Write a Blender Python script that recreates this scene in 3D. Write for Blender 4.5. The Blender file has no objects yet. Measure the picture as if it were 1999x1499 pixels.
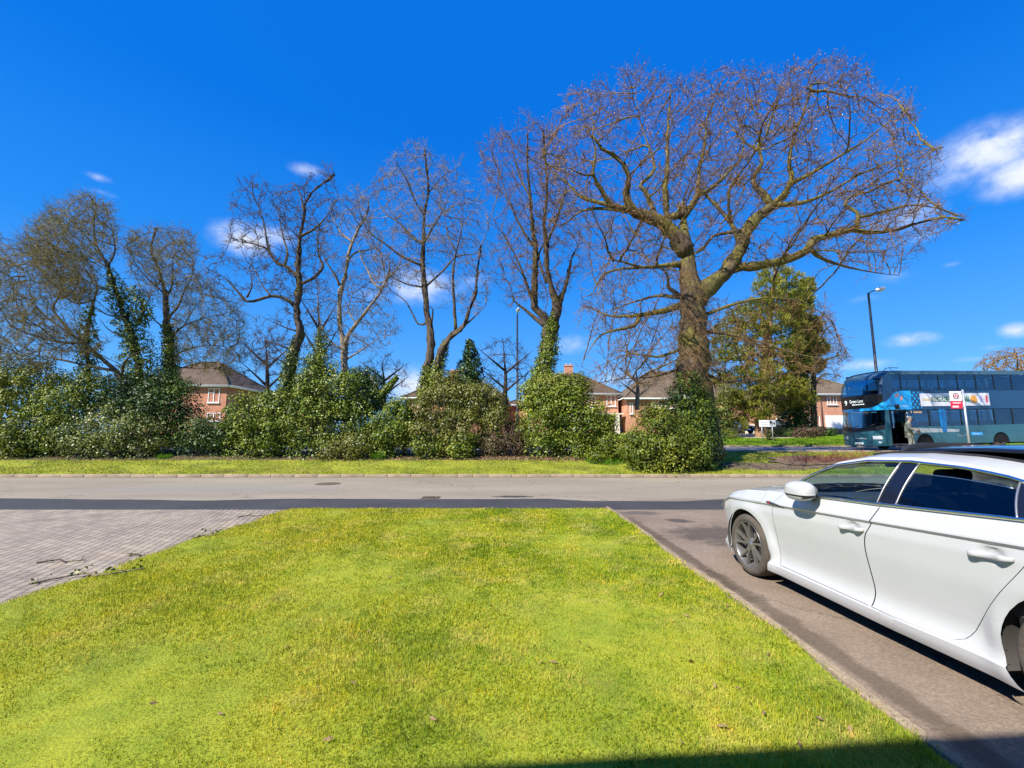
import bpy, bmesh, math, random
import numpy as np
from mathutils import Vector, Matrix
R = math.radians
rng = np.random.default_rng(7)
random.seed(7)
SC = bpy.context.scene
COL = SC.collection

# ------------------------------------------------------------------ camera
F_PX, PITCH, CAM_H = 850.0, R(7.0), 1.55        # focal length in photo pixels (photo 1999 wide)
cam_d = bpy.data.cameras.new('camera')
cam_d.sensor_width = 36.0
cam_d.lens = 36.0 * F_PX / 1999.0
cam_d.clip_start = 0.05
cam_d.clip_end = 3000
cam = bpy.data.objects.new('camera', cam_d)
COL.objects.link(cam)
cam.location = (0, 0, CAM_H)
cam.rotation_euler = (R(90) + PITCH, 0, 0)
SC.camera = cam

# ------------------------------------------------------------------ sky, sun, exposure
SUN_EL = R(44)
SUN_DIR = Vector((-0.76 * math.cos(SUN_EL), -0.65 * math.cos(SUN_EL), math.sin(SUN_EL)))   # towards the sun
SC.view_settings.view_transform = 'Standard'
SC.view_settings.look = 'None'
SC.view_settings.exposure = 0.90
SC.view_settings.gamma = 1.0
sun_d = bpy.data.lights.new('sun', 'SUN')
sun_d.energy = 5.0
sun_d.angle = R(0.53)
sun_d.color = (1.0, 0.945, 0.86)
sun = bpy.data.objects.new('sun', sun_d)
COL.objects.link(sun)
sun.rotation_euler = (-SUN_DIR).to_track_quat('-Z', 'Y').to_euler()

def ray(px, py):
    cx = (px - 999.5) / F_PX
    cy = (749.5 - py) / F_PX
    return np.array([cx, math.cos(PITCH) - cy * math.sin(PITCH), cy * math.cos(PITCH) + math.sin(PITCH)])

def at(px, py, Y):
    r = ray(px, py)
    return r * (Y / r[1]) + np.array([0, 0, CAM_H])

world = bpy.data.worlds.new('World')
SC.world = world
world.use_nodes = True
nt = world.node_tree
nt.nodes.clear()
def N(tree, typ, **kw):
    n = tree.nodes.new(typ)
    for k, v in kw.items():
        setattr(n, k, v)
    return n
def col4(c): return (c[0], c[1], c[2], 1.0)
def ramp(tree, fac, stops):
    r = N(tree, 'ShaderNodeValToRGB')
    e = r.color_ramp.elements
    while len(e) < len(stops): e.new(.5)
    for i, (p, c) in enumerate(stops):
        e[i].position = p; e[i].color = col4(c)
    tree.links.new(fac, r.inputs[0])
    return r.outputs[0]
out = N(nt, 'ShaderNodeOutputWorld')
bg = N(nt, 'ShaderNodeBackground')
bg.inputs['Strength'].default_value = 0.118
sky = N(nt, 'ShaderNodeTexSky', sky_type='NISHITA')
sky.sun_disc = False
sky.sun_elevation = SUN_EL
sky.sun_rotation = math.atan2(SUN_DIR.x, SUN_DIR.y)
sky.altitude = 100
sky.air_density = 1.0
sky.dust_density = 0.1
sky.ozone_density = 2.5
hs = N(nt, 'ShaderNodeHueSaturation')
hs.inputs['Hue'].default_value = 0.5
hs.inputs['Saturation'].default_value = 1.25
hs.inputs['Value'].default_value = 1.0
deep = N(nt, 'ShaderNodeMix', data_type='RGBA', blend_type='MULTIPLY')
deep.inputs['Factor'].default_value = 1.0
deep.inputs['B'].default_value = (.70, .77, 1.10, 1)
nt.links.new(sky.outputs[0], deep.inputs['A'])
nt.links.new(deep.outputs['Result'], hs.inputs['Color'])
# fair-weather clouds: (photo x, y, half width, half height, strength)
CLOUDS = [(1930, 292, 165, 62, 1.15), (1985, 340, 110, 52, 1.0), (1865, 345, 90, 36, .8), (1985, 265, 90, 40, 1.0), (1765, 425, 90, 34, .75), (1790, 462, 95, 20, .4),
          (478, 468, 66, 36, 1.15), (505, 455, 84, 26, .8), (603, 335, 42, 17, .75), (190, 346, 34, 11, .6), (193, 374, 44, 9, .6), (815, 560, 95, 38, .95),
          (700, 452, 60, 26, .45), (735, 575, 60, 22, .5), (925, 548, 50, 24, .5), (1777, 664, 62, 16, 1.15), (1983, 646, 44, 18, 1.15), (1855, 517, 30, 8, .45),
          (1690, 582, 55, 12, .4), (1130, 672, 60, 22, .7), (800, 752, 80, 40, 1.05), (1690, 712, 70, 14, .8), (1745, 540, 70, 22, .4),
          (1450, 690, 60, 20, .6), (1935, 678, 36, 8, .6), (1200, 740, 70, 30, .6), (660, 770, 50, 24, .6), (1040, 400, 45, 20, .3), (965, 690, 40, 18, .4), (1900, 700, 60, 10, .5)]
tc = N(nt, 'ShaderNodeTexCoord')
sep = N(nt, 'ShaderNodeSeparateXYZ')
nt.links.new(tc.outputs['Generated'], sep.inputs[0])
def M(tree, op, a, b=None, c=None, clamp=False):
    n = N(tree, 'ShaderNodeMath', operation=op)
    n.use_clamp = clamp
    for i, v in enumerate((a, b, c)):
        if v is None: continue
        if hasattr(v, 'links') or hasattr(v, 'is_linked'): tree.links.new(v, n.inputs[i])
        else: n.inputs[i].default_value = v
    return n.outputs[0]
az = M(nt, 'ARCTAN2', sep.outputs[0], sep.outputs[1])
el = M(nt, 'ARCSINE', sep.outputs[2])
cmb = N(nt, 'ShaderNodeCombineXYZ')
nt.links.new(az, cmb.inputs[0]); nt.links.new(el, cmb.inputs[1])
def noise(tree, vec, scale, detail=6, rough=.6, dist=0.0):
    n = N(tree, 'ShaderNodeTexNoise')
    n.inputs['Scale'].default_value = scale
    n.inputs['Detail'].default_value = detail
    n.inputs['Roughness'].default_value = rough
    n.inputs['Distortion'].default_value = dist
    if vec is not None: tree.links.new(vec, n.inputs['Vector'])
    return n
stretch = N(nt, 'ShaderNodeVectorMath', operation='MULTIPLY')
stretch.inputs[1].default_value = (1.0, 1.3, 1.0)
nt.links.new(cmb.outputs[0], stretch.inputs[0])
n1 = noise(nt, stretch.outputs[0], 13.0, 10, .62, .15)
n2 = noise(nt, stretch.outputs[0], 30.0, 7, .65, .3)
total = None
for (cxp, cyp, hw, hh, st) in CLOUDS:
    r0 = ray(cxp, cyp); r1 = ray(cxp + hw, cyp); r2 = ray(cxp, cyp - hh)
    def ae(r):
        r = r / np.linalg.norm(r)
        return math.atan2(r[0], r[1]), math.asin(r[2])
    a0, e0 = ae(r0)
    da = max(.01, abs(ae(r1)[0] - a0)); de = max(.006, abs(ae(r2)[1] - e0))
    u = M(nt, 'MULTIPLY', M(nt, 'SUBTRACT', az, a0), 1 / da)
    v = M(nt, 'MULTIPLY', M(nt, 'SUBTRACT', el, e0), 1 / de)
    d2 = M(nt, 'ADD', M(nt, 'MULTIPLY', u, u), M(nt, 'MULTIPLY', v, v))
    m = M(nt, 'MULTIPLY', M(nt, 'SUBTRACT', 1.38, M(nt, 'SQRT', d2)), st)
    m = M(nt, 'MAXIMUM', m, 0.0)
    total = m if total is None else M(nt, 'MAXIMUM', total, m)
nz = M(nt, 'ADD', M(nt, 'MULTIPLY', n1.outputs[0], 1.5), M(nt, 'MULTIPLY', n2.outputs[0], .5))
cl = M(nt, 'MULTIPLY', total, M(nt, 'SUBTRACT', nz, .42))
mr = N(nt, 'ShaderNodeMapRange', interpolation_type='SMOOTHSTEP')
mr.inputs['From Min'].default_value = .10
mr.inputs['From Max'].default_value = 1.05
nt.links.new(cl, mr.inputs['Value'])
mix = N(nt, 'ShaderNodeMix', data_type='RGBA')
mix.inputs['B'].default_value = (4.1, 4.4, 5.0, 1)
nt.links.new(mr.outputs[0], mix.inputs['Factor'])
grad = ramp(nt, M(nt, 'MULTIPLY', el, 1.2), [(0.0, (.95, 2.5, 4.5)), (.16, (.52, 2.05, 4.5)), (.42, (.11, 1.32, 4.25)), (.75, (.02, .86, 3.75))])
pale = N(nt, 'ShaderNodeMix', data_type='RGBA')
pale.inputs['Factor'].default_value = .8
nt.links.new(hs.outputs[0], pale.inputs['A']); nt.links.new(grad, pale.inputs['B'])
nt.links.new(pale.outputs['Result'], mix.inputs['A'])
nt.links.new(mix.outputs['Result'], bg.inputs['Color'])
nt.links.new(bg.outputs[0], out.inputs['Surface'])

# ------------------------------------------------------------------ helpers: materials
def new_mat(name):
    m = bpy.data.materials.new(name)
    m.use_nodes = True
    t = m.node_tree
    return m, t, t.nodes['Principled BSDF']
def mixc(tree, fac, a, b, mode='MIX'):
    m = N(tree, 'ShaderNodeMix', data_type='RGBA', blend_type=mode)
    for k, v in (('Factor', fac), ('A', a), ('B', b)):
        if hasattr(v, 'is_linked'): tree.links.new(v, m.inputs[k])
        elif k == 'Factor': m.inputs[k].default_value = v
        else: m.inputs[k].default_value = col4(v)
    return m.outputs['Result']
def pos(tree):
    return N(tree, 'ShaderNodeNewGeometry').outputs['Position']
def bump(tree, b, h, strength=.3, dist=.02):
    n = N(tree, 'ShaderNodeBump')
    n.inputs['Strength'].default_value = strength
    n.inputs['Distance'].default_value = dist
    tree.links.new(h, n.inputs['Height'])
    tree.links.new(n.outputs[0], b.inputs['Normal'])
def simple(name, c, rough=.5, metal=0.0, spec=.5, coat=0.0, var=.12, vscale=8.0):
    m, t, b = new_mat(name)
    n = noise(t, N(t, 'ShaderNodeTexCoord').outputs['Object'], vscale, 5, .6)
    lo = tuple(x * (1 - var) for x in c); hi = tuple(min(1, x * (1 + var)) for x in c)
    t.links.new(ramp(t, n.outputs[0], [(.3, lo), (.7, hi)]), b.inputs['Base Color'])
    b.inputs['Roughness'].default_value = rough
    b.inputs['Metallic'].default_value = metal
    b.inputs['Specular IOR Level'].default_value = spec
    b.inputs['Coat Weight'].default_value = coat
    b.inputs['Coat Roughness'].default_value = .04
    return m
def noisy(name, stops, scale, rough=.9, fine=None, fine_amt=.5, bump_s=.3, bump_d=.01, spec=.3):
    """colour from large world-space noise, multiplied by a fine noise"""
    m, t, b = new_mat(name)
    p = pos(t)
    n = noise(t, p, scale, 8, .62)
    c = ramp(t, n.outputs[0], stops)
    f = noise(t, p, fine or scale * 12, 4, .7)
    c = mixc(t, fine_amt, c, ramp(t, f.outputs[0], [(.25, (.35, .35, .35)), (.5, (1, 1, 1)), (.75, (1.6, 1.6, 1.6))]), 'MULTIPLY')
    t.links.new(c, b.inputs['Base Color'])
    b.inputs['Roughness'].default_value = rough
    b.inputs['Specular IOR Level'].default_value = spec
    bump(t, b, f.outputs[0], bump_s, bump_d)
    return m
def leafy(name, stops, rough=.45, trans=.25, spec=.5, patch=None, patch_scale=.6, mottle=None, stripe=False):
    """foliage: each leaf or blade takes its own colour, with a slow drift over the plant"""
    m, t, b = new_mat(name)
    g = N(t, 'ShaderNodeNewGeometry')
    n = noise(t, g.outputs['Position'], patch_scale, 4, .6)
    f = M(t, 'ADD', M(t, 'MULTIPLY', g.outputs['Random Per Island'], .62), M(t, 'MULTIPLY', M(t, 'SUBTRACT', n.outputs[0], .5), 1.3))
    f = M(t, 'ADD', f, .19, clamp=True)
    c = ramp(t, f, stops)
    if patch:
        n3 = noise(t, g.outputs['Position'], patch[0], 5, .65)
        k = N(t, 'ShaderNodeMapRange'); k.inputs['From Min'].default_value = patch[1]; k.inputs['From Max'].default_value = patch[2]
        t.links.new(n3.outputs[0], k.inputs['Value'])
        kk = M(t, 'MULTIPLY', k.outputs[0], M(t, 'ADD', M(t, 'MULTIPLY', g.outputs['Random Per Island'], .8), .3), clamp=True)
        c = mixc(t, kk, c, patch[3])
    if mottle:
        n4 = noise(t, g.outputs['Position'], mottle, 5, .7)
        c = mixc(t, .9, c, ramp(t, n4.outputs[0], [(.36, (.46, .60, .46)), (.47, (.96, 1.02, .95)), (.56, (1.15, 1.10, 1.0)), (.68, (1.45, 1.16, 1.0))]), 'MULTIPLY')
    if stripe:   # faint mowing stripes, and older mossier turf towards the left
        sp = N(t, 'ShaderNodeSeparateXYZ'); t.links.new(g.outputs['Position'], sp.inputs[0])
        w = M(t, 'SINE', M(t, 'ADD', M(t, 'MULTIPLY', sp.outputs[0], 5.2), M(t, 'MULTIPLY', sp.outputs[1], .5)))
        c = mixc(t, .8, c, ramp(t, M(t, 'MULTIPLY_ADD', w, .5, .5), [(.2, (.84, .90, .86)), (.8, (1.10, 1.06, 1.0))]), 'MULTIPLY')
        n5 = noise(t, g.outputs['Position'], .9, 4, .6)
        k = N(t, 'ShaderNodeMapRange'); k.inputs['From Min'].default_value = 1.0; k.inputs['From Max'].default_value = -4.0; k.inputs['To Max'].default_value = 1.0
        t.links.new(M(t, 'ADD', sp.outputs[0], M(t, 'MULTIPLY', M(t, 'SUBTRACT', .5, n5.outputs[0]), 7.0)), k.inputs['Value'])
        c = mixc(t, M(t, 'MULTIPLY', k.outputs[0], .42), c, mixc(t, g.outputs['Random Per Island'], (.44, .42, .02), (.74, .60, .06)))
    t.links.new(c, b.inputs['Base Color'])
    b.inputs['Roughness'].default_value = rough
    b.inputs['Specular IOR Level'].default_value = spec
    if trans > 0:
        tr = N(t, 'ShaderNodeBsdfTranslucent'); t.links.new(c, tr.inputs['Color'])
        mx = N(t, 'ShaderNodeMixShader'); mx.inputs[0].default_value = trans
        t.links.new(b.outputs[0], mx.inputs[1]); t.links.new(tr.outputs[0], mx.inputs[2])
        t.links.new(mx.outputs[0], t.nodes['Material Output'].inputs['Surface'])
    return m
def glass(name, tint, refl=1.0, rough=.0, base=(.01, .012, .015)):
    """sheet of tinted glass: see-through with the tint, mirror-like at grazing angles"""
    m, t, b = new_mat(name)
    t.nodes.remove(b)
    tr = N(t, 'ShaderNodeBsdfTransparent'); tr.inputs['Color'].default_value = col4(tint)
    gl = N(t, 'ShaderNodeBsdfGlossy'); gl.inputs['Roughness'].default_value = rough
    gl.inputs['Color'].default_value = (.95, .97, 1, 1)
    fr = N(t, 'ShaderNodeFresnel'); fr.inputs['IOR'].default_value = 1.52
    mx = N(t, 'ShaderNodeMixShader')
    t.links.new(M(t, 'MULTIPLY', fr.outputs[0], refl, clamp=True), mx.inputs[0])
    t.links.new(tr.outputs[0], mx.inputs[1]); t.links.new(gl.outputs[0], mx.inputs[2])
    t.links.new(mx.outputs[0], t.nodes['Material Output'].inputs['Surface'])
    return m

# ------------------------------------------------------------------ helpers: objects
def raw_mesh(name, V, polys, k=None, smooth=False):
    """V: (n,3) array; polys: (m,k) int array of equal-size faces, or a list of lists"""
    me = bpy.data.meshes.new(name)
    if k is not None:
        V = np.ascontiguousarray(V, dtype=np.float32); Fa = np.ascontiguousarray(polys, dtype=np.int32)
        me.vertices.add(len(V)); me.vertices.foreach_set('co', V.ravel())
        me.loops.add(Fa.size); me.loops.foreach_set('vertex_index', Fa.ravel())
        me.polygons.add(len(Fa))
        me.polygons.foreach_set('loop_start', np.arange(0, Fa.size, k, dtype=np.int32))
        me.polygons.foreach_set('loop_total', np.full(len(Fa), k, dtype=np.int32))
        if smooth: me.polygons.foreach_set('use_smooth', np.ones(len(Fa), dtype=bool))
        me.update(calc_edges=True)
    else:
        me.from_pydata([tuple(map(float, v)) for v in V], [], [tuple(map(int, f)) for f in polys])
        if smooth: me.polygons.foreach_set('use_smooth', np.ones(len(me.polygons), dtype=bool))
        me.update()
    return me
def link(name, me, mat, parent=None, local=False):
    """link a mesh (world coordinates unless local) under its thing"""
    if mat is not None: me.materials.append(mat)
    o = bpy.data.objects.new(name, me)
    COL.objects.link(o)
    if parent is not None:
        if not local:
            off = Vector((0, 0, 0)); p = parent
            while p is not None: off = off + p.location; p = p.parent
            me.transform(Matrix.Translation(-off))
        o.parent = parent
    return o
def tag(o, label=None, cat=None, group=None, kind=None):
    if label: o['label'] = label
    if cat: o['category'] = cat
    if group: o['group'] = group
    if kind: o['kind'] = kind
    return o
def thing(name, label, cat, loc=(0, 0, 0), rotz=0.0, group=None):
    o = bpy.data.objects.new(name, None)
    o.empty_display_size = .2
    COL.objects.link(o)
    o.location = [float(v) for v in loc]
    o.rotation_euler = (0, 0, rotz)
    return tag(o, label, cat, group)
class MB:
    """collects shapes into one mesh"""
    def __init__(s): s.v = []; s.f = []; s.sm = []
    def add(s, V, Fa, smooth=False):
        b = len(s.v); s.v.extend([tuple(map(float, q)) for q in V])
        s.f.extend([tuple(b + int(i) for i in f) for f in Fa]); s.sm.extend([smooth] * len(Fa))
        return s
    def box(s, c, size, rz=0.0, bev=0.0, rot=None):
        bm = bmesh.new()
        bmesh.ops.create_cube(bm, size=1.0)
        bmesh.ops.scale(bm, vec=size, verts=bm.verts)
        if bev > 0: bmesh.ops.bevel(bm, geom=bm.edges[:], offset=min(bev, min(size) * .45), segments=2, affect='EDGES', profile=.5)
        mt = Matrix.Translation(c) @ ((rot.to_4x4()) if rot is not None else Matrix.Rotation(rz, 4, 'Z'))
        bm.transform(mt)
        bm.verts.index_update()
        s.add([v.co for v in bm.verts], [[v.index for v in f.verts] for f in bm.faces], bev > .012)
        bm.free(); return s
    def tube(s, pts, rad, n=10, cap=True, smooth=True):
        V, Fa = sweep(np.array(pts, float), np.array(rad, float) if hasattr(rad, '__len__') else np.full(len(pts), rad), n, cap)
        return s.add(V, Fa, smooth)
    def lathe(s, prof, c=(0, 0, 0), axis='Z', n=32, smooth=True):
        V = []; Fa = []
        m = len(prof)
        for i in range(n):
            a = 2 * math.pi * i / n
            for (r, h) in prof:
                p = (r * math.cos(a), r * math.sin(a), h)
                if axis == 'X': p = (h, r * math.cos(a), r * math.sin(a))
                if axis == 'Y': p = (r * math.cos(a), h, r * math.sin(a))
                V.append((p[0] + c[0], p[1] + c[1], p[2] + c[2]))
        for i in range(n):
            for j in range(m - 1):
                Fa.append((i * m + j, ((i + 1) % n) * m + j, ((i + 1) % n) * m + j + 1, i * m + j + 1))
        return s.add(V, Fa, smooth)
    def prism(s, poly, d, fn=None):
        """polygon (list of 3-D points) extruded along vector d"""
        m = len(poly)
        V = [tuple(p) for p in poly] + [(p[0] + d[0], p[1] + d[1], p[2] + d[2]) for p in poly]
        Fa = [tuple(range(m)), tuple(range(2 * m - 1, m - 1, -1))] + [(i, i + m, (i + 1) % m + m, (i + 1) % m) for i in range(m)]
        return s.add(V, Fa)
    def build(s, name, mat, parent=None, local=False, fix=True):
        me = raw_mesh(name, s.v, s.f)
        if s.sm: me.polygons.foreach_set('use_smooth', np.array(s.sm, dtype=bool))
        if fix:
            bm = bmesh.new(); bm.from_mesh(me); bmesh.ops.recalc_face_normals(bm, faces=bm.faces); bm.to_mesh(me); bm.free()
        return link(name, me, mat, parent, local)
def sweep(P, r, n=8, cap=True):
    P = np.asarray(P, float); m = len(P)
    T = np.gradient(P, axis=0); T /= np.linalg.norm(T, axis=1)[:, None] + 1e-9
    u = np.cross(T[0], [0.31, .17, .93] if abs(T[0][2]) < .9 else [1, 0, 0]); u /= np.linalg.norm(u)
    ang = np.arange(n) * 2 * math.pi / n
    V = np.zeros((m, n, 3))
    for i in range(m):
        u = u - T[i] * np.dot(u, T[i]); u /= np.linalg.norm(u) + 1e-9
        w = np.cross(T[i], u)
        V[i] = P[i] + r[i] * (np.cos(ang)[:, None] * u + np.sin(ang)[:, None] * w)
    Fa = [(i * n + j, i * n + (j + 1) % n, (i + 1) * n + (j + 1) % n, (i + 1) * n + j) for i in range(m - 1) for j in range(n)]
    if cap: Fa += [tuple(range(n - 1, -1, -1)), tuple(range((m - 1) * n, m * n))]
    return V.reshape(-1, 3), Fa
def crom(P, step):
    """Catmull-Rom resample of rows of P (any columns) by about step of xyz length"""
    P = np.asarray(P, float)
    if len(P) < 3:
        k = max(2, int(np.linalg.norm(P[1, :3] - P[0, :3]) / step) + 1)
        return P[0] + (P[1] - P[0]) * np.linspace(0, 1, k)[:, None]
    E = np.vstack([2 * P[0] - P[1], P, 2 * P[-1] - P[-2]])
    o = []
    for i in range(1, len(E) - 2):
        p0, p1, p2, p3 = E[i - 1], E[i], E[i + 1], E[i + 2]
        k = max(1, int(np.linalg.norm(p2[:3] - p1[:3]) / step))
        for t in np.arange(k) / k:
            o.append(.5 * (2 * p1 + (p2 - p0) * t + (2 * p0 - 5 * p1 + 4 * p2 - p3) * t * t + (3 * p1 - p0 - 3 * p2 + p3) * t ** 3))
    o.append(P[-1])
    return np.array(o)
def interp(x, xs, ys): return np.interp(x, xs, ys)
DG = None
def text_mesh(body, width=None, height=None, extrude=.003, align='CENTER'):
    cu = bpy.data.curves.new('lettering', 'FONT')
    cu.body = body; cu.size = 1.0; cu.extrude = 0.0; cu.align_x = align; cu.resolution_u = 3
    o = bpy.data.objects.new('lettering', cu); COL.objects.link(o)
    bpy.context.view_layer.update()
    me = bpy.data.meshes.new_from_object(o.evaluated_get(bpy.context.evaluated_depsgraph_get()))
    bpy.data.objects.remove(o); bpy.data.curves.remove(cu)
    co = np.array([v.co for v in me.vertices])
    mn, mx = co.min(0), co.max(0); s = mx - mn
    c = (mn + mx) / 2
    sx = width / s[0] if width else height / s[1]
    sy = height / s[1] if height else sx
    me.transform(Matrix.Translation((-c[0], -c[1], 0)))
    me.transform(Matrix.Diagonal((sx, sy, 1, 1)))
    return me
def lettering(name, body, mat, parent, origin, xdir, up, width=None, height=None, local=True):
    """flat letters standing at origin, reading along xdir"""
    me = text_mesh(body, width, height)
    x = Vector(xdir).normalized(); z = Vector(up).normalized(); n = x.cross(z)
    mt = Matrix((( x.x, z.x, n.x, origin[0]), (x.y, z.y, n.y, origin[1]), (x.z, z.z, n.z, origin[2]), (0, 0, 0, 1)))
    me.transform(mt)
    return link(name, me, mat, parent, local)

# ------------------------------------------------------------------ terrain height (rises gently beyond the near road)
GY = [-400, 17.35, 17.6, 18.6, 20.4, 22.0, 22.4, 29.2, 29.6, 33, 45, 55, 80, 2500]
GZ = [0, 0, .10, .26, .62, .80, .82, .92, 1.02, 1.2, 1.86, 2.1, 2.3, 2.6]
def gz(y): return float(np.interp(y, GY, GZ))
# ------------------------------------------------------------------ ground, roads, paving
def sheet(name, x0, x1, y0, y1, dz, mat, nx=2, ny=0, left=None, right=None, amp=0.0, kind='structure', flat=None):
    ys = sorted(set([y0, y1] + [y for y in GY if y0 < y < y1] + (list(np.linspace(y0, y1, ny)) if ny else [])))
    V = []
    for y in ys:
        a = left(y) if left else x0; b = right(y) if right else x1
        for i in range(nx):
            x = a + (b - a) * i / (nx - 1)
            V.append((x, y, (gz(y) if flat is None else flat) + dz + (amp * math.sin(x * 1.7 + y * .9) * math.sin(y * 1.3 - x * .6) if amp else 0)))
    Fa = [(j * nx + i, j * nx + i + 1, (j + 1) * nx + i + 1, (j + 1) * nx + i) for j in range(len(ys) - 1) for i in range(nx - 1)]
    o = link(name, raw_mesh(name, np.array(V), Fa, smooth=amp > 0), mat)
    return tag(o, kind=kind)
def inv_wobble(x, k, s): return s * (math.sin(x * k) + .6 * math.sin(x * k * 2.3 + 1.1) + .35 * math.sin(x * k * 5.1 + 2.0))

m_ground = noisy('verge_turf', [(.30, (.10, .095, .018)), (.45, (.19, .22, .018)), (.60, (.27, .28, .024)), (.75, (.29, .235, .08))], .9, .95, 28, .55, .5, .03)
m_lawn = noisy('lawn_turf', [(.28, (.11, .15, .012)), (.45, (.22, .27, .018)), (.6, (.31, .32, .022)), (.74, (.36, .32, .08))], 1.3, .95, 60, .6, .6, .02)
m_road = None
def asphalt(name, stops, grain=140, patch=.5, streak=None, stain=None):
    m, t, b = new_mat(name)
    p = pos(t)
    if streak:
        vm = N(t, 'ShaderNodeVectorMath', operation='MULTIPLY'); vm.inputs[1].default_value = streak
        t.links.new(p, vm.inputs[0]); q = vm.outputs[0]
    else: q = p
    n = noise(t, q, patch, 6, .6)
    c = ramp(t, n.outputs[0], stops)
    g = noise(t, p, grain * .5, 5, .85)
    c = mixc(t, .9, c, ramp(t, g.outputs[0], [(.30, (.35, .34, .33)), (.46, (.9, .9, .9)), (.54, (1.08, 1.07, 1.06)), (.70, (1.9, 1.85, 1.78))]), 'MULTIPLY')
    vc = N(t, 'ShaderNodeTexVoronoi', feature='DISTANCE_TO_EDGE'); vc.inputs['Scale'].default_value = .32
    wob = noise(t, p, 2.2, 6, .7); vm2 = N(t, 'ShaderNodeVectorMath', operation='ADD'); t.links.new(p, vm2.inputs[0])
    sc2 = N(t, 'ShaderNodeVectorMath', operation='SCALE'); sc2.inputs['Scale'].default_value = .9; t.links.new(wob.outputs['Color'], sc2.inputs[0]); t.links.new(sc2.outputs[0], vm2.inputs[1]); t.links.new(vm2.outputs[0], vc.inputs['Vector'])
    wn = noise(t, p, .25, 3, .5)
    crk = M(t, 'MULTIPLY', M(t, 'LESS_THAN', vc.outputs['Distance'], .0045), M(t, 'GREATER_THAN', wn.outputs[0], .50))
    c = mixc(t, M(t, 'MULTIPLY', crk, .55), c, (.05, .042, .034))
    v = N(t, 'ShaderNodeTexVoronoi'); v.inputs['Scale'].default_value = 90; t.links.new(p, v.inputs['Vector'])
    c = mixc(t, .25, c, ramp(t, v.outputs['Distance'], [(0, (1.3, 1.28, 1.25)), (.5, (.8, .8, .8))]), 'MULTIPLY')
    for (sx, sy, rx, ry, col, w) in (stain or []):
        sp = N(t, 'ShaderNodeSeparateXYZ'); t.links.new(p, sp.inputs[0])
        u = M(t, 'MULTIPLY', M(t, 'SUBTRACT', sp.outputs[0], sx), 1 / rx); w2 = M(t, 'MULTIPLY', M(t, 'SUBTRACT', sp.outputs[1], sy), 1 / ry)
        d = M(t, 'SQRT', M(t, 'ADD', M(t, 'MULTIPLY', u, u), M(t, 'MULTIPLY', w2, w2)))
        nn = noise(t, p, 3.0, 5, .7)
        d = M(t, 'ADD', d, M(t, 'MULTIPLY', M(t, 'SUBTRACT', nn.outputs[0], .5), 1.6))
        k = N(t, 'ShaderNodeMapRange', interpolation_type='SMOOTHSTEP'); k.inputs['From Min'].default_value = 1.0; k.inputs['From Max'].default_value = .45
        t.links.new(d, k.inputs['Value'])
        c = mixc(t, M(t, 'MULTIPLY', k.outputs[0], w), c, col)
    t.links.new(c, b.inputs['Base Color'])
    b.inputs['Roughness'].default_value = .88
    b.inputs['Specular IOR Level'].default_value = .25
    bump(t, b, g.outputs[0], .35, .004)
    return m
wet = at(1001, 968, 11.5)
m_road = asphalt('road_asphalt', [(.3, (.205, .175, .130)), (.5, (.255, .22, .165)), (.7, (.305, .262, .198))], 110, .35, (.35, 1, 1),
                 [(.05, 11.72, .62, .26, (.035, .033, .03), .95), (4.2, 10.9, 1.6, .5, (.17, .13, .10), .6), (-9, 13.5, 5, 1.2, (.22, .205, .185), .6), (0, 17.22, 60, .16, (.12, .09, .06), .75)])
m_strip = asphalt('fresh_tarmac', [(.3, (.040, .040, .043)), (.6, (.052, .052, .056)), (.8, (.065, .064, .066))], 130, .8)
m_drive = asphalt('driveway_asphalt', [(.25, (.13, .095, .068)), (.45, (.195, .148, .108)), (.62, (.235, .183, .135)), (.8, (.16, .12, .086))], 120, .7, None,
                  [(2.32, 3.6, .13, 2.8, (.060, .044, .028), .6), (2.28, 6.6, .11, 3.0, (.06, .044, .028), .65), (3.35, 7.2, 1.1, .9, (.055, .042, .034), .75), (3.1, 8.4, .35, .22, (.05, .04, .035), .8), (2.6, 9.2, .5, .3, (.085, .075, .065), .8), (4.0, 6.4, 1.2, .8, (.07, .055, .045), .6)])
m_main = asphalt('main_road_asphalt', [(.3, (.16, .16, .165)), (.6, (.21, .21, .215))], 60, .3)

def paving_mat():
    m, t, b = new_mat('block_paving')
    p = pos(t)
    mp = N(t, 'ShaderNodeMapping'); mp.inputs['Rotation'].default_value = (0, 0, R(-110)); t.links.new(p, mp.inputs['Vector'])
    nd = noise(t, p, 5, 3, .5)
    bt = N(t, 'ShaderNodeTexBrick')
    bt.inputs['Scale'].default_value = 1.0
    bt.inputs['Brick Width'].default_value = .21; bt.inputs['Row Height'].default_value = .105
    bt.inputs['Mortar Size'].default_value = .007; bt.inputs['Mortar Smooth'].default_value = .3; bt.inputs['Bias'].default_value = 0
    bt.inputs['Color1'].default_value = (.225, .185, .138, 1); bt.inputs['Color2'].default_value = (.305, .255, .192, 1); bt.inputs['Mortar'].default_value = (.075, .055, .04, 1)
    t.links.new(mp.outputs[0], bt.inputs['Vector'])
    n = noise(t, p, 1.2, 6, .6)
    c = mixc(t, .8, bt.outputs['Color'], ramp(t, n.outputs[0], [(.3, (.70, .68, .68)), (.5, (1, 1, 1)), (.7, (1.28, 1.22, 1.14))]), 'MULTIPLY')
    g = noise(t, p, 45, 3, .7)
    c = mixc(t, .5, c, ramp(t, g.outputs[0], [(.3, (.6, .6, .6)), (.7, (1.4, 1.4, 1.4))]), 'MULTIPLY')
    t.links.new(c, b.inputs['Base Color']); b.inputs['Roughness'].default_value = .85
    bump(t, b, M(t, 'MULTIPLY', bt.outputs['Fac'], -1.0), .5, .008)
    return m
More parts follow.
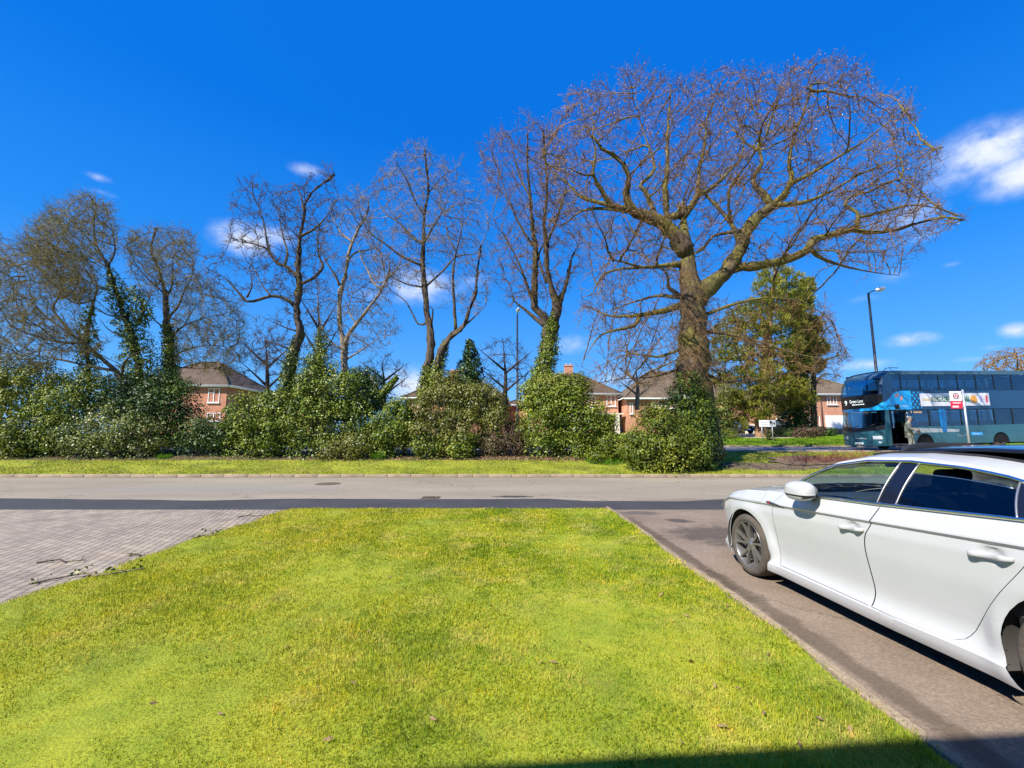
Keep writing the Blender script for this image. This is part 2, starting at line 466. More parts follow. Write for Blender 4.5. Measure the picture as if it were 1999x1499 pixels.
m_pave = paving_mat()
m_kerb = noisy('kerb_concrete', [(.3, (.20, .15, .095)), (.55, (.33, .25, .17)), (.8, (.40, .32, .23))], 1.5, .9, 50, .5, .3, .005)
m_edge = noisy('edging_concrete', [(.3, (.20, .15, .10)), (.55, (.30, .23, .155)), (.8, (.17, .15, .09))], 3, .95, 40, .6, .4, .006)
m_soil = noisy('bare_soil', [(.3, (.075, .052, .033)), (.55, (.14, .10, .062)), (.75, (.10, .095, .03))], 1.4, .95, 30, .6, .5, .02)
m_pinkdrive = noisy('gravel_drive', [(.3, (.36, .27, .21)), (.7, (.46, .36, .29))], 1, .9, 30, .4)

# the one big ground sheet
xs = [-1500, -300, -80, -40, -20, -10, 0, 10, 20, 40, 80, 300, 1500]
ys = sorted(set([-400, -60, -10, 0, 5, 9.6] + GY[1:]))
V = [(x, y, gz(y) - .004 * (y < 17.3)) for y in ys for x in xs]
nx = len(xs)
tag(link('ground', raw_mesh('ground', np.array(V), [(j * nx + i, j * nx + i + 1, (j + 1) * nx + i + 1, (j + 1) * nx + i) for j in range(len(ys) - 1) for i in range(nx - 1)]), m_ground), kind='structure')
LX0, LX1, LY1 = -4.78, 2.13, 9.66
def lawn_left(y): return -4.70 - .05 * math.sin(y * 2.1) + .03 * math.sin(y * 6.3) + (.9 * max(0, (y - 9.2)) ** 2) + .05 * (y - 4)*-.3
def lawn_right(y): return 2.10 + .025 * math.sin(y * 1.9) + .015 * math.sin(y * 5.7) - (.5 * max(0, (y - 9.25)) ** 2)
sheet('lawn', LX0, LX1, -1.9, LY1, .018, m_lawn, 40, 70, lawn_left, lawn_right, amp=.012)
sheet('road', -220, 220, 9.66, 17.35, .006, m_road, 2)
# fresh dark tarmac along the near side of the road, ragged on its far edge
xx = np.concatenate([np.linspace(-60, -12, 60), np.linspace(-11.9, 8, 160), np.linspace(8.2, 60, 40)])
def strip_far(x):
    y = 11.28 + .05 * math.sin(x * .8)
    if x < -5.2: y += .10 * math.sin((x + 5) * .5)
    y -= .22 * math.exp(-((x + 7.6) / .9) ** 2)
    if x > .2: y -= .42 * min(1, max(0, (x - .9) / 1.0))
    if x > 4.2: y += .45 * min(1, (x - 4.2) / 1.2)
    return y + inv_wobble(x, 3.1, .012)
V = []; Fa = []
for i, x in enumerate(xx):
    V += [(x, 9.63, .010), (x, strip_far(x), .010)]
    if i: Fa.append((2 * i - 2, 2 * i, 2 * i + 1, 2 * i - 1))
tag(link('tarmac_strip', raw_mesh('tarmac_strip', np.array(V), Fa), m_strip), kind='structure')
sheet('block_paving', -40, LX0, -1.9, 9.66, .008, m_pave, 2, 60, None, lambda y: lawn_left(y) + .1)
sheet('driveway', LX1, 14, -1.9, 9.66, .008, m_drive, 2, 60, lambda y: lawn_right(y) - .02, None)
# concrete edging between lawn and driveway
mb = MB(); y = -1.8
while y < 9.3:
    L = .905
    a, b2 = lawn_right(y) + .055, lawn_right(min(y + L, 9.4)) + .055
    ang = math.atan2(b2 - a, L)
    mb.box(((a + b2) / 2, y + L / 2, -.02 + random.uniform(-.006, .006)), (.07, L - .012, .085), rz=-ang, bev=.008)
    y += L
tag(mb.build('lawn_edging', m_edge), kind='structure')
# far kerb: kerbstones butted end to end
def kerb(name, x0, x1, y, z0, z1, depth, mat, L=.915, gap=.012, top=.1):
    mb = MB(); x = x0
    while x < x1:
        w = L if random.random() > .2 else L * .66
        h = z1 + random.uniform(-.008, .006)
        mb.box((x + w / 2, y + depth / 2 + random.uniform(-.006, .006), (z0 + h) / 2), (w - gap, depth, h - z0), bev=.014)
        x += w
    return tag(mb.build(name, mat), kind='structure')
kerb('kerb', -60, 30, 17.36, -.05, .112, .15, m_kerb)
sheet('main_road', -220, 220, 22.4, 29.2, .006, m_main, 2)
kerb('main_road_kerb', 6, 70, 29.2, .85, 1.03, .15, m_kerb)
kerb('main_road_near_kerb', 8, 60, 22.25, .75, .90, .14, m_kerb)
m_foot = noisy('footway_asphalt', [(.3, (.19, .185, .18)), (.7, (.25, .245, .24))], .8, .9, 40, .4)
sheet('footway', 8, 70, 31.2, 32.8, .008, m_ground, 2)
# driveway in front of the houses across the main road
sheet('gravel_drive', 20.5, 26.5, 38.0, 49.5, .02, m_pinkdrive, 2)
sheet('forecourt', 31, 46, 46.5, 53.0, .02, m_pinkdrive, 2)
sheet('house_footpath', -60, 60, 44.0, 45.6, .012, m_foot, 2)
# bare earth under the hedge and beside the oak
sheet('hedge_soil', -60, 9.5, 20.0, 22.0, .012, m_soil, 60, 8, amp=.0)
V = []; 
for i in range(48):
    a = i / 48 * 2 * math.pi
    rr = 1 + .18 * math.sin(3 * a + 1) + .12 * math.sin(7 * a)
    x = 11.6 + 3.4 * rr * math.cos(a); y = 18.9 + .55 * rr * math.sin(a)
    V.append((x, y, gz(y) + .014))
tag(link('soil_patch', raw_mesh('soil_patch', np.array(V), [tuple(range(48))]), m_soil), kind='structure')
V = []
for i in range(48):
    a = i / 48 * 2 * math.pi
    rr = 1 + .15 * math.sin(3 * a + 2) + .1 * math.sin(8 * a)
    x = 13.9 + 2.6 * rr * math.cos(a); y = 19.75 + .75 * rr * math.sin(a)
    V.append((x, y, gz(y) + .05))
tag(link('soil_bed', raw_mesh('soil_bed', np.array(V), [tuple(range(48))]), m_soil), kind='structure')

# ------------------------------------------------------------------ grass blades
def blades(name, X, Y, Z, Ln, W, mat, lean=.75, label=None, along=None):
    n = len(X)
    a = rng.uniform(0, 2 * np.pi, n)
    ca, sa = np.cos(a), np.sin(a)
    la = rng.uniform(0, 2 * np.pi, n)
    lm = np.abs(rng.normal(0, lean, n)).clip(0, 1.5)
    dx, dy = np.sin(lm) * np.cos(la) * Ln, np.sin(lm) * np.sin(la) * Ln
    dz = np.cos(lm) * Ln
    V = np.zeros((n, 5, 3))
    V[:, 0] = np.stack([X - ca * W / 2, Y - sa * W / 2, Z], 1)
    V[:, 1] = np.stack([X + ca * W / 2, Y + sa * W / 2, Z], 1)
    mx, my, mz = X + dx * .42, Y + dy * .42, Z + dz * .6
    V[:, 2] = np.stack([mx + ca * W * .38, my + sa * W * .38, mz], 1)
    V[:, 3] = np.stack([X + dx, Y + dy, Z + dz], 1)
    V[:, 4] = np.stack([mx - ca * W * .38, my - sa * W * .38, mz], 1)
    Fa = (np.arange(n)[:, None] * 5 + np.arange(5)).astype(np.int32)
    return tag(link(name, raw_mesh(name, V.reshape(-1, 3), Fa, 5), mat), kind='stuff')
m_blade = leafy('lawn_blades', [(.0, (.05, .115, .006)), (.22, (.14, .245, .008)), (.48, (.30, .365, .012)), (.72, (.46, .44, .022)), (1, (.56, .47, .13))], .5, .35, .3, (1.9, .49, .66, (.66, .53, .17)), .9, 6.5, True)
n = 520000
y0, y1 = 1.5, 9.68
u = rng.uniform(0, 1, n); pw = -.75
Y = (y0 ** (1 + pw) + u * (y1 ** (1 + pw) - y0 ** (1 + pw))) ** (1 / (1 + pw))
lim = np.minimum(1.27 * Y + 2.2, 4.9)
X = rng.uniform(-1, 1, n) * lim
ll = np.array([lawn_left(y) for y in np.linspace(0, 9.7, 400)]); lr = np.array([lawn_right(y) for y in np.linspace(0, 9.7, 400)])
edge = rng.normal(0, .03, n)
k = (X > np.interp(Y, np.linspace(0, 9.7, 400), ll) - .03 + edge) & (X < np.interp(Y, np.linspace(0, 9.7, 400), lr) + .01 + edge)
X, Y = X[k], Y[k]; n = len(X)
tuft = .5 + .5 * np.sin(X * 5.3 + 1.3 * np.sin(Y * 3.1)) * np.sin(Y * 4.7 + np.sin(X * 2.9)) + .6 * np.sin(X * 17 + 2 * np.sin(Y * 11)) * np.sin(Y * 15.3)
Ln = (.015 + .013 * rng.uniform(0, 1, n) + .009 * tuft.clip(-.3, 1)) * (1 + .05 * Y)
blades('lawn_grass', X, Y, np.full(n, .012), Ln, (.0028 + .0014 * rng.uniform(0, 1, n)) * np.maximum(1, Y / 2.6), m_blade, .8)
m_vblade = leafy('verge_blades', [(.0, (.07, .12, .008)), (.3, (.17, .24, .010)), (.55, (.29, .34, .014)), (.8, (.38, .36, .035)), (1, (.40, .31, .11))], .5, .3, .3, (.8, .52, .66, (.25, .185, .08)), .35)
n = 110000
X = rng.uniform(-27, 24, n); Y = 17.55 + (rng.uniform(0, 1, n) ** 1.15) * 4.6
k = (np.abs(X) < 1.2 * Y + 1) & ~((X < 9.0) & (Y > 20.9)) & (rng.uniform(0, 1, n) < .35 + .65 * (np.sin(X * 1.1 + np.sin(Y * 2)) * np.sin(Y * 2.3 + X * .4) > -.35))
k &= ~((((X - 11.6) / 3.6) ** 2 + ((Y - 18.9) / .6) ** 2 < 1) & (rng.uniform(0, 1, n) < .8))
X, Y = X[k], Y[k]
blades('verge_grass', X, Y, np.array([gz(y) for y in Y]) - .004, rng.uniform(.025, .075, len(X)), rng.uniform(.012, .022, len(X)), m_vblade, .7)
n = 60000
X = rng.uniform(9, 45, n); Y = 29.4 + rng.uniform(0, 1, n) * 15
m_fblade = leafy('far_blades', [(.0, (.05, .13, .006)), (.3, (.11, .25, .008)), (.6, (.19, .34, .010)), (1, (.30, .38, .02))], .5, .3, .3)
k = ~((X > 20.3) & (X < 26.7) & (Y > 38)) & (np.abs(Y - 44.8) > .9)
X, Y = X[k], Y[k]
blades('far_grass', X, Y, np.array([gz(y) for y in Y]) - .004, rng.uniform(.05, .14, len(X)), rng.uniform(.03, .05, len(X)), m_fblade, .6)
# bright tufts at the foot of the hedge
m_tuft = leafy('tuft_blades', [(.0, (.05, .16, .008)), (.5, (.11, .27, .012)), (1, (.2, .34, .02))], .45, .35, .4)
for lab, px, Y0, w, h in (('bright green tuft of long grass in front of the pale low shrub', 742, 20.2, .35, .42), ('low green grass tuft at the foot of the hedge left of the oak', 1180, 19.6, .9, .34),
                          ('small clump of yellow green grass at the dark end of the hedge', 330, 20.3, .3, .25)):
    c = at(px, 800, Y0)
    n = 900; a = rng.uniform(0, 2 * np.pi, n); rr = np.sqrt(rng.uniform(0, 1, n)) * w
    X = c[0] + rr * np.cos(a); Yt = Y0 + rr * np.sin(a) * .6
    o = blades('grass_tuft', X, Yt, np.array([gz(y) for y in Yt]) - .01, rng.uniform(.4, 1, n) * h, np.full(n, .014), m_tuft, .42)
    del o['kind']; tag(o, lab, 'grass tuft')
# ------------------------------------------------------------------ bark and foliage materials
def bark(name, a, b_, moss=None, moss_amt=.5, sc=3.0):
    m, t, b = new_mat(name)
    p = pos(t)
    vm = N(t, 'ShaderNodeVectorMath', operation='MULTIPLY'); vm.inputs[1].default_value = (1, 1, .22); t.links.new(p, vm.inputs[0])
    n = noise(t, vm.outputs[0], sc * 6, 6, .65)
    c = ramp(t, n.outputs[0], [(.3, a), (.7, b_)])
    if moss:
        n2 = noise(t, p, sc * .55, 5, .65)
        k = N(t, 'ShaderNodeMapRange'); k.inputs['From Min'].default_value = .62 - moss_amt * .3; k.inputs['From Max'].default_value = .68 - moss_amt * .2
        t.links.new(n2.outputs[0], k.inputs['Value'])
        c = mixc(t, k.outputs[0], c, mixc(t, n.outputs[0], tuple(x * .55 for x in moss), moss))
    t.links.new(c, b.inputs['Base Color']); b.inputs['Roughness'].default_value = .92; b.inputs['Specular IOR Level'].default_value = .2
    bump(t, b, n.outputs[0], .9, .05)
    return m
b_oak = bark('oak_bark', (.035, .025, .017), (.155, .112, .070), (.19, .165, .042), .58, 1.2)
b_oaklimb = bark('oak_limb_bark', (.07, .05, .036), (.19, .145, .10), (.20, .18, .05), .30, 1.6)
b_twig = bark('oak_twig_bark', (.085, .048, .018), (.30, .185, .075), None)
b_dark = bark('dark_bark', (.045, .034, .026), (.13, .10, .072), (.15, .14, .045), .25, 2)
b_pale = bark('pale_bark', (.16, .125, .09), (.36, .29, .21), (.20, .18, .07), .2, 2)
b_twig2 = bark('twig_bark', (.055, .040, .030), (.14, .10, .072), None)
b_twig3 = bark('pale_twig_bark', (.15, .12, .088), (.29, .235, .17), None)
b_twigy = bark('budding_twig_bark', (.11, .085, .035), (.25, .21, .07), None)
L_ivy = leafy('ivy_leaves', [(0, (.010, .026, .004)), (.28, (.045, .085, .008)), (.55, (.135, .185, .013)), (.8, (.25, .285, .022)), (1, (.38, .39, .07))], .46, .15, .36)
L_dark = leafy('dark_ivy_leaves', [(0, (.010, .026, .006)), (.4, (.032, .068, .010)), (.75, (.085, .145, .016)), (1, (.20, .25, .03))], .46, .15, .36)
L_bright = leafy('bright_leaves', [(0, (.03, .055, .006)), (.35, (.09, .13, .010)), (.65, (.19, .22, .016)), (1, (.34, .33, .04))], .5, .2, .35)
L_gold = leafy('golden_shrub_leaves', [(0, (.025, .040, .006)), (.35, (.095, .115, .014)), (.7, (.20, .20, .026)), (1, (.33, .30, .07))], .45, .2, .45)
L_pale = leafy('variegated_leaves', [(0, (.028, .055, .010)), (.4, (.10, .14, .022)), (.72, (.22, .245, .05)), (1, (.38, .37, .13))], .45, .15, .45)
L_bramble = leafy('bramble_leaves', [(0, (.03, .022, .014)), (.5, (.09, .060, .035)), (.8, (.15, .095, .055)), (1, (.07, .10, .02))], .6, .1, .3)
L_pine = leafy('pine_needles', [(0, (.035, .06, .010)), (.35, (.13, .155, .016)), (.65, (.28, .27, .030)), (1, (.42, .37, .07))], .5, .3, .3)
L_bud = leafy('catkin_buds', [(0, (.13, .10, .02)), (.5, (.24, .20, .035)), (1, (.34, .29, .06))], .6, .3, .3)
L_oakbud = leafy('oak_buds', [(0, (.22, .115, .045)), (.5, (.40, .23, .09)), (1, (.52, .34, .16))], .6, .2, .3)

# ------------------------------------------------------------------ bare-tree builder
def bulk_tubes(P0, P1, R0, R1, n):
    d = P1 - P0; L = np.linalg.norm(d, axis=1)[:, None] + 1e-9; d = d / L
    ref = np.where(np.abs(d[:, 2:3]) < .9, np.array([[0, 0, 1.]]), np.array([[1., 0, 0]]))
    u = np.cross(d, ref); u /= np.linalg.norm(u, axis=1)[:, None] + 1e-9
    w = np.cross(d, u)
    a = np.arange(n) * 2 * np.pi / n
    ring = np.cos(a)[None, :, None] * u[:, None, :] + np.sin(a)[None, :, None] * w[:, None, :]
    V = np.concatenate([P0[:, None, :] + ring * R0[:, None, None], P1[:, None, :] + ring * R1[:, None, None]], 1)
    m = len(P0); j = np.arange(n)
    Fa = np.stack([j, (j + 1) % n, (j + 1) % n + n, j + n], 1)[None] + (np.arange(m) * 2 * n)[:, None, None]
    return V.reshape(-1, 3), Fa.reshape(-1, 4)
def merge(parts):
    V = []; Fa = []; b = 0
    for v, f in parts:
        V.append(v); Fa.append(f + b); b += len(v)
    return np.concatenate(V), np.concatenate(Fa)
def in_poly(px, py, poly):
    c = np.zeros(len(px), bool); m = len(poly)
    for i in range(m):
        x1, y1 = poly[i]; x2, y2 = poly[(i + 1) % m]
        if y1 == y2: continue
        k = ((y1 > py) != (y2 > py)) & (px < (x2 - x1) * (py - y1) / (y2 - y1) + x1)
        c ^= k
    return c
def at_many(px, py, Y):
    cx = (px - 999.5) / F_PX; cy = (749.5 - py) / F_PX
    wy = math.cos(PITCH) - cy * math.sin(PITCH); wz = cy * math.cos(PITCH) + math.sin(PITCH)
    t = Y / wy
    return np.stack([cx * t, Y + 0 * t, wz * t + CAM_H], 1)
def zoomed(x0, y0, s):
    return lambda pts: [(x0 + p[0] / s, y0 + p[1] / s) + ((p[2] / s,) if len(p) > 2 else ()) for p in pts]
Z8 = zoomed(900, 100, 1.828); Z7 = zoomed(400, 300, 2.498); Z6 = zoomed(0, 360, 2.677)
def colonize(P, par, A, D, di, dk, maxn, up=.05, jit=.22, maxch=3, iters=160, sprout=None, outw=0.0):
    n = len(P); cen = P[:1] * [1, 1, 0] + A.mean(0) * [0, 0, 1] * .55 + [0, 0, 0]
    PP = np.zeros((maxn + 4000, 3)); PP[:n] = P
    pr = np.full(maxn + 4000, -1, int); pr[:n] = par
    ch = np.bincount(pr[:n][pr[:n] >= 0], minlength=maxn + 4000)
    near = np.zeros(len(A), int); dist = np.full(len(A), 1e9)
    for s in range(0, n, 256):
        d = np.linalg.norm(A[:, None] - PP[None, s:min(n, s + 256)], axis=2)
        if sprout is not None: d[:, ~sprout[s:s + 256]] = 1e8
        j = d.argmin(1); dm = d[np.arange(len(A)), j]
        k = dm < dist; dist[k] = dm[k]; near[k] = j[k] + s
    n0 = n
    for it in range(iters):
        if n >= maxn or len(A) == 0: break
        live = dist < di
        if not live.any(): break
        idx = near[live]; v = A[live] - PP[idx]; v /= np.linalg.norm(v, axis=1)[:, None] + 1e-9
        acc = np.zeros((n, 3)); np.add.at(acc, idx, v)
        cnt = np.bincount(idx, minlength=n)
        sel = np.where((cnt > 0) & (ch[:n] < maxch))[0]
        if len(sel) == 0: break
        d = acc[sel]; nn = np.linalg.norm(d, axis=1); ok = nn > .05
        sel = sel[ok]; d = d[ok] / nn[ok][:, None]
        # keep some of the parent's heading: smoother limbs
        gp = pr[sel]; hd = np.where(gp[:, None] >= 0, PP[sel] - PP[np.maximum(gp, 0)], 0); hd /= np.linalg.norm(hd, axis=1)[:, None] + 1e-9
        thick = sel < n0
        ow = PP[sel] - cen; ow /= np.linalg.norm(ow, axis=1)[:, None] + 1e-9
        d = d + np.where(thick[:, None], 0.0, .5) * hd + rng.normal(0, jit, d.shape) + [0, 0, up] + outw * ow
        d /= np.linalg.norm(d, axis=1)[:, None]
        q = PP[sel] + d * D
        m = len(q)
        PP[n:n + m] = q; pr[n:n + m] = sel; np.add.at(ch, sel, 1)
        for s in range(0, m, 256):
            e = min(m, s + 256)
            dd = np.linalg.norm(A[:, None] - q[None, s:e], axis=2)
            j = dd.argmin(1); dm = dd[np.arange(len(A)), j]
            k = dm < dist; dist[k] = dm[k]; near[k] = n + s + j[k]
        n += m
        keep = dist > dk
        stuck = np.zeros(len(A), bool)
        A, dist, near = A[keep], dist[keep], near[keep]
    return PP[:n].copy(), pr[:n].copy()
def tree(name, label, cat, Y, guides, crown, mats, n_attr=2500, depth=4.0, D=.35, dk=.55, di=3.5, rtip=.008, twigs=2, twig_len=(.18, .5), twig_r=.0078, spread=None,
         gscale=1.0, dys=None, jit=.15, up=.05, extra=None, group=None, buds=None, maxn=9000, trunk_n=1, noise_amp=.06, fork=2.0, sides=3, spray=0.0, rmax=.07, sprout=.22, outw=.28, gap=-.12):
    """guides: photo-traced limbs [(x, y, half width)...]; crown: outline polygon; depths are spread so the tree is round"""
    m_trunk, m_twig = mats
    nodes = []; par = []; rad = []; polys = []; spr = []
    for gi, g in enumerate(guides):
        g = [tuple(q) for q in g]
        d = (dys[gi] if dys and gi < len(dys) else None)
        if d is None: d = (0, 0) if gi < trunk_n else None
        pts = []
        L = len(g)
        if d is None:
            # leave from the nearest earlier node's depth, drift towards or away from the viewer
            x, y = g[0][0], g[0][1]
            p0 = at(x, y, Y)
            if nodes:
                NP = np.array(nodes); yr = [at(x, y, yy)[[0, 2]] for yy in (Y,)]
                j = np.argmin(np.hypot(NP[:, 0] - p0[0], NP[:, 2] - p0[2])); base = NP[j][1] - Y
            else: base = 0
            tot = math.hypot(g[-1][0] - g[0][0], g[-1][1] - g[0][1]) / F_PX * Y
            d = (base, base + random.choice((-1, 1)) * random.uniform(.25, .6) * min(tot, depth * 1.1))
        for i, q in enumerate(g):
            s = i / max(1, L - 1)
            dy = d[0] + (d[1] - d[0]) * s
            w = at(q[0], q[1], Y + dy)
            r = (q[2] if len(q) > 2 else 3.0) / F_PX * (Y + dy) * gscale
            pts.append((w[0], w[1], w[2], r))
        C = crom(pts, D)
        C[:, 3] = np.maximum(C[:, 3] * np.interp(np.linspace(0, 1, len(C)), [0, .35, .6, 1], [1, .85, .62, .25] if gi >= trunk_n else [1, 1, .9, .3]), .012)
        polys.append(C)
        b = len(nodes)
        if b:
            NP = np.array(nodes); dd = np.linalg.norm(NP - C[0, :3], axis=1); p = int(dd.argmin())
        else: p = -1
        for i, c in enumerate(C):
            nodes.append(c[:3]); rad.append(c[3]); par.append(p if i == 0 else b + i - 1)
            spr.append(i >= len(C) - 2 or (i > 1 and rng.uniform() < sprout))
    P = np.array(nodes); n0 = len(P)
    # attractors inside the crown outline
    crown = [(q[0], q[1]) for q in crown]
    bx = [q[0] for q in crown]; by = [q[1] for q in crown]
    k = 0; A = []
    while k < n_attr:
        x = rng.uniform(min(bx), max(bx), n_attr); y = rng.uniform(min(by), max(by), n_attr)
        m = in_poly(x, y, crown); x, y = x[m], y[m]
        edge = np.full(len(x), 1e9)
        for i in range(len(crown)):
            ax, ay = crown[i]; bx2, by2 = crown[(i + 1) % len(crown)]
            ex, ey = bx2 - ax, by2 - ay
            t = np.clip(((x - ax) * ex + (y - ay) * ey) / (ex * ex + ey * ey + 1e-9), 0, 1)
            edge = np.minimum(edge, np.hypot(x - ax - t * ex, y - ay - t * ey))
        em = edge.max() if len(edge) else 1
        dep = depth * np.sqrt(np.clip(1 - (1 - np.clip(edge / (em * .8), 0, 1)) ** 2, .02, 1))
        dy = rng.uniform(-1, 1, len(x)) * dep
        A.append(at_many(x, y, Y + dy)); k += len(x)
    A = np.concatenate(A)[:n_attr]
    ph = rng.uniform(0, 6.28, 6); fq = 5.2 / max(2.5, depth * 1.0 + 2)
    cl = np.sin(A[:, 0] * fq + ph[0] + 1.2 * np.sin(A[:, 2] * fq * .8 + ph[3])) * np.sin(A[:, 2] * fq * 1.15 + ph[1]) + .7 * np.sin(A[:, 1] * fq * 1.2 + ph[2]) * np.sin((A[:, 0] + A[:, 2]) * fq * 1.9 + ph[4])
    A = A[cl > gap]
    if spread:   # only near the traced limbs
        NP = P[:, :]
        dm = np.min(np.linalg.norm(A[:, None] - NP[None, ::2], axis=2), axis=1)
        A = A[(dm < spread)]
    PP, pr = colonize(P, np.array(par), A, D, di, dk, maxn, up, jit, sprout=np.array(spr), outw=outw)
    n = len(PP)
    r = np.zeros(n)
    acc = np.zeros(n)
    ch = np.bincount(pr[pr >= 0], minlength=n)
    for i in range(n - 1, -1, -1):
        ri = rtip if ch[i] == 0 else acc[i] ** (1 / fork)
        if i < n0: ri = max(rad[i], min(ri, rad[i] * 1.0))
        else: ri = min(ri, rmax)
        r[i] = ri
        if pr[i] >= 0 and i >= n0: acc[pr[i]] += ri ** fork
        elif pr[i] >= 0: acc[pr[i]] += 0
    base = nodes[0]
    root = thing(name, label, cat, (base[0], base[1], gz(base[1])), 0, group)
    # limbs as continuous, slightly lumpy tubes
    mb = MB()
    for gi, C in enumerate(polys):
        rr = C[:, 3] * (1 + noise_amp * np.sin(np.arange(len(C)) * 1.9 + gi) + noise_amp * rng.normal(0, .6, len(C)))
        if gi > 0:
            rr = rr.copy()
        V, Fa = sweep(C[:, :3] + rng.normal(0, .12, (len(C), 3)) * rr[:, None] * .6, rr, 18 if rr.max() > .25 else 8)
        if rr.max() > .2:
            V = V + rng.normal(0, .030, V.shape)
        mb.add(V, Fa, True)
    mb.build('trunk', m_trunk, root, fix=False)
    i = np.arange(n0, n); p = pr[i]
    R1 = r[i]; R0 = np.minimum(np.where(p < n0, R1 * 1.35, r[p]), R1 * 1.6)
    big = R1 > .03
    parts = []
    nbig = 0
    if big.any():
        parts.append(bulk_tubes(PP[p[big]], PP[i[big]], R0[big], R1[big], 6)); nbig = len(parts[0][1])
    sm = ~big
    parts.append(bulk_tubes(PP[p[sm]], PP[i[sm]], R0[sm], R1[sm], sides))
    # twigs
    tips = i[(R1 < .022)]
    if len(tips) and twigs > 0:
        tp = np.repeat(tips, int(twigs)); 
        hd = PP[tp] - PP[pr[tp]]; hd /= np.linalg.norm(hd, axis=1)[:, None] + 1e-9
        s0 = PP[tp] - (PP[tp] - PP[pr[tp]]) * rng.uniform(0, 1, len(tp))[:, None]
        def step(s, h, L, r0, r1):
            d = h + rng.normal(0, .34, h.shape) + [0, 0, up]; d /= np.linalg.norm(d, axis=1)[:, None]
            e = s + d * L[:, None]
            parts.append(bulk_tubes(s, e, np.full(len(s), r0), np.full(len(s), r1), 3)); return e, d
        L = rng.uniform(*twig_len, len(tp))
        cen = np.array([P[0, 0], P[0, 1], P[0, 2] + .45 * (PP[:, 2].max() - P[0, 2])]); ow = s0 - cen; ow /= np.linalg.norm(ow, axis=1)[:, None]
        d0 = .8 * hd + .35 * ow + rng.normal(0, .42, hd.shape)
        e, d = step(s0, d0, L * .5, twig_r, twig_r * .85)
        e2, d2 = step(e, d, L * .5, twig_r * .85, twig_r * .6)
        q = rng.uniform(0, 1, len(e)) < .7
        e3, d3 = step(e[q], d[q] + rng.normal(0, .6, d[q].shape), L[q] * .4, twig_r * .75, twig_r * .5)
        ends = np.concatenate([e2, e3])
        if spray:
            q = rng.uniform(0, 1, len(e2)) < spray
            e4, _ = step(e2[q], d2[q], L[q] * .45, twig_r * .6, twig_r * .45); step(e2[q], d2[q], L[q] * .4, twig_r * .6, twig_r * .45)
            ends = np.concatenate([ends, e4])
    v, f = merge(parts)
    cm = raw_mesh('crown', v, f, 4); co = link('crown', cm, m_twig, root); cm.materials.append(m_trunk)
    mi = np.zeros(len(f), dtype=np.int32); mi[:nbig] = 1; cm.polygons.foreach_set('material_index', mi)
    if buds and len(tips):
        frac, sz, mt, yl = buds
        E = ends[rng.uniform(0, 1, len(ends)) < frac * (yl(ends) if yl else 1)]
        leaves('buds', E + rng.normal(0, .03, E.shape), rng.normal(0, 1, E.shape), sz * rng.uniform(.6, 1.3, len(E)), mt, root, .7)
    return root, PP, pr, r
def leaves(name, C, Nn, size, mat, parent, ratio=.75, fold=.18):
    n = len(C)
    Nn = Nn / (np.linalg.norm(Nn, axis=1)[:, None] + 1e-9)
    t = rng.normal(0, 1, (n, 3)); t -= Nn * (t * Nn).sum(1)[:, None]; t /= np.linalg.norm(t, axis=1)[:, None] + 1e-9
    b = np.cross(Nn, t); s = np.broadcast_to(size, n)[:, None]
    V = np.zeros((n, 4, 3))
    V[:, 0] = C + t * s * .5; V[:, 2] = C - t * s * .5
    V[:, 1] = C + b * s * ratio * .5 + Nn * s * fold + t * s * .05; V[:, 3] = C - b * s * ratio * .5 + Nn * s * fold + t * s * .05
    return link(name, raw_mesh(name, V.reshape(-1, 3), np.arange(4 * n).reshape(-1, 4), 4), mat, parent)
def ivy_on(root, PTS, mat, dens=700, size=.10, lump=.35, name='ivy'):
    """ivy clothing a stem: PTS rows (x, y, z, radius)"""
    C = crom(PTS, .15)
    Cs = []; Ns = []
    for c0, c1 in zip(C[:-1], C[1:]):
        L = np.linalg.norm(c1[:3] - c0[:3]); rr = c0[3]
        k = max(3, int(dens * L * 2 * math.pi * rr))
        a = rng.uniform(0, 2 * np.pi, k); t = rng.uniform(0, 1, k)[:, None]
        T = (c1[:3] - c0[:3]) / (L + 1e-9); u = np.cross(T, [.2, 1, .1]); u /= np.linalg.norm(u); w = np.cross(T, u)
        nr = np.cos(a)[:, None] * u + np.sin(a)[:, None] * w
        lu = 1 + lump * np.sin(a * 2 + c0[2] * 4.1) * np.sin(c0[2] * 5.7 + a) + rng.normal(0, .22, k)
        Cs.append(c0[:3] + (c1[:3] - c0[:3]) * t + nr * (rr * lu)[:, None]); Ns.append(nr + rng.normal(0, .5, (k, 3)) + [0, 0, .25])
    Cs = np.concatenate(Cs); Ns = np.concatenate(Ns)
    return leaves(name, Cs, Ns, size * rng.uniform(.65, 1.3, len(Cs)), mat, root)
def trace(Y, pts, dy=(0, 0)):
    """photo-traced stem with half widths in pixels -> world rows (x, y, z, r)"""
    o = []
    for i, q in enumerate(pts):
        yy = Y + dy[0] + (dy[1] - dy[0]) * i / max(1, len(pts) - 1)
        w = at(q[0], q[1], yy); o.append((w[0], w[1], w[2], q[2] / F_PX * yy))
    return np.array(o)

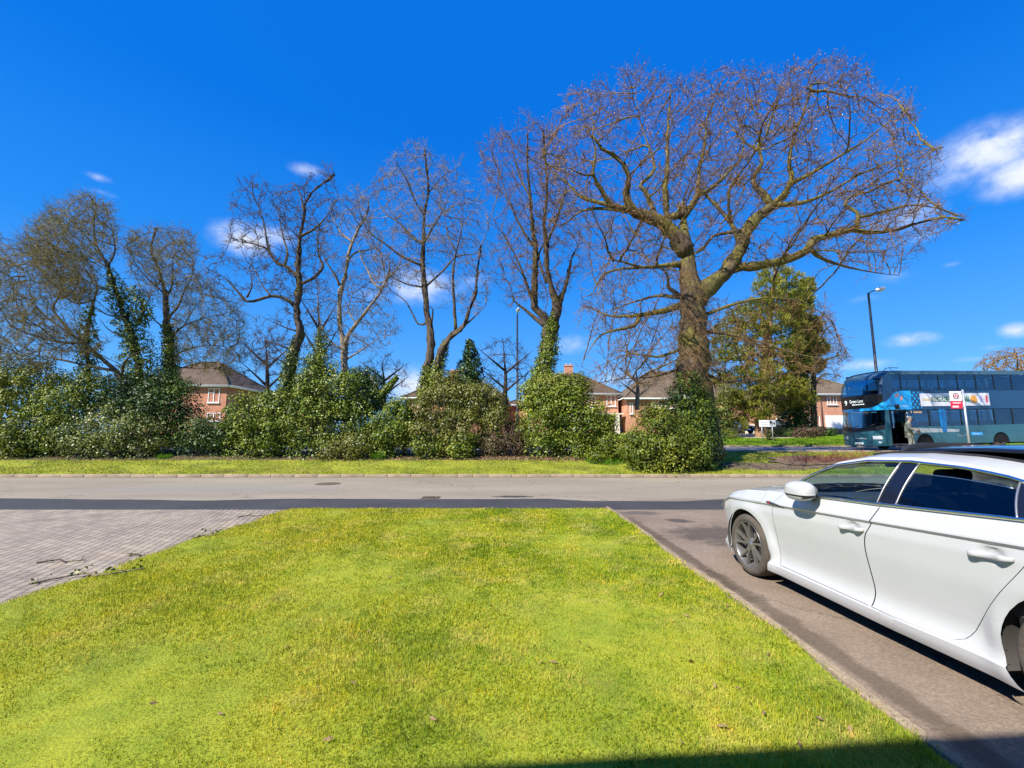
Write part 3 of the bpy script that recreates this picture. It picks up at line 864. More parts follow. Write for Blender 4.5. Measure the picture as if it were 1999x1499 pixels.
# ------------------------------------------------------------------ the great oak
OY = 19.6
oak_guides = [Z8(g) for g in [
    [(862, 1462, 78), (852, 1400, 66), (838, 1300, 57), (830, 1200, 55), (827, 1100, 54), (828, 1000, 50), (826, 920, 47), (818, 850, 46), (812, 790, 42), (806, 720, 38), (800, 660, 34), (795, 610, 28), (790, 562, 22)],
    [(806, 715, 36), (760, 655, 31), (705, 608, 28), (645, 585, 25), (605, 560, 23), (588, 505, 17), (600, 445, 13), (578, 400, 10), (540, 368, 7), (500, 345, 5), (470, 300, 4)],
    [(838, 880, 40), (880, 840, 32), (912, 820, 28), (950, 780, 27), (985, 725, 25), (1005, 680, 24), (1022, 635, 23), (1060, 590, 22), (1110, 550, 20), (1160, 502, 15), (1180, 452, 11), (1170, 392, 8), (1190, 300, 6), (1230, 200, 4), (1250, 120, 3)],
    [(955, 778, 20), (1005, 770, 17), (1060, 765, 16), (1150, 745, 16), (1236, 712, 16), (1262, 672, 16), (1330, 655, 14), (1400, 635, 12), (1450, 645, 9), (1540, 640, 7), (1640, 610, 5), (1720, 592, 4), (1790, 602, 3)],
    [(610, 565, 15), (540, 552, 12), (500, 492, 10), (472, 440, 8), (480, 350, 6), (455, 280, 4), (430, 210, 3)],
    [(600, 572, 9), (520, 562, 7), (430, 570, 6), (360, 620, 4), (300, 600, 3)],
    [(545, 553, 9), (430, 520, 7), (380, 470, 5), (330, 430, 4), (290, 380, 3)],
    [(792, 575, 16), (740, 590, 12), (728, 500, 11), (736, 420, 9), (735, 320, 7), (742, 220, 5), (750, 120, 3)],
    [(795, 590, 14), (830, 542, 11), (850, 465, 9), (850, 420, 8), (870, 330, 6), (880, 220, 4), (900, 120, 3)],
    [(815, 560, 11), (850, 515, 9), (905, 480, 8), (955, 430, 6), (1000, 378, 5), (1010, 280, 4), (1020, 150, 3)],
    [(700, 610, 12), (660, 505, 9), (640, 480, 8), (690, 420, 7), (670, 340, 5), (640, 250, 4), (620, 130, 3)],
    [(1108, 550, 14), (1080, 512, 13), (1042, 462, 10), (1072, 400, 8), (1060, 350, 7), (1018, 330, 5), (960, 260, 4), (930, 160, 3)],
    [(1000, 695, 12), (962, 612, 9), (900, 540, 8), (852, 490, 7), (830, 440, 5), (790, 380, 4)],
    [(965, 612, 7), (955, 560, 6), (962, 480, 6), (1000, 430, 5), (1030, 390, 4), (1090, 300, 3)],
    [(1128, 548, 10), (1220, 540, 8), (1320, 500, 6), (1420, 440, 5), (1520, 400, 4), (1620, 360, 3.5), (1720, 342, 3)],
    [(1176, 472, 9), (1260, 430, 7), (1340, 380, 6), (1440, 320, 5), (1540, 240, 4), (1600, 200, 3)],
    [(1414, 625, 8), (1415, 575, 7), (1368, 547, 6), (1400, 512, 5), (1470, 480, 4), (1560, 460, 3)],
    [(1418, 592, 7), (1520, 570, 6), (1600, 550, 5), (1700, 560, 4), (1785, 592, 3)],
    [(790, 760, 13), (720, 766, 11), (650, 771, 10), (590, 755, 9), (545, 745, 8)],
    [(640, 772, 6), (550, 780, 5), (500, 805, 5), (470, 862, 4), (430, 880, 3)],
    [(800, 902, 14), (720, 926, 12), (640, 941, 10), (540, 945, 7), (470, 920, 5), (420, 900, 3)],
    [(640, 942, 8), (620, 980, 7), (580, 990, 6), (500, 1012, 5), (450, 1080, 3), (430, 1120, 2.5)],
    [(790, 878, 10), (740, 842, 8), (738, 800, 6), (700, 760, 4)],
    [(780, 880, 8), (700, 872, 6), (600, 900, 5), (520, 930, 4)],
    [(1240, 700, 9), (1290, 740, 7), (1380, 770, 5), (1480, 790, 4), (1560, 800, 3)],
    [(1000, 640, 8), (900, 660, 6), (840, 720, 5), (700, 690, 4), (620, 650, 3)],
    [(870, 1000, 9), (960, 1010, 6), (1080, 1040, 5), (1200, 1080, 4), (1330, 1100, 3)],
    [(870, 940, 8), (980, 900, 6), (1100, 880, 5), (1230, 900, 4), (1320, 960, 3)],
    [(790, 1060, 7), (700, 1090, 5), (600, 1080, 4), (500, 1120, 3)],
    [(785, 1130, 6), (690, 1160, 4), (560, 1170, 3), (470, 1190, 2.5)],
    [(868, 1150, 7), (950, 1180, 5), (1050, 1170, 4), (1150, 1200, 3)],
]]
oak_crown = Z8([(430, 1010), (425, 880), (470, 790), (420, 700), (330, 640), (290, 560), (270, 440), (285, 320), (340, 230), (375, 145), (460, 115), (540, 85), (600, 50), (660, 75), (720, 85), (800, 105), (880, 75), (950, 70), (1010, 55), (1080, 65), (1130, 25),
    (1190, 45), (1240, 40), (1330, 15), (1400, 60), (1450, 65), (1475, 140), (1540, 150), (1605, 155), (1635, 215), (1600, 290), (1650, 325), (1735, 335), (1690, 400), (1680, 500), (1760, 560), (1800, 590), (1795, 620), (1700, 655), (1650, 740), (1560, 790), (1440, 810), (1330, 760), (1240, 740),
    (1100, 770), (950, 800), (880, 840), (880, 900), (1100, 860), (1250, 900), (1330, 1000), (1390, 1080), (1320, 1140), (1100, 1180), (900, 1200), (780, 1180), (600, 1200), (480, 1200), (400, 1120)])
oak, oakP, oakPr, oakR = tree('oak_tree', 'huge bare oak with a thick mossy trunk and wide spreading crown', 'tree', OY, oak_guides, oak_crown, (b_oak, b_twig),
    n_attr=14500, gap=-.32, depth=5.5, D=.32, dk=.43, di=4.5, rtip=.0095, twigs=2, twig_len=(.25, .7), twig_r=.0092, dys=[(0, .3), (.2, -1.5), (.1, 1.5), (.6, -1.2)], maxn=24000, jit=.15, up=.03, noise_amp=.05, rmax=.13, fork=1.95, sprout=.2,
    buds=(.75, .058, L_oakbud, lambda E: np.clip((E[:, 2] - 9) / 5, .08, 1)))
# snapped pale top of the central stub
w = at(900 + 788 / 1.828, 100 + 556 / 1.828, OY + .3)
mb = MB(); 
for k in range(7):
    a = k / 7 * 6.28
    mb.tube([w + np.array([.18 * math.cos(a), .18 * math.sin(a), -.5]), w + np.array([.12 * math.cos(a + .2), .12 * math.sin(a), random.uniform(.1, .5)])], [.12, .02], 6)
mb.build('broken_stub', bark('split_wood', (.10, .07, .04), (.24, .17, .10)), oak)
# buttressed root on the right of the trunk
mb = MB()
rt = trace(OY - .2, [(1380, 800, 14), (1388, 840, 16), (1394, 870, 17), (1394, 893, 16), (1392, 906, 13)])
mb.tube(rt[:, :3], rt[:, 3], 12); 
mb.build('root_flare', b_oak, oak)
ivy_on(oak, trace(OY - .35, [(1352, 908, 44), (1350, 870, 44), (1347, 830, 42), (1345, 790, 36), (1345, 750, 22), (1344, 728, 14)]), L_dark, 330, .11, .35)
# fringe of fine shoots along the trunk (epicormic growth)
def shoots(root, C, mat, n, L, r=.006, down=.0, name='shoots'):
    C = crom(C, .2)
    i = rng.integers(0, len(C) - 1, n)
    a = rng.uniform(0, 2 * np.pi, n)
    s = C[i, :3] + np.stack([np.cos(a), np.sin(a), 0 * a], 1) * (C[i, 3] * .92)[:, None]
    d = np.stack([np.cos(a), np.sin(a), rng.uniform(-.5, .6, n)], 1)
    parts = []
    ll = rng.uniform(.3, 1, n) * L
    for q in range(4):
        d = d + rng.normal(0, .38, d.shape) + [0, 0, -down]; d /= np.linalg.norm(d, axis=1)[:, None]
        e = s + d * (ll / 4)[:, None]
        parts.append(bulk_tubes(s, e, np.full(n, r * (1 - .18 * q)), np.full(n, r * (1 - .18 * (q + 1))), 3))
        if q < 3:
            d2 = d + rng.normal(0, .6, d.shape); d2 /= np.linalg.norm(d2, axis=1)[:, None]
            parts.append(bulk_tubes(e, e + d2 * (ll / 4)[:, None], np.full(n, r * .6), np.full(n, r * .35), 3))
        s = e
    v, f = merge(parts)
    return link(name, raw_mesh(name, v, f, 4), mat, root)
tr = trace(OY, [(q[0], q[1], q[2]) for q in oak_guides[0]])
shoots(oak, tr[3:11], bark('shoot_bark', (.11, .075, .05), (.25, .18, .12)), 380, 1.2, .0075, .10)

# ------------------------------------------------------------------ trees in and behind the hedge
TY = 22.0
treeD = [Z7(g) for g in [
    [(400, 1330, 24), (402, 1240, 24), (405, 1150, 23), (420, 1060, 21), (440, 950, 19), (466, 868, 17), (448, 790, 15), (452, 720, 15), (461, 640, 14), (455, 560, 13), (460, 480, 11), (465, 400, 9), (484, 300, 7), (492, 240, 6), (530, 180, 5), (600, 130, 4), (632, 100, 3)],
    [(440, 742, 11), (390, 706, 9), (322, 694, 9), (270, 710, 9), (206, 720, 9), (150, 660, 8), (100, 608, 6), (50, 580, 5), (10, 560, 4), (-15, 530, 3)],
    [(456, 605, 10), (400, 552, 9), (350, 530, 9), (310, 462, 7), (290, 350, 6), (270, 280, 5), (230, 200, 4), (188, 160, 3)],
    [(310, 465, 6), (240, 440, 5), (180, 430, 4), (125, 420, 3)],
    [(474, 632, 9), (530, 605, 8), (575, 552, 8), (556, 500, 6), (550, 430, 5), (540, 350, 4), (520, 300, 3)],
    [(465, 402, 8), (530, 370, 6), (582, 320, 5), (620, 270, 4), (652, 208, 3)],
    [(485, 292, 6), (466, 200, 5), (440, 150, 5), (428, 142, 4)],
    [(390, 545, 7), (402, 480, 6), (380, 400, 5), (360, 300, 4), (340, 250, 3)],
    [(465, 870, 6), (400, 850, 4), (330, 820, 3), (270, 790, 2)], [(440, 960, 5), (350, 930, 4), (280, 900, 3)], [(425, 1040, 5), (340, 1000, 3.5), (250, 1030, 2.5)],
    [(322, 694, 5), (280, 640, 4), (240, 560, 3)], [(205, 700, 5), (230, 640, 4), (215, 560, 3)]]]
crD = Z7([(-20, 480), (110, 480), (190, 540), (240, 500), (100, 440), (120, 350), (130, 200), (170, 120), (290, 120), (350, 180), (420, 150), (440, 180), (500, 60), (620, 60), (660, 180), (640, 330), (590, 420), (600, 560), (560, 640), (480, 700), (430, 720), (420, 860), (400, 1000), (250, 1080), (210, 1000), (260, 780), (400, 760), (320, 660), (230, 690), (200, 760), (100, 680), (-10, 620)])
tD, *_ = tree('bare_tree', 'bare tree with dark crooked limbs and a long low bough reaching left', 'tree', TY, treeD, crD, (b_dark, b_twig2), n_attr=3800, gap=-.5, depth=2.0, D=.22, dk=.27, di=1.6, spread=1.5, rtip=.0075, twigs=2, twig_len=(.15, .45), twig_r=.0078, dys=[(0, 0), (0, -1.2), (0, 1.0), (.6, .8), (0, 1.2)], group='bare trees along the hedge', rmax=.07)
ivy_on(tD, trace(TY, [(561, 800, 15), (562, 760, 13), (566, 720, 11), (573, 680, 8), (582, 655, 6)]), L_ivy, 500, .10)
treeE = [Z7(g) for g in [
    [(672, 1180, 18), (680, 1050, 17), (680, 950, 14), (662, 850, 11), (656, 700, 10), (680, 620, 10), (695, 520, 9), (720, 430, 7), (758, 350, 6), (790, 290, 4), (800, 230, 3)],
    [(686, 930, 12), (700, 880, 11), (740, 830, 10), (800, 750, 9), (860, 670, 9), (880, 622, 9), (920, 580, 6), (962, 548, 5), (1010, 530, 3)],
    [(657, 642, 7), (640, 600, 6), (600, 540, 5), (572, 480, 4), (560, 420, 3)],
    [(695, 522, 6), (740, 480, 5), (830, 460, 4), (870, 430, 3)], [(720, 432, 6), (660, 380, 5), (620, 300, 4), (610, 240, 3)],
    [(868, 655, 7), (830, 640, 5), (790, 560, 5), (760, 500, 4), (740, 420, 3)], [(880, 622, 6), (900, 560, 5), (890, 500, 3)],
    [(690, 1000, 6), (760, 960, 4), (850, 900, 3), (930, 880, 2)], [(672, 960, 5), (600, 900, 4), (560, 800, 3), (550, 700, 2)],
    [(740, 830, 5), (700, 760, 4), (720, 680, 3)]]]
crE = Z7([(540, 640), (560, 460), (590, 330), (620, 220), (700, 190), (740, 140), (800, 190), (830, 300), (860, 420), (850, 480), (900, 540), (1010, 500), (1020, 560), (880, 690), (960, 850), (900, 950), (760, 980), (620, 980), (520, 850)])
tE, *_ = tree('bare_tree', 'bare tree with two pale bark stems forking low, right one leaning right', 'tree', TY + .6, treeE, crE, (b_pale, b_twig3), n_attr=2700, gap=-.5, depth=2.2, D=.24, dk=.30, di=1.8, spread=1.9, rtip=.007, twigs=2, twig_len=(.15, .45), twig_r=.0075, group='bare trees along the hedge', rmax=.07)
treeF = [Z7(g) for g in [
    [(1075, 1240, 24), (1073, 1150, 23), (1076, 1080, 22), (1092, 1010, 20), (1102, 950, 19), (1095, 850, 15), (1080, 750, 13), (1070, 640, 12), (1060, 540, 11), (1065, 440, 9), (1070, 300, 6), (1090, 180, 5), (1080, 60, 4), (1072, -20, 3)],
    [(1118, 1130, 22), (1132, 1050, 20), (1150, 965, 18), (1200, 890, 15), (1258, 842, 12), (1290, 760, 8), (1320, 680, 6), (1330, 560, 5), (1345, 450, 3)],
    [(1224, 862, 9), (1215, 720, 8), (1210, 600, 7), (1225, 480, 6), (1250, 380, 5), (1262, 250, 3), (1270, 150, 2.5)],
    [(1056, 545, 8), (960, 500, 7), (880, 440, 6), (800, 380, 5), (760, 300, 4), (745, 200, 3)],
    [(1080, 645, 6), (1160, 572, 5), (1230, 500, 5), (1330, 480, 4), (1382, 370, 3)], [(1064, 442, 7), (1000, 400, 6), (950, 340, 5), (880, 290, 4), (830, 200, 3), (810, 130, 2.5)],
    [(1070, 302, 5), (1020, 220, 4), (980, 120, 4), (922, 20, 3)], [(1085, 200, 4), (1150, 120, 3.5), (1242, 60, 2.5)], [(1082, 822, 6), (1040, 830, 5), (980, 722, 4), (900, 660, 4), (878, 605, 3)],
    [(1102, 850, 7), (1112, 760, 6), (1090, 736, 5)], [(1066, 440, 6), (1110, 360, 5), (1160, 280, 4), (1200, 180, 3)], [(1262, 842, 6), (1320, 790, 4), (1370, 740, 3)], [(1072, 650, 6), (1000, 640, 5), (930, 610, 4), (870, 560, 3)], [(1226, 480, 4), (1180, 380, 3.5), (1170, 280, 2.5)]]]
crF = Z7([(860, 690), (800, 520), (740, 420), (735, 150), (830, 120), (870, 40), (920, -20), (1000, -60), (1072, -70), (1130, 10), (1200, 20), (1265, 20), (1300, 120), (1370, 200), (1400, 350), (1390, 520), (1390, 700), (1340, 800), (1250, 780), (1180, 680), (1100, 660), (1000, 660)])
tF, *_ = tree('bare_tree', 'tall twin stemmed bare tree with an upright open crown, in the middle of the hedge', 'tree', TY + .2, treeF, crF, (b_dark, b_twig3), n_attr=4300, gap=-.5, depth=3.0, D=.26, dk=.33, di=2.2, rtip=.007, twigs=2, twig_len=(.18, .5), twig_r=.0075, group='bare trees along the hedge', up=.1, rmax=.075)
ivy_on(tF, trace(TY + .1, [(826, 790, 12), (830, 750, 10), (834, 715, 8)]), L_ivy, 400, .10)
ivy_on(tF, trace(TY + .1, [(846, 790, 14), (852, 745, 12), (860, 700, 9), (870, 665, 5)]), L_ivy, 400, .10)
treeG = [[(1052, 800, 13), (1056, 745, 13), (1068, 690, 13), (1070, 655, 12), (1068, 634, 9), (1060, 616, 8), (1044, 598, 7), (1043, 560, 6), (1046, 500, 5), (1040, 440, 4), (1035, 380, 3), (1030, 320, 2), (1030, 262, 1.3)],
    [(1076, 650, 10), (1085, 615, 9), (1086, 592, 8), (1078, 566, 6), (1069, 530, 5), (1066, 480, 5), (1062, 430, 4), (1068, 380, 3), (1065, 320, 2), (1060, 255, 1.3)],
    [(1086, 612, 8), (1091, 592, 7), (1101, 566, 5), (1109, 540, 4), (1114, 510, 3), (1128, 480, 2)],
    [(1062, 636, 5), (1046, 622, 4.5), (1020, 600, 4), (1004, 588, 3), (998, 566, 2)], [(1044, 598, 4), (1030, 560, 3), (1016, 520, 2.5), (990, 470, 2), (960, 420, 1.5)],
    [(1040, 480, 3), (1010, 430, 2.5), (985, 370, 2), (965, 310, 1.5)], [(1066, 480, 3), (1090, 420, 2.5), (1106, 360, 2), (1100, 300, 1.5)], [(1036, 390, 2.5), (1010, 330, 2), (995, 260, 1.5)], [(1066, 552, 3), (1052, 500, 2.5), (1070, 460, 2)]]
crG = [(940, 340), (932, 290), (985, 240), (1030, 222), (1080, 250), (1105, 330), (1125, 420), (1140, 480), (1142, 520), (1115, 565), (1095, 590), (1040, 590), (1000, 605), (955, 545), (970, 450), (950, 400)]
tG, *_ = tree('bare_tree', 'slender bare tree with an ivy covered trunk, next left of the great oak', 'tree', TY + .4, treeG, crG, (b_dark, b_twig), n_attr=3900, gap=-.45, depth=2.6, D=.25, dk=.32, di=2.0, rtip=.0072, twigs=2, twig_len=(.2, .55), twig_r=.0075, group='bare trees along the hedge', up=.12, rmax=.07,
    buds=(.25, .045, L_oakbud, lambda E: np.clip((E[:, 2] - 8) / 4, .05, 1)))
ivy_on(tG, trace(TY + .3, [(1050, 800, 19), (1054, 750, 17), (1066, 700, 17), (1071, 665, 14), (1078, 630, 9), (1086, 608, 5), (1092, 588, 2)]), L_ivy, 480, .10)
treeA = [Z6(g) for g in [
    [(735, 1250, 17), (690, 1140, 16), (640, 1030, 16), (600, 972, 14), (520, 900, 12), (440, 830, 11), (370, 780, 10), (310, 700, 9), (276, 650, 8), (300, 600, 8), (320, 540, 7), (308, 480, 6), (250, 430, 5), (210, 370, 3)],
    [(600, 972, 11), (520, 960, 10), (430, 940, 9), (300, 912, 8), (180, 890, 6), (70, 870, 4), (-20, 880, 3)],
    [(440, 830, 9), (300, 822, 8), (150, 780, 8), (60, 740, 7), (0, 650, 6), (-60, 590, 4)], [(370, 780, 7), (250, 700, 6), (180, 620, 5), (150, 540, 4), (120, 440, 3)],
    [(636, 1000, 8), (650, 930, 7), (690, 895, 6), (740, 870, 4), (830, 830, 3)], [(300, 820, 5), (200, 740, 4), (60, 660, 3), (-40, 640, 2)], [(300, 600, 5), (380, 560, 4), (420, 470, 3)]]]
crA = Z6([(-170, 860), (-170, 420), (-80, 290), (0, 280), (120, 270), (230, 300), (330, 330), (430, 430), (480, 560), (420, 640), (460, 760), (560, 800), (560, 900), (400, 900), (250, 960), (80, 950), (-80, 930)])
tA, *_ = tree('bare_tree', 'bare tree leaning far left from the hedge, with low spreading limbs', 'tree', TY - .2, treeA, crA, (b_dark, b_twigy), n_attr=5200, gap=-.55, gscale=.8, depth=3.4, D=.26, dk=.33, di=2.4, rtip=.007, twigs=3, twig_len=(.2, .6), twig_r=.0072, group='bare trees along the hedge', up=.06, rmax=.075, spray=.4)
treeB = [Z6(g) for g in [
    [(740, 1220, 24), (735, 1100, 24), (725, 1000, 22), (715, 900, 22), (690, 800, 20), (660, 720, 18), (625, 610, 15), (592, 500, 12), (552, 405, 9), (505, 320, 7), (490, 210, 5), (500, 120, 3), (470, 60, 2.5)],
    [(470, 1060, 12), (462, 980, 12), (455, 800, 11), (470, 690, 11), (492, 600, 9), (510, 530, 8), (470, 480, 6), (420, 400, 5), (360, 300, 4), (330, 220, 3)],
    [(724, 730, 12), (750, 640, 11), (700, 570, 9), (650, 530, 7)], [(552, 430, 6), (480, 380, 5), (380, 372, 4), (300, 330, 3)], [(565, 425, 6), (600, 350, 5), (590, 250, 4), (560, 150, 3)],
    [(492, 602, 6), (400, 622, 5), (300, 562, 4), (230, 500, 3)], [(500, 320, 5), (430, 250, 4), (380, 170, 3), (350, 120, 2)], [(650, 700, 6), (560, 680, 5), (480, 640, 4), (400, 660, 3)], [(660, 800, 6), (570, 760, 5), (520, 700, 4)]]]
crB = Z6([(130, 330), (140, 240), (230, 160), (270, 90), (380, 95), (450, 50), (560, 100), (620, 180), (630, 330), (610, 420), (540, 440), (560, 560), (500, 640), (420, 620), (300, 600), (200, 480)])
tB, *_ = tree('bare_tree', 'tall budding tree with thick ivy up its stems, highest crown at the left', 'tree', TY + 1.2, treeB, crB, (b_dark, b_twigy), n_attr=5200, gap=-.55, gscale=.8, depth=3.4, D=.26, dk=.33, di=2.4, rtip=.007, twigs=3, twig_len=(.2, .6), twig_r=.0072, group='bare trees along the hedge', up=.1, rmax=.075, spray=.5,
    buds=(.55, .05, L_bud, lambda E: .15 + .85 * (np.sin(E[:, 0] * 1.1 + 2) * np.sin(E[:, 2] * 1.3) > .1)))
ivy_on(tB, trace(TY + 1.0, [(x[0], x[1], x[2]) for x in Z6([(745, 1200, 75), (740, 1060, 62), (722, 950, 66), (710, 860, 56), (672, 740, 46), (645, 660, 36), (618, 580, 40), (590, 500, 26), (565, 440, 12)])]), L_ivy, 240, .11, .5)
ivy_on(tB, trace(TY + 1.0, [(x[0], x[1], x[2]) for x in Z6([(735, 740, 26), (758, 660, 38), (720, 590, 30), (680, 545, 14)])]), L_ivy, 240, .11, .5)
ivy_on(tB, trace(TY + 1.2, [(x[0], x[1], x[2]) for x in Z6([(470, 1040, 30), (460, 940, 38), (452, 800, 36), (455, 720, 28), (482, 640, 14)])]), L_ivy, 240, .11, .5)
treeC = [Z6(g) for g in [
    [(888, 1120, 28), (890, 1010, 28), (886, 850, 24), (870, 700, 19), (860, 560, 12), (832, 450, 8), (792, 350, 6), (800, 280, 4), (820, 230, 3)],
    [(870, 702, 10), (930, 640, 8), (962, 560, 7), (1002, 480, 5), (1010, 400, 3)], [(884, 805, 9), (960, 740, 7), (1060, 700, 5), (1160, 680, 4), (1230, 700, 2.5)], [(900, 905, 7), (980, 860, 6), (1100, 840, 4), (1200, 852, 3)],
    [(850, 562, 6), (760, 480, 5), (700, 400, 4), (660, 320, 3)], [(865, 602, 7), (900, 520, 6), (902, 400, 5), (940, 320, 3)], [(870, 760, 6), (800, 700, 5), (760, 640, 3)], [(960, 740, 4), (1020, 640, 4), (1080, 580, 3)], [(900, 950, 5), (1000, 960, 4), (1120, 960, 3)]]]
crC = Z6([(630, 340), (670, 240), (800, 215), (900, 240), (990, 255), (1040, 350), (1020, 440), (1140, 560), (1260, 650), (1280, 800), (1270, 910), (1200, 1010), (1050, 970), (930, 940), (900, 780), (840, 640), (760, 600), (690, 480)])
tC, *_ = tree('bare_tree', 'bare tree with an upright trunk and fine drooping twigs, left of the brick gable', 'tree', TY + 1.8, treeC, crC, (b_dark, b_twigy), n_attr=5200, gap=-.6, gscale=.78, depth=3.0, D=.25, dk=.31, di=2.2, rtip=.0068, twigs=3, twig_len=(.2, .6), twig_r=.007, group='bare trees along the hedge', up=.02, rmax=.07, spray=.5,
    buds=(.28, .045, L_bud, lambda E: np.clip((E[:, 2] - 7.5) / 3, .05, 1)))
ivy_on(tC, trace(TY + 1.7, [(x[0], x[1], x[2]) for x in Z6([(888, 1120, 50), (888, 1000, 38), (886, 900, 33), (880, 800, 26), (872, 730, 18)])]), L_ivy, 420, .10, .3)
# smaller bare trees standing behind the hedge
for lab, px, base, top, hw, Y, mt in (
        ('thin bare sapling with fine grey twigs behind the cone of ivy', 622, 760, 545, 46, 25.0, b_twig2), ('small bare tree behind the hedge between the brick gable and the crooked tree', 520, 800, 640, 62, 24.5, b_twig2),
        ('small bare tree behind the tall shrubs left of the twin stemmed tree', 748, 800, 690, 52, 26.0, b_twig2), ('low bare tree seen beside the left lamp column', 985, 800, 660, 60, 25.0, b_twig2),
        ('young bare tree between the two brick houses left of the oak', 1243, 800, 700, 46, 27.0, b_twig3)):
    g = [[(px, base, 5), (px + 2, base - (base - top) * .45, 3.5), (px - 2, top + 20, 2)]] + [[(px, base - (base - top) * f, 2.6), (px + s * hw * .5, base - (base - top) * (f + .18), 2), (px + s * hw * .9, base - (base - top) * (f + .32), 1.3)] for f, s in ((.25, 1), (.3, -1), (.5, 1), (.55, -1))]
    cr = [(px - hw, base - 40), (px - hw * .9, top + (base - top) * .35), (px - hw * .4, top), (px + hw * .4, top), (px + hw * .9, top + (base - top) * .35), (px + hw, base - 40)]
    tree('small_bare_tree', lab, 'tree', Y, g, cr, (mt, mt), n_attr=900, gap=-.6, depth=2.0, D=.26, dk=.38, di=2.5, rtip=.008, twigs=2, twig_len=(.2, .5), twig_r=.007, group='small bare trees behind the hedge', up=.08, rmax=.07)
# ------------------------------------------------------------------ the hedge: each shrub its own thing
def shrub(label, Y, blobs, mat, n, size=.10, name='shrub', group='shrubs along the hedge', core=.2, clump=(.14, .48), nclump=None, stems=14, stem_mat=None, ground=True, cat='shrub'):
    """blobs: (photo x, y, half width, half height, depth half size, y shift) ellipsoids; leaves sit on clumps spread over them"""
    Cs = []; Ns = []; vol = []
    n = int(n * 1.4); size = size * .86
    cens = []
    for (px, py, hw, hh, hd, dy) in blobs:
        c = at(px, py, Y + dy); s = (Y + dy) / F_PX
        cens.append((c, hw * s, hd, hh * s)); vol.append(hw * s * hh * s)
    vol = np.array(vol) / sum(vol)
    for (c, rx, ry, rz), w in zip(cens, vol):
        m = int(n * w)
        rad = np.array([rx, ry, rz])
        K = nclump or max(8, int(7.5 * (rx * rz + ry * rz + rx * ry) / (.36 ** 2) * .26))
        d = rng.normal(0, 1, (K, 3)); d /= np.linalg.norm(d, axis=1)[:, None]
        d[:, 1] = np.where((d[:, 1] > .35) & (rng.uniform(0, 1, K) < .7), -d[:, 1], d[:, 1])
        cc = c + d * rad * rng.uniform(.66, 1.10, K)[:, None]
        cr = rng.uniform(*clump, K)
        k = rng.choice(K, int(m * (1 - core)), p=(cr ** 2) / (cr ** 2).sum())
        u = rng.normal(0, 1, (len(k), 3)); u /= np.linalg.norm(u, axis=1)[:, None]
        p = cc[k] + u * (cr[k] * rng.uniform(.55, 1.08, len(k)))[:, None] * [1, 1, .85]
        Cs.append(p); Ns.append(u + .5 * d[k] + rng.normal(0, .45, u.shape) + [0, 0, .3])
        j = int(m * core)
        u = rng.normal(0, 1, (j, 3)); u /= np.linalg.norm(u, axis=1)[:, None]
        Cs.append(c + u * rad * rng.uniform(.35, .9, j)[:, None]); Ns.append(u + rng.normal(0, .5, u.shape))
    if ground:   # skirt of leaves down to the ground
        c, rx, ry, rz = cens[int(np.argmax(vol))]
        for (c, rx, ry, rz) in cens:
            if c[2] - rz > gz(c[1]) + .5: continue
            j = int(n * .16 / len(cens)); a = rng.uniform(0, 6.283, j); q = rng.uniform(.3, .98, j) ** .5
            X = c[0] + rx * q * np.cos(a); Yk = c[1] + ry * q * np.sin(a)
            Cs.append(np.stack([X, Yk, np.interp(Yk, GY, GZ) + rng.uniform(.02, .9, j)], 1)); Ns.append(np.stack([np.cos(a), np.sin(a), 0 * a], 1) + rng.normal(0, .5, (j, 3)) + [0, 0, .3])
    C = np.concatenate(Cs); Nn = np.concatenate(Ns)
    g = np.interp(C[:, 1], GY, GZ)
    k = C[:, 2] > g + .02; C, Nn = C[k], Nn[k]
    cx = np.mean([c[0][0] for c in cens]); cy = np.mean([c[0][1] for c in cens])
    root = thing(name, label, cat, (cx, cy, gz(cy)), 0, group)
    leaves('foliage', C, Nn, size * rng.uniform(.6, 1.35, len(C)), mat, root)
    if stems:
        mb = MB(); 
        for _ in range(stems):
            c, rx, ry, rz = cens[rng.integers(len(cens))]
            a = rng.uniform(0, 6.28); q = rng.uniform(.2, .95)
            e = c + np.array([math.cos(a) * rx * q, -abs(math.sin(a)) * ry * q, rng.uniform(-.3, .85) * rz])
            b0 = np.array([c[0] + rng.normal(0, .15) * rx, c[1] + rng.normal(0, .2), gz(c[1]) - .03 if ground else c[2] - rz])
            m_ = (b0 + e) / 2 + rng.normal(0, .12, 3)
            P = crom(np.array([b0, m_, e + rng.normal(0, .04, 3), e + (e - m_) * .28]), .2)
            mb.tube(P, np.linspace(.022, .005, len(P)), 5, True)
        mb.build('stem', stem_mat or b_pale, root, fix=False)
    return root
HY = 21.2
S = shrub
S('yellow green sunlit bush at the far left end of the hedge', HY, [(15, 800, 85, 78, 1.3, .1), (-60, 800, 80, 80, 1.2, .2), (50, 850, 60, 36, 1.0, -.4)], L_bright, 15000, .12)
S('tall golden twiggy bush behind the far left bush', HY + 1.6, [(20, 735, 75, 48, 1.0, 0), (90, 740, 50, 34, .9, .2)], L_gold, 6500, .10, stems=40, stem_mat=b_twigy)
S('mid green ivy bush with hollow dark centre, second from the left', HY + .3, [(135, 785, 58, 55, 1.2, 0), (110, 845, 62, 42, 1.1, -.3), (190, 768, 45, 42, 1.0, .4)], L_ivy, 12000, .11)
S('pale leaved straggly shrub at the front of the left hedge', HY - .5, [(225, 838, 58, 48, 1.0, 0), (285, 850, 45, 36, .9, -.1), (170, 850, 45, 38, .9, 0)], L_pale, 8500, .10, stems=30)
S('dark shaded ivy mound under the budding trees', HY + .5, [(300, 800, 66, 70, 1.3, 0), (250, 780, 50, 52, 1.1, .5), (345, 800, 48, 66, 1.2, .1), (318, 752, 46, 34, 1.0, .3)], L_dark, 16000, .11)
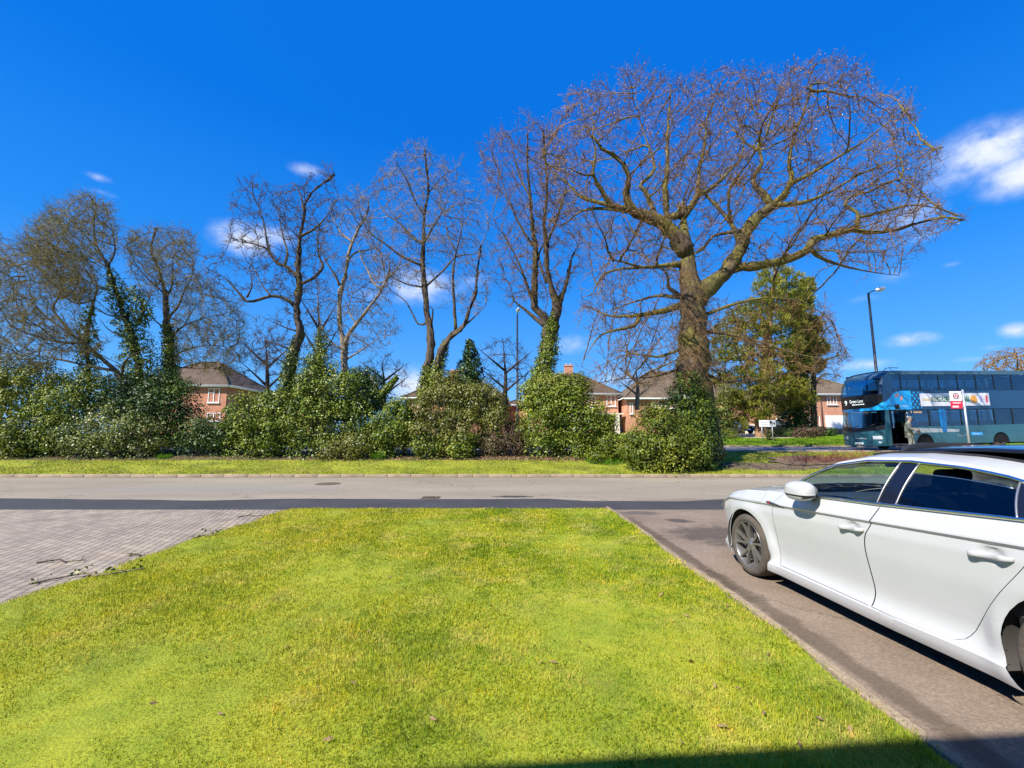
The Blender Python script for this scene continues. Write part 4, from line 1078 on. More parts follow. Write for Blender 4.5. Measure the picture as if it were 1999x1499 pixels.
S('low dark bush below the brick gable', HY + .2, [(395, 848, 44, 36, 1.1, 0), (440, 852, 34, 32, 1.0, -.1)], L_dark, 6000, .10)
S('rounded ivy bush at the left foot of the crooked tree', HY, [(490, 820, 44, 54, 1.2, 0), (525, 845, 44, 40, 1.1, -.3), (545, 808, 34, 50, 1.1, .2)], L_ivy, 10500, .11)
S('tall cone shaped ivy mass with a pointed top', HY + .1, [(622, 690, 15, 42, .5, .2), (618, 725, 30, 44, .8, .2), (640, 770, 56, 56, 1.2, 0), (625, 830, 70, 62, 1.4, -.2), (680, 775, 44, 52, 1.1, .1), (610, 780, 36, 60, 1.1, 0), (700, 832, 42, 56, 1.1, -.1)], L_ivy, 24000, .11)
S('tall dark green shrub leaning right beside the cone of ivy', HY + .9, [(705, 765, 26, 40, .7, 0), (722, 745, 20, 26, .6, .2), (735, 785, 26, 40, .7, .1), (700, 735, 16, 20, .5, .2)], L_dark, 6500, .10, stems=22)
S('pale yellow straggly shrub low in front of the cone of ivy', HY - .8, [(680, 875, 34, 24, .7, 0), (712, 862, 30, 24, .7, .1), (655, 880, 22, 16, .6, 0)], L_gold, 4200, .085, stems=34)
S('rounded green laurel bush between the pale shrub and the broad golden bush', HY - .1, [(762, 842, 44, 50, 1.1, 0), (790, 820, 32, 38, .9, .1), (735, 862, 36, 28, .9, -.2)], L_ivy, 10000, .115)
S('broad golden green bush at the foot of the twin stemmed tree', HY, [(862, 790, 46, 50, 1.2, .2), (880, 768, 40, 36, 1.0, .3), (850, 845, 46, 46, 1.2, -.2), (900, 840, 44, 50, 1.2, 0), (915, 788, 36, 42, 1.0, .2)], L_gold, 19000, .10)
S('low dark green ivy patch beneath the broad golden bush', HY - .5, [(838, 868, 30, 24, .8, 0), (905, 872, 30, 22, .8, 0)], L_ivy, 3800, .10, stems=0)
S('rounded green bush on the right shoulder of the broad golden bush', HY + .4, [(950, 790, 34, 44, 1.0, 0), (965, 825, 36, 44, 1.0, -.2)], L_gold, 7500, .10)
S('brown leafless bramble thicket in the dip of the hedge', HY - .1, [(985, 848, 42, 40, .9, 0), (960, 868, 30, 24, .7, -.2), (1010, 860, 28, 30, .7, -.1)], L_bramble, 4200, .08, stems=60, stem_mat=b_twig, core=.4)
S('very broad ivy bush at the foot of the ivy covered tree', HY, [(1085, 785, 62, 50, 1.3, .2), (1060, 830, 52, 60, 1.3, 0), (1125, 825, 62, 66, 1.4, -.1), (1165, 840, 38, 48, 1.1, 0), (1100, 760, 46, 30, 1.0, .4), (1055, 775, 40, 44, 1.0, .3)], L_ivy, 26000, .11)
S('golden ivy top spilling over the broad ivy bush', HY + .3, [(1110, 750, 40, 20, .9, 0), (1070, 752, 36, 18, .9, .1)], L_gold, 4200, .10, stems=0)
S('low bright green patch of young leaves between two bushes left of the oak', HY - 1.4, [(1200, 872, 30, 20, .5, 0), (1175, 888, 30, 12, .4, -.1), (1222, 868, 18, 24, .5, 0)], L_bright, 3400, .09, stems=0)
S('yellow green bush at the foot of the oak, facing the road', OY - 1.2, [(1282, 838, 38, 44, 1.0, .1), (1252, 868, 34, 32, .8, 0), (1308, 872, 46, 36, 1.0, -.1), (1270, 890, 40, 20, .7, -.1)], L_bright, 12500, .10, stems=26)
S('dark ivy bush wrapped around the right foot of the oak trunk', OY - .9, [(1354, 856, 34, 50, .8, 0), (1348, 892, 42, 22, .7, -.3), (1366, 800, 18, 40, .5, .2), (1335, 812, 16, 36, .5, .2)], L_ivy, 11000, .10)
# ivy spire behind the hedge
spire = thing('ivy_spire', 'narrow ivy covered stump rising behind the broad golden bush', 'ivy', at(915, 760, HY + 1.5), 0)
ivy_on(spire, trace(HY + 1.5, [(916, 790, 26), (915, 745, 22), (917, 715, 17), (917, 690, 11), (915, 662, 3)]), L_dark, 520, .11, .45, 'foliage')
mb = MB(); q = trace(HY + 1.5, [(916, 800, 6), (916, 720, 4), (915, 668, 2)]); mb.tube(q[:, :3], q[:, 3], 7); mb.build('stem', b_dark, spire)
# loose ivy arm reaching up to the right of the cone
arm = thing('ivy_branch', 'ivy covered branch slanting up to the right beside the cone of ivy', 'ivy', at(735, 790, HY + .6), 0)
qa = trace(HY + .6, [(728, 800, 6), (745, 772, 6), (762, 752, 5), (776, 735, 3)])
mb = MB(); mb.tube(qa[:, :3], qa[:, 3] * .35, 6); mb.build('stem', b_dark, arm); ivy_on(arm, qa, L_ivy, 900, .10, .4, 'foliage')
# leaf litter at the hedge foot, scattered twigs on the verge
n = 5200
X = np.concatenate([rng.uniform(-26, 9, n // 3), rng.normal(2.3, 2.0, n // 3), rng.uniform(-9, 9, n - 2 * (n // 3))]); Yl = 20.55 - np.abs(rng.normal(0, .42, len(X)))
Cc = np.stack([X, Yl, np.interp(Yl, GY, GZ) + rng.uniform(.015, .05, len(X))], 1)
m_litter = leafy('dead_leaves', [(0, (.10, .055, .03)), (.4, (.22, .13, .07)), (.75, (.34, .22, .12)), (1, (.45, .33, .20))], .7, .1, .3)
lit = leaves('fallen_leaves', Cc, rng.normal(0, .5, Cc.shape) + [0, 0, 1], rng.uniform(.04, .11, len(Cc)), m_litter, None, .6)
tag(lit, kind='stuff')
n = 1400
X = rng.uniform(-24, 16, n); Yl = rng.uniform(17.6, 20.2, n)
Cc = np.stack([X, Yl, np.interp(Yl, GY, GZ) + rng.uniform(.03, .06, n)], 1)
tag(leaves('scattered_leaves', Cc, rng.normal(0, .5, Cc.shape) + [0, 0, 1], rng.uniform(.03, .08, n), m_litter, None, .5), kind='stuff')

# ------------------------------------------------------------------ dogwood by the bus, bushes across the road
m_red = bark('dogwood_bark', (.16, .05, .035), (.34, .13, .085))
rootd = thing('dogwood_shrub', 'low reddish brown leafless shrub on bare soil in front of the bus', 'shrub', (13.6, 19.7, gz(19.7)))
parts = []
n = 420
c = np.stack([rng.uniform(11.9, 16.6, n), rng.uniform(19.2, 20.3, n)], 1)
s = np.stack([c[:, 0], c[:, 1], np.interp(c[:, 1], GY, GZ)], 1); d = np.stack([rng.normal(0, .6, n), rng.normal(0, .4, n), rng.uniform(.35, 1, n)], 1)
L = rng.uniform(.2, .62, n) * np.clip((c[:, 0] - 11.3) / 2.4, .3, 1)
for q in range(3):
    d = d + rng.normal(0, .25, d.shape); d /= np.linalg.norm(d, axis=1)[:, None]
    e = s + d * (L / 3)[:, None]; parts.append(bulk_tubes(s, e, np.full(n, .009 - .002 * q), np.full(n, .007 - .002 * q), 3))
    if q:
        d2 = d + rng.normal(0, .7, d.shape); d2 /= np.linalg.norm(d2, axis=1)[:, None]; parts.append(bulk_tubes(s, s + d2 * (L / 3)[:, None], np.full(n, .006), np.full(n, .004), 3))
    s = e
v, f = merge(parts); link('stems', raw_mesh('stems', v, f, 4), m_red, rootd)
S('small rounded evergreen bush across the main road, left of the blue car', 37, [(1420, 853, 18, 12, .8, 0), (1410, 858, 12, 9, .6, -.2)], L_bright, 2600, .10, group='bushes across the main road', stems=0)
S('tall olive green bush across the main road behind the round bush', 39, [(1408, 810, 18, 40, 1.0, 0), (1422, 770, 20, 40, 1.0, .4), (1400, 845, 14, 16, .8, 0)], L_gold, 5200, .13, group='bushes across the main road', stems=0)
S('brown winter bush at the foot of the ivy covered pine trunk', 38, [(1585, 842, 18, 9, .8, 0), (1565, 846, 16, 8, .7, 0)], L_bramble, 1600, .12, group='bushes across the main road', stems=16, stem_mat=b_twig)
S('low dark bush behind the speed camera sign', 40, [(1515, 846, 14, 6, .7, 0), (1535, 847, 12, 6, .7, .2)], L_dark, 1400, .12, group='bushes across the main road', stems=0)
S('dark hedge beside the brick house behind the bus', 41, [(1608, 842, 12, 6, .7, 0)], L_dark, 900, .12, group='bushes across the main road', stems=0)
S('small low green plant between the sign posts', 34.5, [(1503, 858, 8, 5, .4, 0)], L_bright, 500, .09, group='bushes across the main road', stems=0)

# ------------------------------------------------------------------ pines across the main road
def pine(label, Y, trunk, tufts, n, mat, bark_m, ivy=None, size=.42, limbs=0):
    q = trace(Y, trunk)
    root = thing('pine_tree', label, 'tree', (q[0][0], q[0][1], gz(q[0][1])), 0, 'pines across the main road')
    mb = MB(); C = crom(q, .5); mb.tube(C[:, :3], C[:, 3] * (1 + .05 * rng.normal(0, 1, len(C))), 10)
    cl = []
    w = np.array([t[2] * t[3] for t in tufts], float); w /= w.sum()
    for (px, py, hw, hh, dp) in tufts:
        c = at(px, py, Y + dp); s = (Y + dp) / F_PX
        cl.append((c, hw * s * 1.02, hh * s * 1.3))
        k = np.argmin(np.abs(C[:, 2] - (c[2] - hh * s * .8))); b0 = C[k, :3]
        P = crom(np.array([b0, (b0 + c) / 2 + [0, 0, .35], c]), .5); mb.tube(P, np.linspace(min(.11, C[k, 3] * .5), .03, len(P)), 6)
    mb.build('trunk', bark_m, root, fix=False)
    k = rng.choice(len(tufts), n, p=w)
    u = rng.normal(0, 1, (n, 3)); u /= np.linalg.norm(u, axis=1)[:, None]
    cc = np.array([c[0] for c in cl])[k]; rx = np.array([c[1] for c in cl])[k]; rz = np.array([c[2] for c in cl])[k]
    p = cc + u * np.stack([rx, rx, rz], 1) * (rng.uniform(.25, 1, n) ** .5)[:, None]
    # each tuft: a brush of flat needles
    m = 9
    pp = np.repeat(p, m, 0); up = np.repeat(u * .5 + [0, 0, .8], m, 0)
    d = up + rng.normal(0, .6, pp.shape); d /= np.linalg.norm(d, axis=1)[:, None]
    sd = np.cross(d, rng.normal(0, 1, d.shape)); sd /= np.linalg.norm(sd, axis=1)[:, None]
    L = size * rng.uniform(.5, 1.1, len(pp))[:, None]; W = .026
    V = np.stack([pp - sd * W, pp + sd * W, pp + d * L + sd * W * .5, pp + d * L - sd * W * .5], 1)
    link('crown', raw_mesh('crown', V.reshape(-1, 3), np.arange(4 * len(pp)).reshape(-1, 4), 4), mat, root)
    if ivy is not None: ivy_on(root, trace(Y, ivy), L_dark, 120, .22, .4)
    return root
b_pine = bark('pine_bark', (.15, .085, .05), (.42, .26, .15), None, sc=1.5)
tu = [(1512, 535, 34, 14, 0), (1535, 548, 30, 14, .5), (1500, 560, 30, 14, -.6), (1545, 575, 30, 15, .3), (1520, 590, 40, 16, -.8), (1480, 600, 34, 14, .6), (1450, 615, 34, 13, -.8), (1560, 610, 26, 16, .4), (1425, 640, 30, 14, .4),
      (1500, 630, 40, 16, -1), (1545, 645, 34, 16, .2), (1465, 650, 34, 15, -.6), (1415, 665, 28, 14, -.4), (1530, 680, 40, 16, -1), (1480, 690, 40, 16, .4), (1435, 690, 30, 14, -.8), (1575, 665, 20, 14, .6), (1480, 725, 40, 16, -1.2), (1440, 735, 34, 16, .2),
      (1520, 725, 36, 16, .2), (1560, 710, 22, 14, -.2), (1500, 760, 36, 15, -1), (1460, 770, 30, 16, .4), (1545, 755, 30, 14, -.6), (1480, 800, 26, 14, -.8), (1505, 795, 26, 12, .2), (1540, 780, 26, 14, .4), (1455, 800, 16, 16, .4), (1490, 815, 20, 9, -1.0)]
pine('yellow green pine with a scaly orange brown trunk behind the speed camera sign', 40, [(1486, 862, 13), (1486, 830, 10.5), (1489, 780, 9), (1495, 700, 8), (1505, 600, 5), (1514, 528, 2)], tu + [(1405, 700, 24, 14, 0), (1400, 740, 20, 14, .3), (1425, 780, 24, 14, -.4), (1410, 820, 18, 16, .2), (1570, 780, 22, 14, 0), (1440, 830, 20, 10, -.6)], 5400, L_pine, b_pine)
tu2 = [(1575, 640, 26, 18, 0), (1560, 590, 26, 16, .4), (1590, 680, 24, 14, -.3), (1550, 620, 24, 14, -.4), (1585, 715, 22, 12, .2), (1545, 690, 20, 14, .2), (1548, 745, 24, 12, -.5), (1575, 560, 14, 14, 0)]
pine('pine with a black ivy covered trunk, right of the yellow green pine', 42, [(1560, 852, 8), (1556, 780, 7), (1560, 720, 7), (1566, 650, 5), (1572, 560, 2)], tu2, 2600, L_pine, b_dark,
     [(1556, 850, 20), (1556, 810, 24), (1552, 775, 20), (1558, 740, 13), (1566, 705, 17), (1570, 680, 14), (1562, 655, 8)])
# fine drooping twigs of a bare tree at the right edge of the pines
tree('bare_tree', 'bare tree with fine drooping twigs at the right edge of the pines', 'tree', 41.0, [[(1590, 850, 5), (1588, 760, 4.5), (1592, 680, 3.5), (1600, 620, 2)], [(1590, 720, 3), (1620, 700, 2), (1655, 690, 1.2)], [(1590, 680, 2.6), (1615, 640, 2), (1632, 640, 1.2)], [(1589, 750, 2.6), (1610, 730, 2), (1640, 735, 1.2)]],
     [(1580, 600, ), (1610, 570), (1632, 620), (1640, 660), (1662, 690), (1655, 715), (1640, 750), (1600, 760), (1575, 740)], (b_dark, b_twig), n_attr=900, depth=2.5, D=.34, dk=.5, di=4, rtip=.011, twigs=3, twig_len=(.3, .8), twig_r=.010, group='bare trees across the main road', up=-.03, rmax=.06)
# far rounded tree beyond the bus
tfar = tree('bare_tree', 'far rounded bare tree with dense brown twigs, above the rear of the bus', 'tree', 75, [[(1985, 840, 4), (1984, 780, 4), (1985, 730, 3)], [(1984, 770, 2.5), (1960, 730, 2), (1940, 715, 1.2)], [(1984, 770, 2.5), (2010, 735, 2), (2030, 715, 1.2)], [(1985, 750, 2.5), (1986, 710, 1.6), (1985, 690, 1)]],
     [(1895, 735), (1902, 708), (1930, 690), (1965, 680), (2005, 678), (2050, 690), (2080, 720), (2085, 760), (1990, 775), (1900, 760)], (b_twig, b_twig), n_attr=6500, gap=-9, depth=7.0, D=.6, dk=.6, di=9, rtip=.024, twigs=9, twig_len=(.6, 1.7), twig_r=.026, group='bare trees across the main road', up=.1, rmax=.1,
     buds=(.6, .3, L_oakbud, None))
# ------------------------------------------------------------------ the parked white car
m_white = simple('white_paint', (.425, .435, .435), .28, 0, .5, .8, .015, 3)
m_blackgloss = simple('black_gloss', (.008, .008, .010), .08, 0, .5, .5, .05)
m_blackplastic = simple('black_plastic', (.02, .02, .021), .55, 0, .4)
m_under = simple('underbody_black', (.012, .012, .012), .9, 0, .2)
m_liner = simple('wheel_arch_liner', (.075, .07, .062), .85, 0, .2)
m_rubber = noisy('tyre_rubber', [(.3, (.060, .050, .040)), (.7, (.095, .080, .062))], 6, .85, 60, .4)
m_rim = simple('anthracite_alloy', (.26, .25, .24), .32, .7, .5)
m_alu = simple('polished_aluminium', (.75, .77, .80), .16, 1.0, .5)
m_disc = simple('brake_disc', (.10, .095, .09), .5, .7)
m_seat = simple('dark_seat_cloth', (.022, .022, .026), .8)
m_trim = simple('grey_interior_trim', (.045, .045, .05), .7)
m_light = simple('lamp_lens', (.55, .58, .62), .12, .2)
m_redlens = simple('red_lens', (.45, .015, .015), .15)
g_front = glass('window_tint_front', (.66, .86, .86), .9)
g_rear = glass('window_tint_privacy', (.035, .045, .07), 1.1)
g_screen = glass('windscreen_tint', (.78, .9, .9), .3)
CAR = thing('parked_car', 'white five door hatchback parked on the asphalt driveway, its nose towards the road', 'car', (2.638, 5.118, .012), .071)
CW = 1.85
def cb_belt(s): return interp(s, [-.89, -.8, -.66, -.5, -.35, -.2, 0, .35, .6, 1.0, 1.67, 2.6, 3.0, 3.35, 3.6, 3.86], [.60, .66, .74, .815, .872, .912, .948, .975, .985, .998, 1.022, 1.07, 1.088, 1.092, 1.085, 1.02])
def cb_rail(s): return np.maximum(cb_belt(s) + .0001, (np.asarray(s) > .6) * interp(s, [.55, .62, .75, .9, 1.13, 1.4, 1.744, 2.146, 2.48, 2.8, 3.1, 3.3, 3.4], [.98, 1.0, 1.095, 1.20, 1.318, 1.374, 1.388, 1.362, 1.318, 1.25, 1.16, 1.10, 1.09]))
def cb_orail(s): return interp(s, [.5, .62, .9, 1.13, 1.4, 1.75, 2.2, 2.6, 3.0, 3.3, 3.4], [.062, .075, .165, .225, .272, .29, .29, .272, .25, .20, .07])
def cb_zc(s): return interp(s, [-.89, -.84, -.7, -.5, -.3, 0, .35, .45, .8, 1.1, 1.3, 1.45, 1.75, 2.1, 2.5, 2.9, 3.4, 3.7, 3.86], [.63, .72, .83, .905, .955, 1.0, 1.035, 1.07, 1.25, 1.375, 1.425, 1.441, 1.452, 1.447, 1.42, 1.345, 1.19, 1.13, 1.04])
def cb_plan(s): return interp(s, [-.895, -.885, -.86, -.80, -.7, -.5, -.3, 0, .5, 1.5, 2.5, 2.82, 3.2, 3.5, 3.75, 3.86], [.58, .46, .34, .24, .15, .065, .03, .010, .014, .0, .004, .0, .03, .1, .22, .45])
def cb_zt(s): return np.minimum(.835 + .04 * (s), cb_belt(s) - .055)
AXF, AXR, WZ, AR = 0.0, 2.82, .345, .378
def cb_W(s, z):
    zt = cb_zt(s); bl = cb_belt(s)
    zz = [.09, .13, .17, .215, .235, .245, .29, .36, .50, .65, zt - .09, zt - .022, zt - .006, zt + .006, bl - .02, bl]
    ww = [.10, .05, .028, .018, .018, .032, .054, .062, .042, .019, .009, .019, .0, .001, .052, .062]
    w = float(np.interp(z, zz, ww)) + float(cb_plan(s))
    for ax in (AXF, AXR):
        d = math.hypot(s - ax, z - WZ)
        w -= .016 * math.exp(-((d - .40) / .075) ** 2) * (1 if z < zt else .2)
        k = min(1, max(0, (.50 - d) / .10)); k = k * k * (3 - 2 * k) * min(1, max(0, (z - .20) / .2))
        if z < zt: w = w + (min(w, float(cb_plan(s)) + .012) - w) * k
    for hs_, hz in ((1.475, .822), (2.45, .858)):
        w += .024 * math.exp(-((((s - hs_) / .062) ** 2 + ((z - hz) / .034) ** 2) ** 2))
    return w
q = np.concatenate([np.arange(-.89, -.7, .01), np.arange(-.7, .6, .02), np.arange(.6, 2.75, .02), np.arange(2.75, 3.2, .008), np.arange(3.2, 3.861, .025)])
def near_q(v): return int(np.argmin(np.abs(q - v)))
for v in (.60, 1.709, 2.75, 1.671, 1.825, 2.57, 2.60, .80, 2.95): q[near_q(v)] = v
iD1, iD2, iD3 = near_q(.60), near_q(1.709), near_q(2.75)
def dcurve(zs, ss):
    c = crom(np.stack([ss, np.zeros(len(zs)), zs], 1), .01); o = np.argsort(c[:, 2]); return c[o, 2], c[o, 0]
DC = [dcurve([.24, .45, .63, .78, .87, .95], [.504, .493, .485, .478, .51, .60]), dcurve([.24, .37, .52, .69, .78, .844, .92, 1.02], [1.574, 1.590, 1.584, 1.579, 1.598, 1.637, 1.672, 1.709]), dcurve([.235, .25, .27, .33, .459, .64, .835, .96, 1.07], [2.08, 2.15, 2.205, 2.262, 2.344, 2.47, 2.617, 2.69, 2.75])]
def door_s(z): return tuple(float(np.interp(z, a, b)) for a, b in DC)
def s_of(qv, z):
    d1, d2, d3 = door_s(z)
    return float(np.interp(qv, [-.89, .25, .60, 1.709, 2.75, 3.20, 3.86], [-.89, .25, d1, d2, d3, 3.20, 3.86]))
fr = [0, .04, .085, .125, .142, .155, .19, .23, .28, .34, .40, .46, .52, .58, .64, .70, .76, .81, .85, .88, .905, .93, .95, .968, .982, .992, 1.0]
NR = len(fr)
lower = np.zeros((len(q), NR + 4, 3)); inside = np.zeros((len(q), NR + 4), bool)
for i, qv in enumerate(q):
    zt0 = float(cb_zt(qv)); bl = float(cb_belt(qv)); zb = float(np.interp(qv, [-.89, -.6, -.4, .4, 2.0, 3.2, 3.5, 3.86], [.2, .16, .15, .15, .125, .13, .2, .3]))
    zr = [zb + (zt0 - zb) * f for f in fr] + [zt0 + .008, zt0 + (bl - zt0) * .4, zt0 + (bl - zt0) * .75, bl]
    for r, z in enumerate(zr):
        s = s_of(qv, z) if z < bl else qv
        if r == NR + 3: s = qv
        for ax in (AXF, AXR):
            d = math.hypot(s - ax, z - WZ)
            if d < AR:
                inside[i, r] = True
                s = ax + (s - ax) / (d + 1e-6) * AR; z = WZ + (z - WZ) / (d + 1e-6) * AR
        lower[i, r] = (cb_W(s, z), -s, z)
GR, RR = 11, 15
upper = np.zeros((len(q), GR, 3)); roof = np.zeros((len(q), RR, 3))
for i, qv in enumerate(q):
    lean = float(np.interp(qv, [.6, 1.2, 1.7, 2.3, 2.6, 3.0, 3.35, 3.86], [0, .03, .055, -.02, -.12, -.12, 0, 0]))
    b = lower[i, NR + 3]; zr, orr = float(cb_rail(qv)), float(cb_orail(qv)) + float(cb_plan(qv)) * .9
    if zr - b[2] < .002: orr = b[0]
    for k in range(GR):
        t = k / (GR - 1)
        upper[i, k] = (b[0] + (orr - b[0]) * (t + .10 * math.sin(math.pi * t) * -1), -(qv + lean * t), b[2] + (zr - b[2]) * t)
    sr = qv + lean * (1 if zr - b[2] > .002 else 0); zc = max(float(cb_zc(qv)), zr + .002)
    for k in range(RR):
        u = [0, .03, .07, .12, .18, .25, .33, .41, .5, .6, .7, .78, .86, .93, 1][k]
        o = upper[i, GR - 1, 0] + (CW / 2 - upper[i, GR - 1, 0]) * u
        z = zr + (zc - zr) * (1 - (1 - u) ** 2.6)
        ss = sr
        if .36 < qv < 1.3: ss = sr - .16 * u * math.sin(math.pi * (qv - .36) / .94) ** .5 if False else sr
        roof[i, k] = (o, -ss, z)
parts = {}
def addq(key, side, quad):
    parts.setdefault((key, side), []).append(quad)
for side in (0, 1):
    mir = (lambda p: (CW - p[0], p[1], p[2])) if side else (lambda p: tuple(p))
    Lo = [[mir(p) for p in row] for row in lower]; Up = [[mir(p) for p in row] for row in upper]; Ro = [[mir(p) for p in row] for row in roof]
    def face(key, G, i, r, di=0.0):
        qd = [G[i][r], G[i + 1][r], G[i + 1][r + 1], G[i][r + 1]]
        if side: qd = qd[::-1]
        addq(key, side, (qd, i, r))
    for i in range(len(q) - 1):
        for r in range(NR + 3):
            if inside[i, r] and inside[i + 1, r] and inside[i + 1, r + 1] and inside[i, r + 1]: continue
            door_row = r >= 4
            if r >= NR - 1 and q[i] < .36: k = 'bonnet'
            elif iD1 <= i < iD2 and door_row: k = 'front'
            elif iD2 <= i < iD3 and door_row: k = 'rear'
            else: k = 'body'
            face(k, Lo, i, r)
        qm = (q[i] + q[i + 1]) / 2
        if cb_rail(qm) - cb_belt(qm) > .003:
            for r in range(GR - 1):
                if r == GR - 2 or qm < .80 or qm > 2.95: k = 'body'
                elif qm < 1.671: k = 'gfront'
                elif qm < 1.825: k = 'pillar'
                elif qm < 2.57:
                    k = 'grear' if r < 7 - 0 * i else 'open'
                    if r < 1: k = 'grear'
                elif qm < 2.60: k = 'divider' if False else 'gquarter'
                else: k = 'gquarter'
                if k != 'open': face(k, Up, i, r)
        for r in range(RR - 1):
            k = 'body'
            if .40 < qm < 1.22 and r >= 3: k = 'screen'
            elif 2.72 < qm < 3.45 and r >= 3: k = 'backlight'
            elif 1.22 <= qm <= 2.72 and r >= 5: k = 'glassroof'
            elif qm < .36: k = 'bonnet'
            face(k, Ro, i, r)
def part_mesh(name, quads, mat, parent, gap=None, ang=26):
    V = []; ix = {}; Fa = []
    for qd, i, r in quads:
        f = []
        for c in qd:
            k = (round(c[0], 5), round(c[1], 5), round(c[2], 5))
            if k not in ix: ix[k] = len(V); V.append(c)
            if ix[k] not in f: f.append(ix[k])
        if len(f) >= 3: Fa.append(f)
    V = np.array(V)
    me = raw_mesh(name, V, Fa, smooth=True)
    if gap:
        # pull the outline in a little: the shut line
        bm = bmesh.new(); bm.from_mesh(me)
        be = [v for v in bm.verts if v.is_boundary]
        mv = {}
        for v in be:
            nb = [e.other_vert(v) for e in v.link_edges if not e.is_boundary]
            if nb:
                d = sum(((w.co - v.co) for w in nb), Vector()) ; 
                if d.length > 0: mv[v] = v.co + d.normalized() * gap
        for v, c in mv.items(): v.co = c
        bm.to_mesh(me); bm.free()
    me.set_sharp_from_angle(angle=R(ang))
    return link(name, me, mat, parent, True)
g = lambda k, s: parts.get((k, s), [])
bodyq = g('body', 0) + g('body', 1)
# nose and tail caps
for end in (0, len(q) - 1):
    for r in range(NR + 3):
        a, b = lower[end, r], lower[end, r + 1]
        for c in range(6):
            def P(p, t):
                o = p[0] + (CW - 2 * p[0]) * t
                bul = -.03 * math.sin(math.pi * t) if end == 0 else .03 * math.sin(math.pi * t)
                return (o, p[1] - bul, p[2])
            t0, t1 = c / 6, (c + 1) / 6
            bodyq.append(([P(a, t0), P(a, t1), P(b, t1), P(b, t0)], 0, 0))
part_mesh('body', bodyq, m_white, CAR)
part_mesh('bonnet', g('bonnet', 0) + g('bonnet', 1), m_white, CAR, .003)
door_objs = []
for side in (0, 1):
    a = part_mesh('door', g('front', side), m_white, CAR, .0048); b = part_mesh('door', g('rear', side), m_white, CAR, .0048)
    door_objs.append((a, b))
    part_mesh('window', g('gfront', side), g_front, CAR); part_mesh('window', g('grear', side), g_rear, CAR)
    part_mesh('quarter_window', g('gquarter', side), m_blackgloss, CAR); part_mesh('pillar_trim', g('pillar', side), m_blackgloss, CAR)
part_mesh('windscreen', g('screen', 0) + g('screen', 1), g_screen, CAR)
part_mesh('rear_window', g('backlight', 0) + g('backlight', 1), g_rear, CAR)
part_mesh('roof_panel', g('glassroof', 0) + g('glassroof', 1), m_blackgloss, CAR)
# dark shell behind the panel gaps, floor and bulkheads
mb = MB()
sel = [i for i in range(len(q)) if i % 3 == 0]
for side in (0, 1):
    for i0, i1 in zip(sel[:-1], sel[1:]):
        for r in range(2, NR + 2):
            if inside[i0:i1 + 1, r:r + 2].any(): continue
            qd = []
            for (i, rr) in ((i0, r), (i1, r), (i1, r + 1), (i0, r + 1)):
                p = lower[i, rr]; o = p[0] + .03; qd.append((CW - o if side else o, p[1], p[2]))
            mb.add(qd, [(0, 1, 2, 3)])
mb.box((CW / 2, -1.45, .17), (1.5, 2.2, .03)); mb.box((CW / 2, .30, .5), (1.15, .9, .5)); mb.box((CW / 2, -3.2, .45), (1.15, .8, .5)); mb.box((CW / 2, -.48, .55), (1.7, .03, .7)); mb.box((CW / 2, -2.5, .45), (1.65, .03, .5))
mb.build('underbody', m_under, CAR, True)
for ax in (AXF, AXR):
    for side in (0, 1):
        mb = MB(); n = 40
        V = []; Fa = []
        for i in range(n + 1):
            a = -.35 + (math.pi + .7) * i / n
            for o in (.03, .34):
                V.append((CW - o if side else o, -ax + .392 * math.cos(a), WZ + .392 * math.sin(a)))
        for i in range(n): Fa.append((2 * i, 2 * i + 2, 2 * i + 3, 2 * i + 1))
        mb.add(V, Fa, True)
        mb.lathe([(0, .34 if not side else CW - .34), (.392, .34 if not side else CW - .34)], (0, -ax, WZ), 'X', 40)
        mb.build('wheel_arch', m_liner, CAR, True)
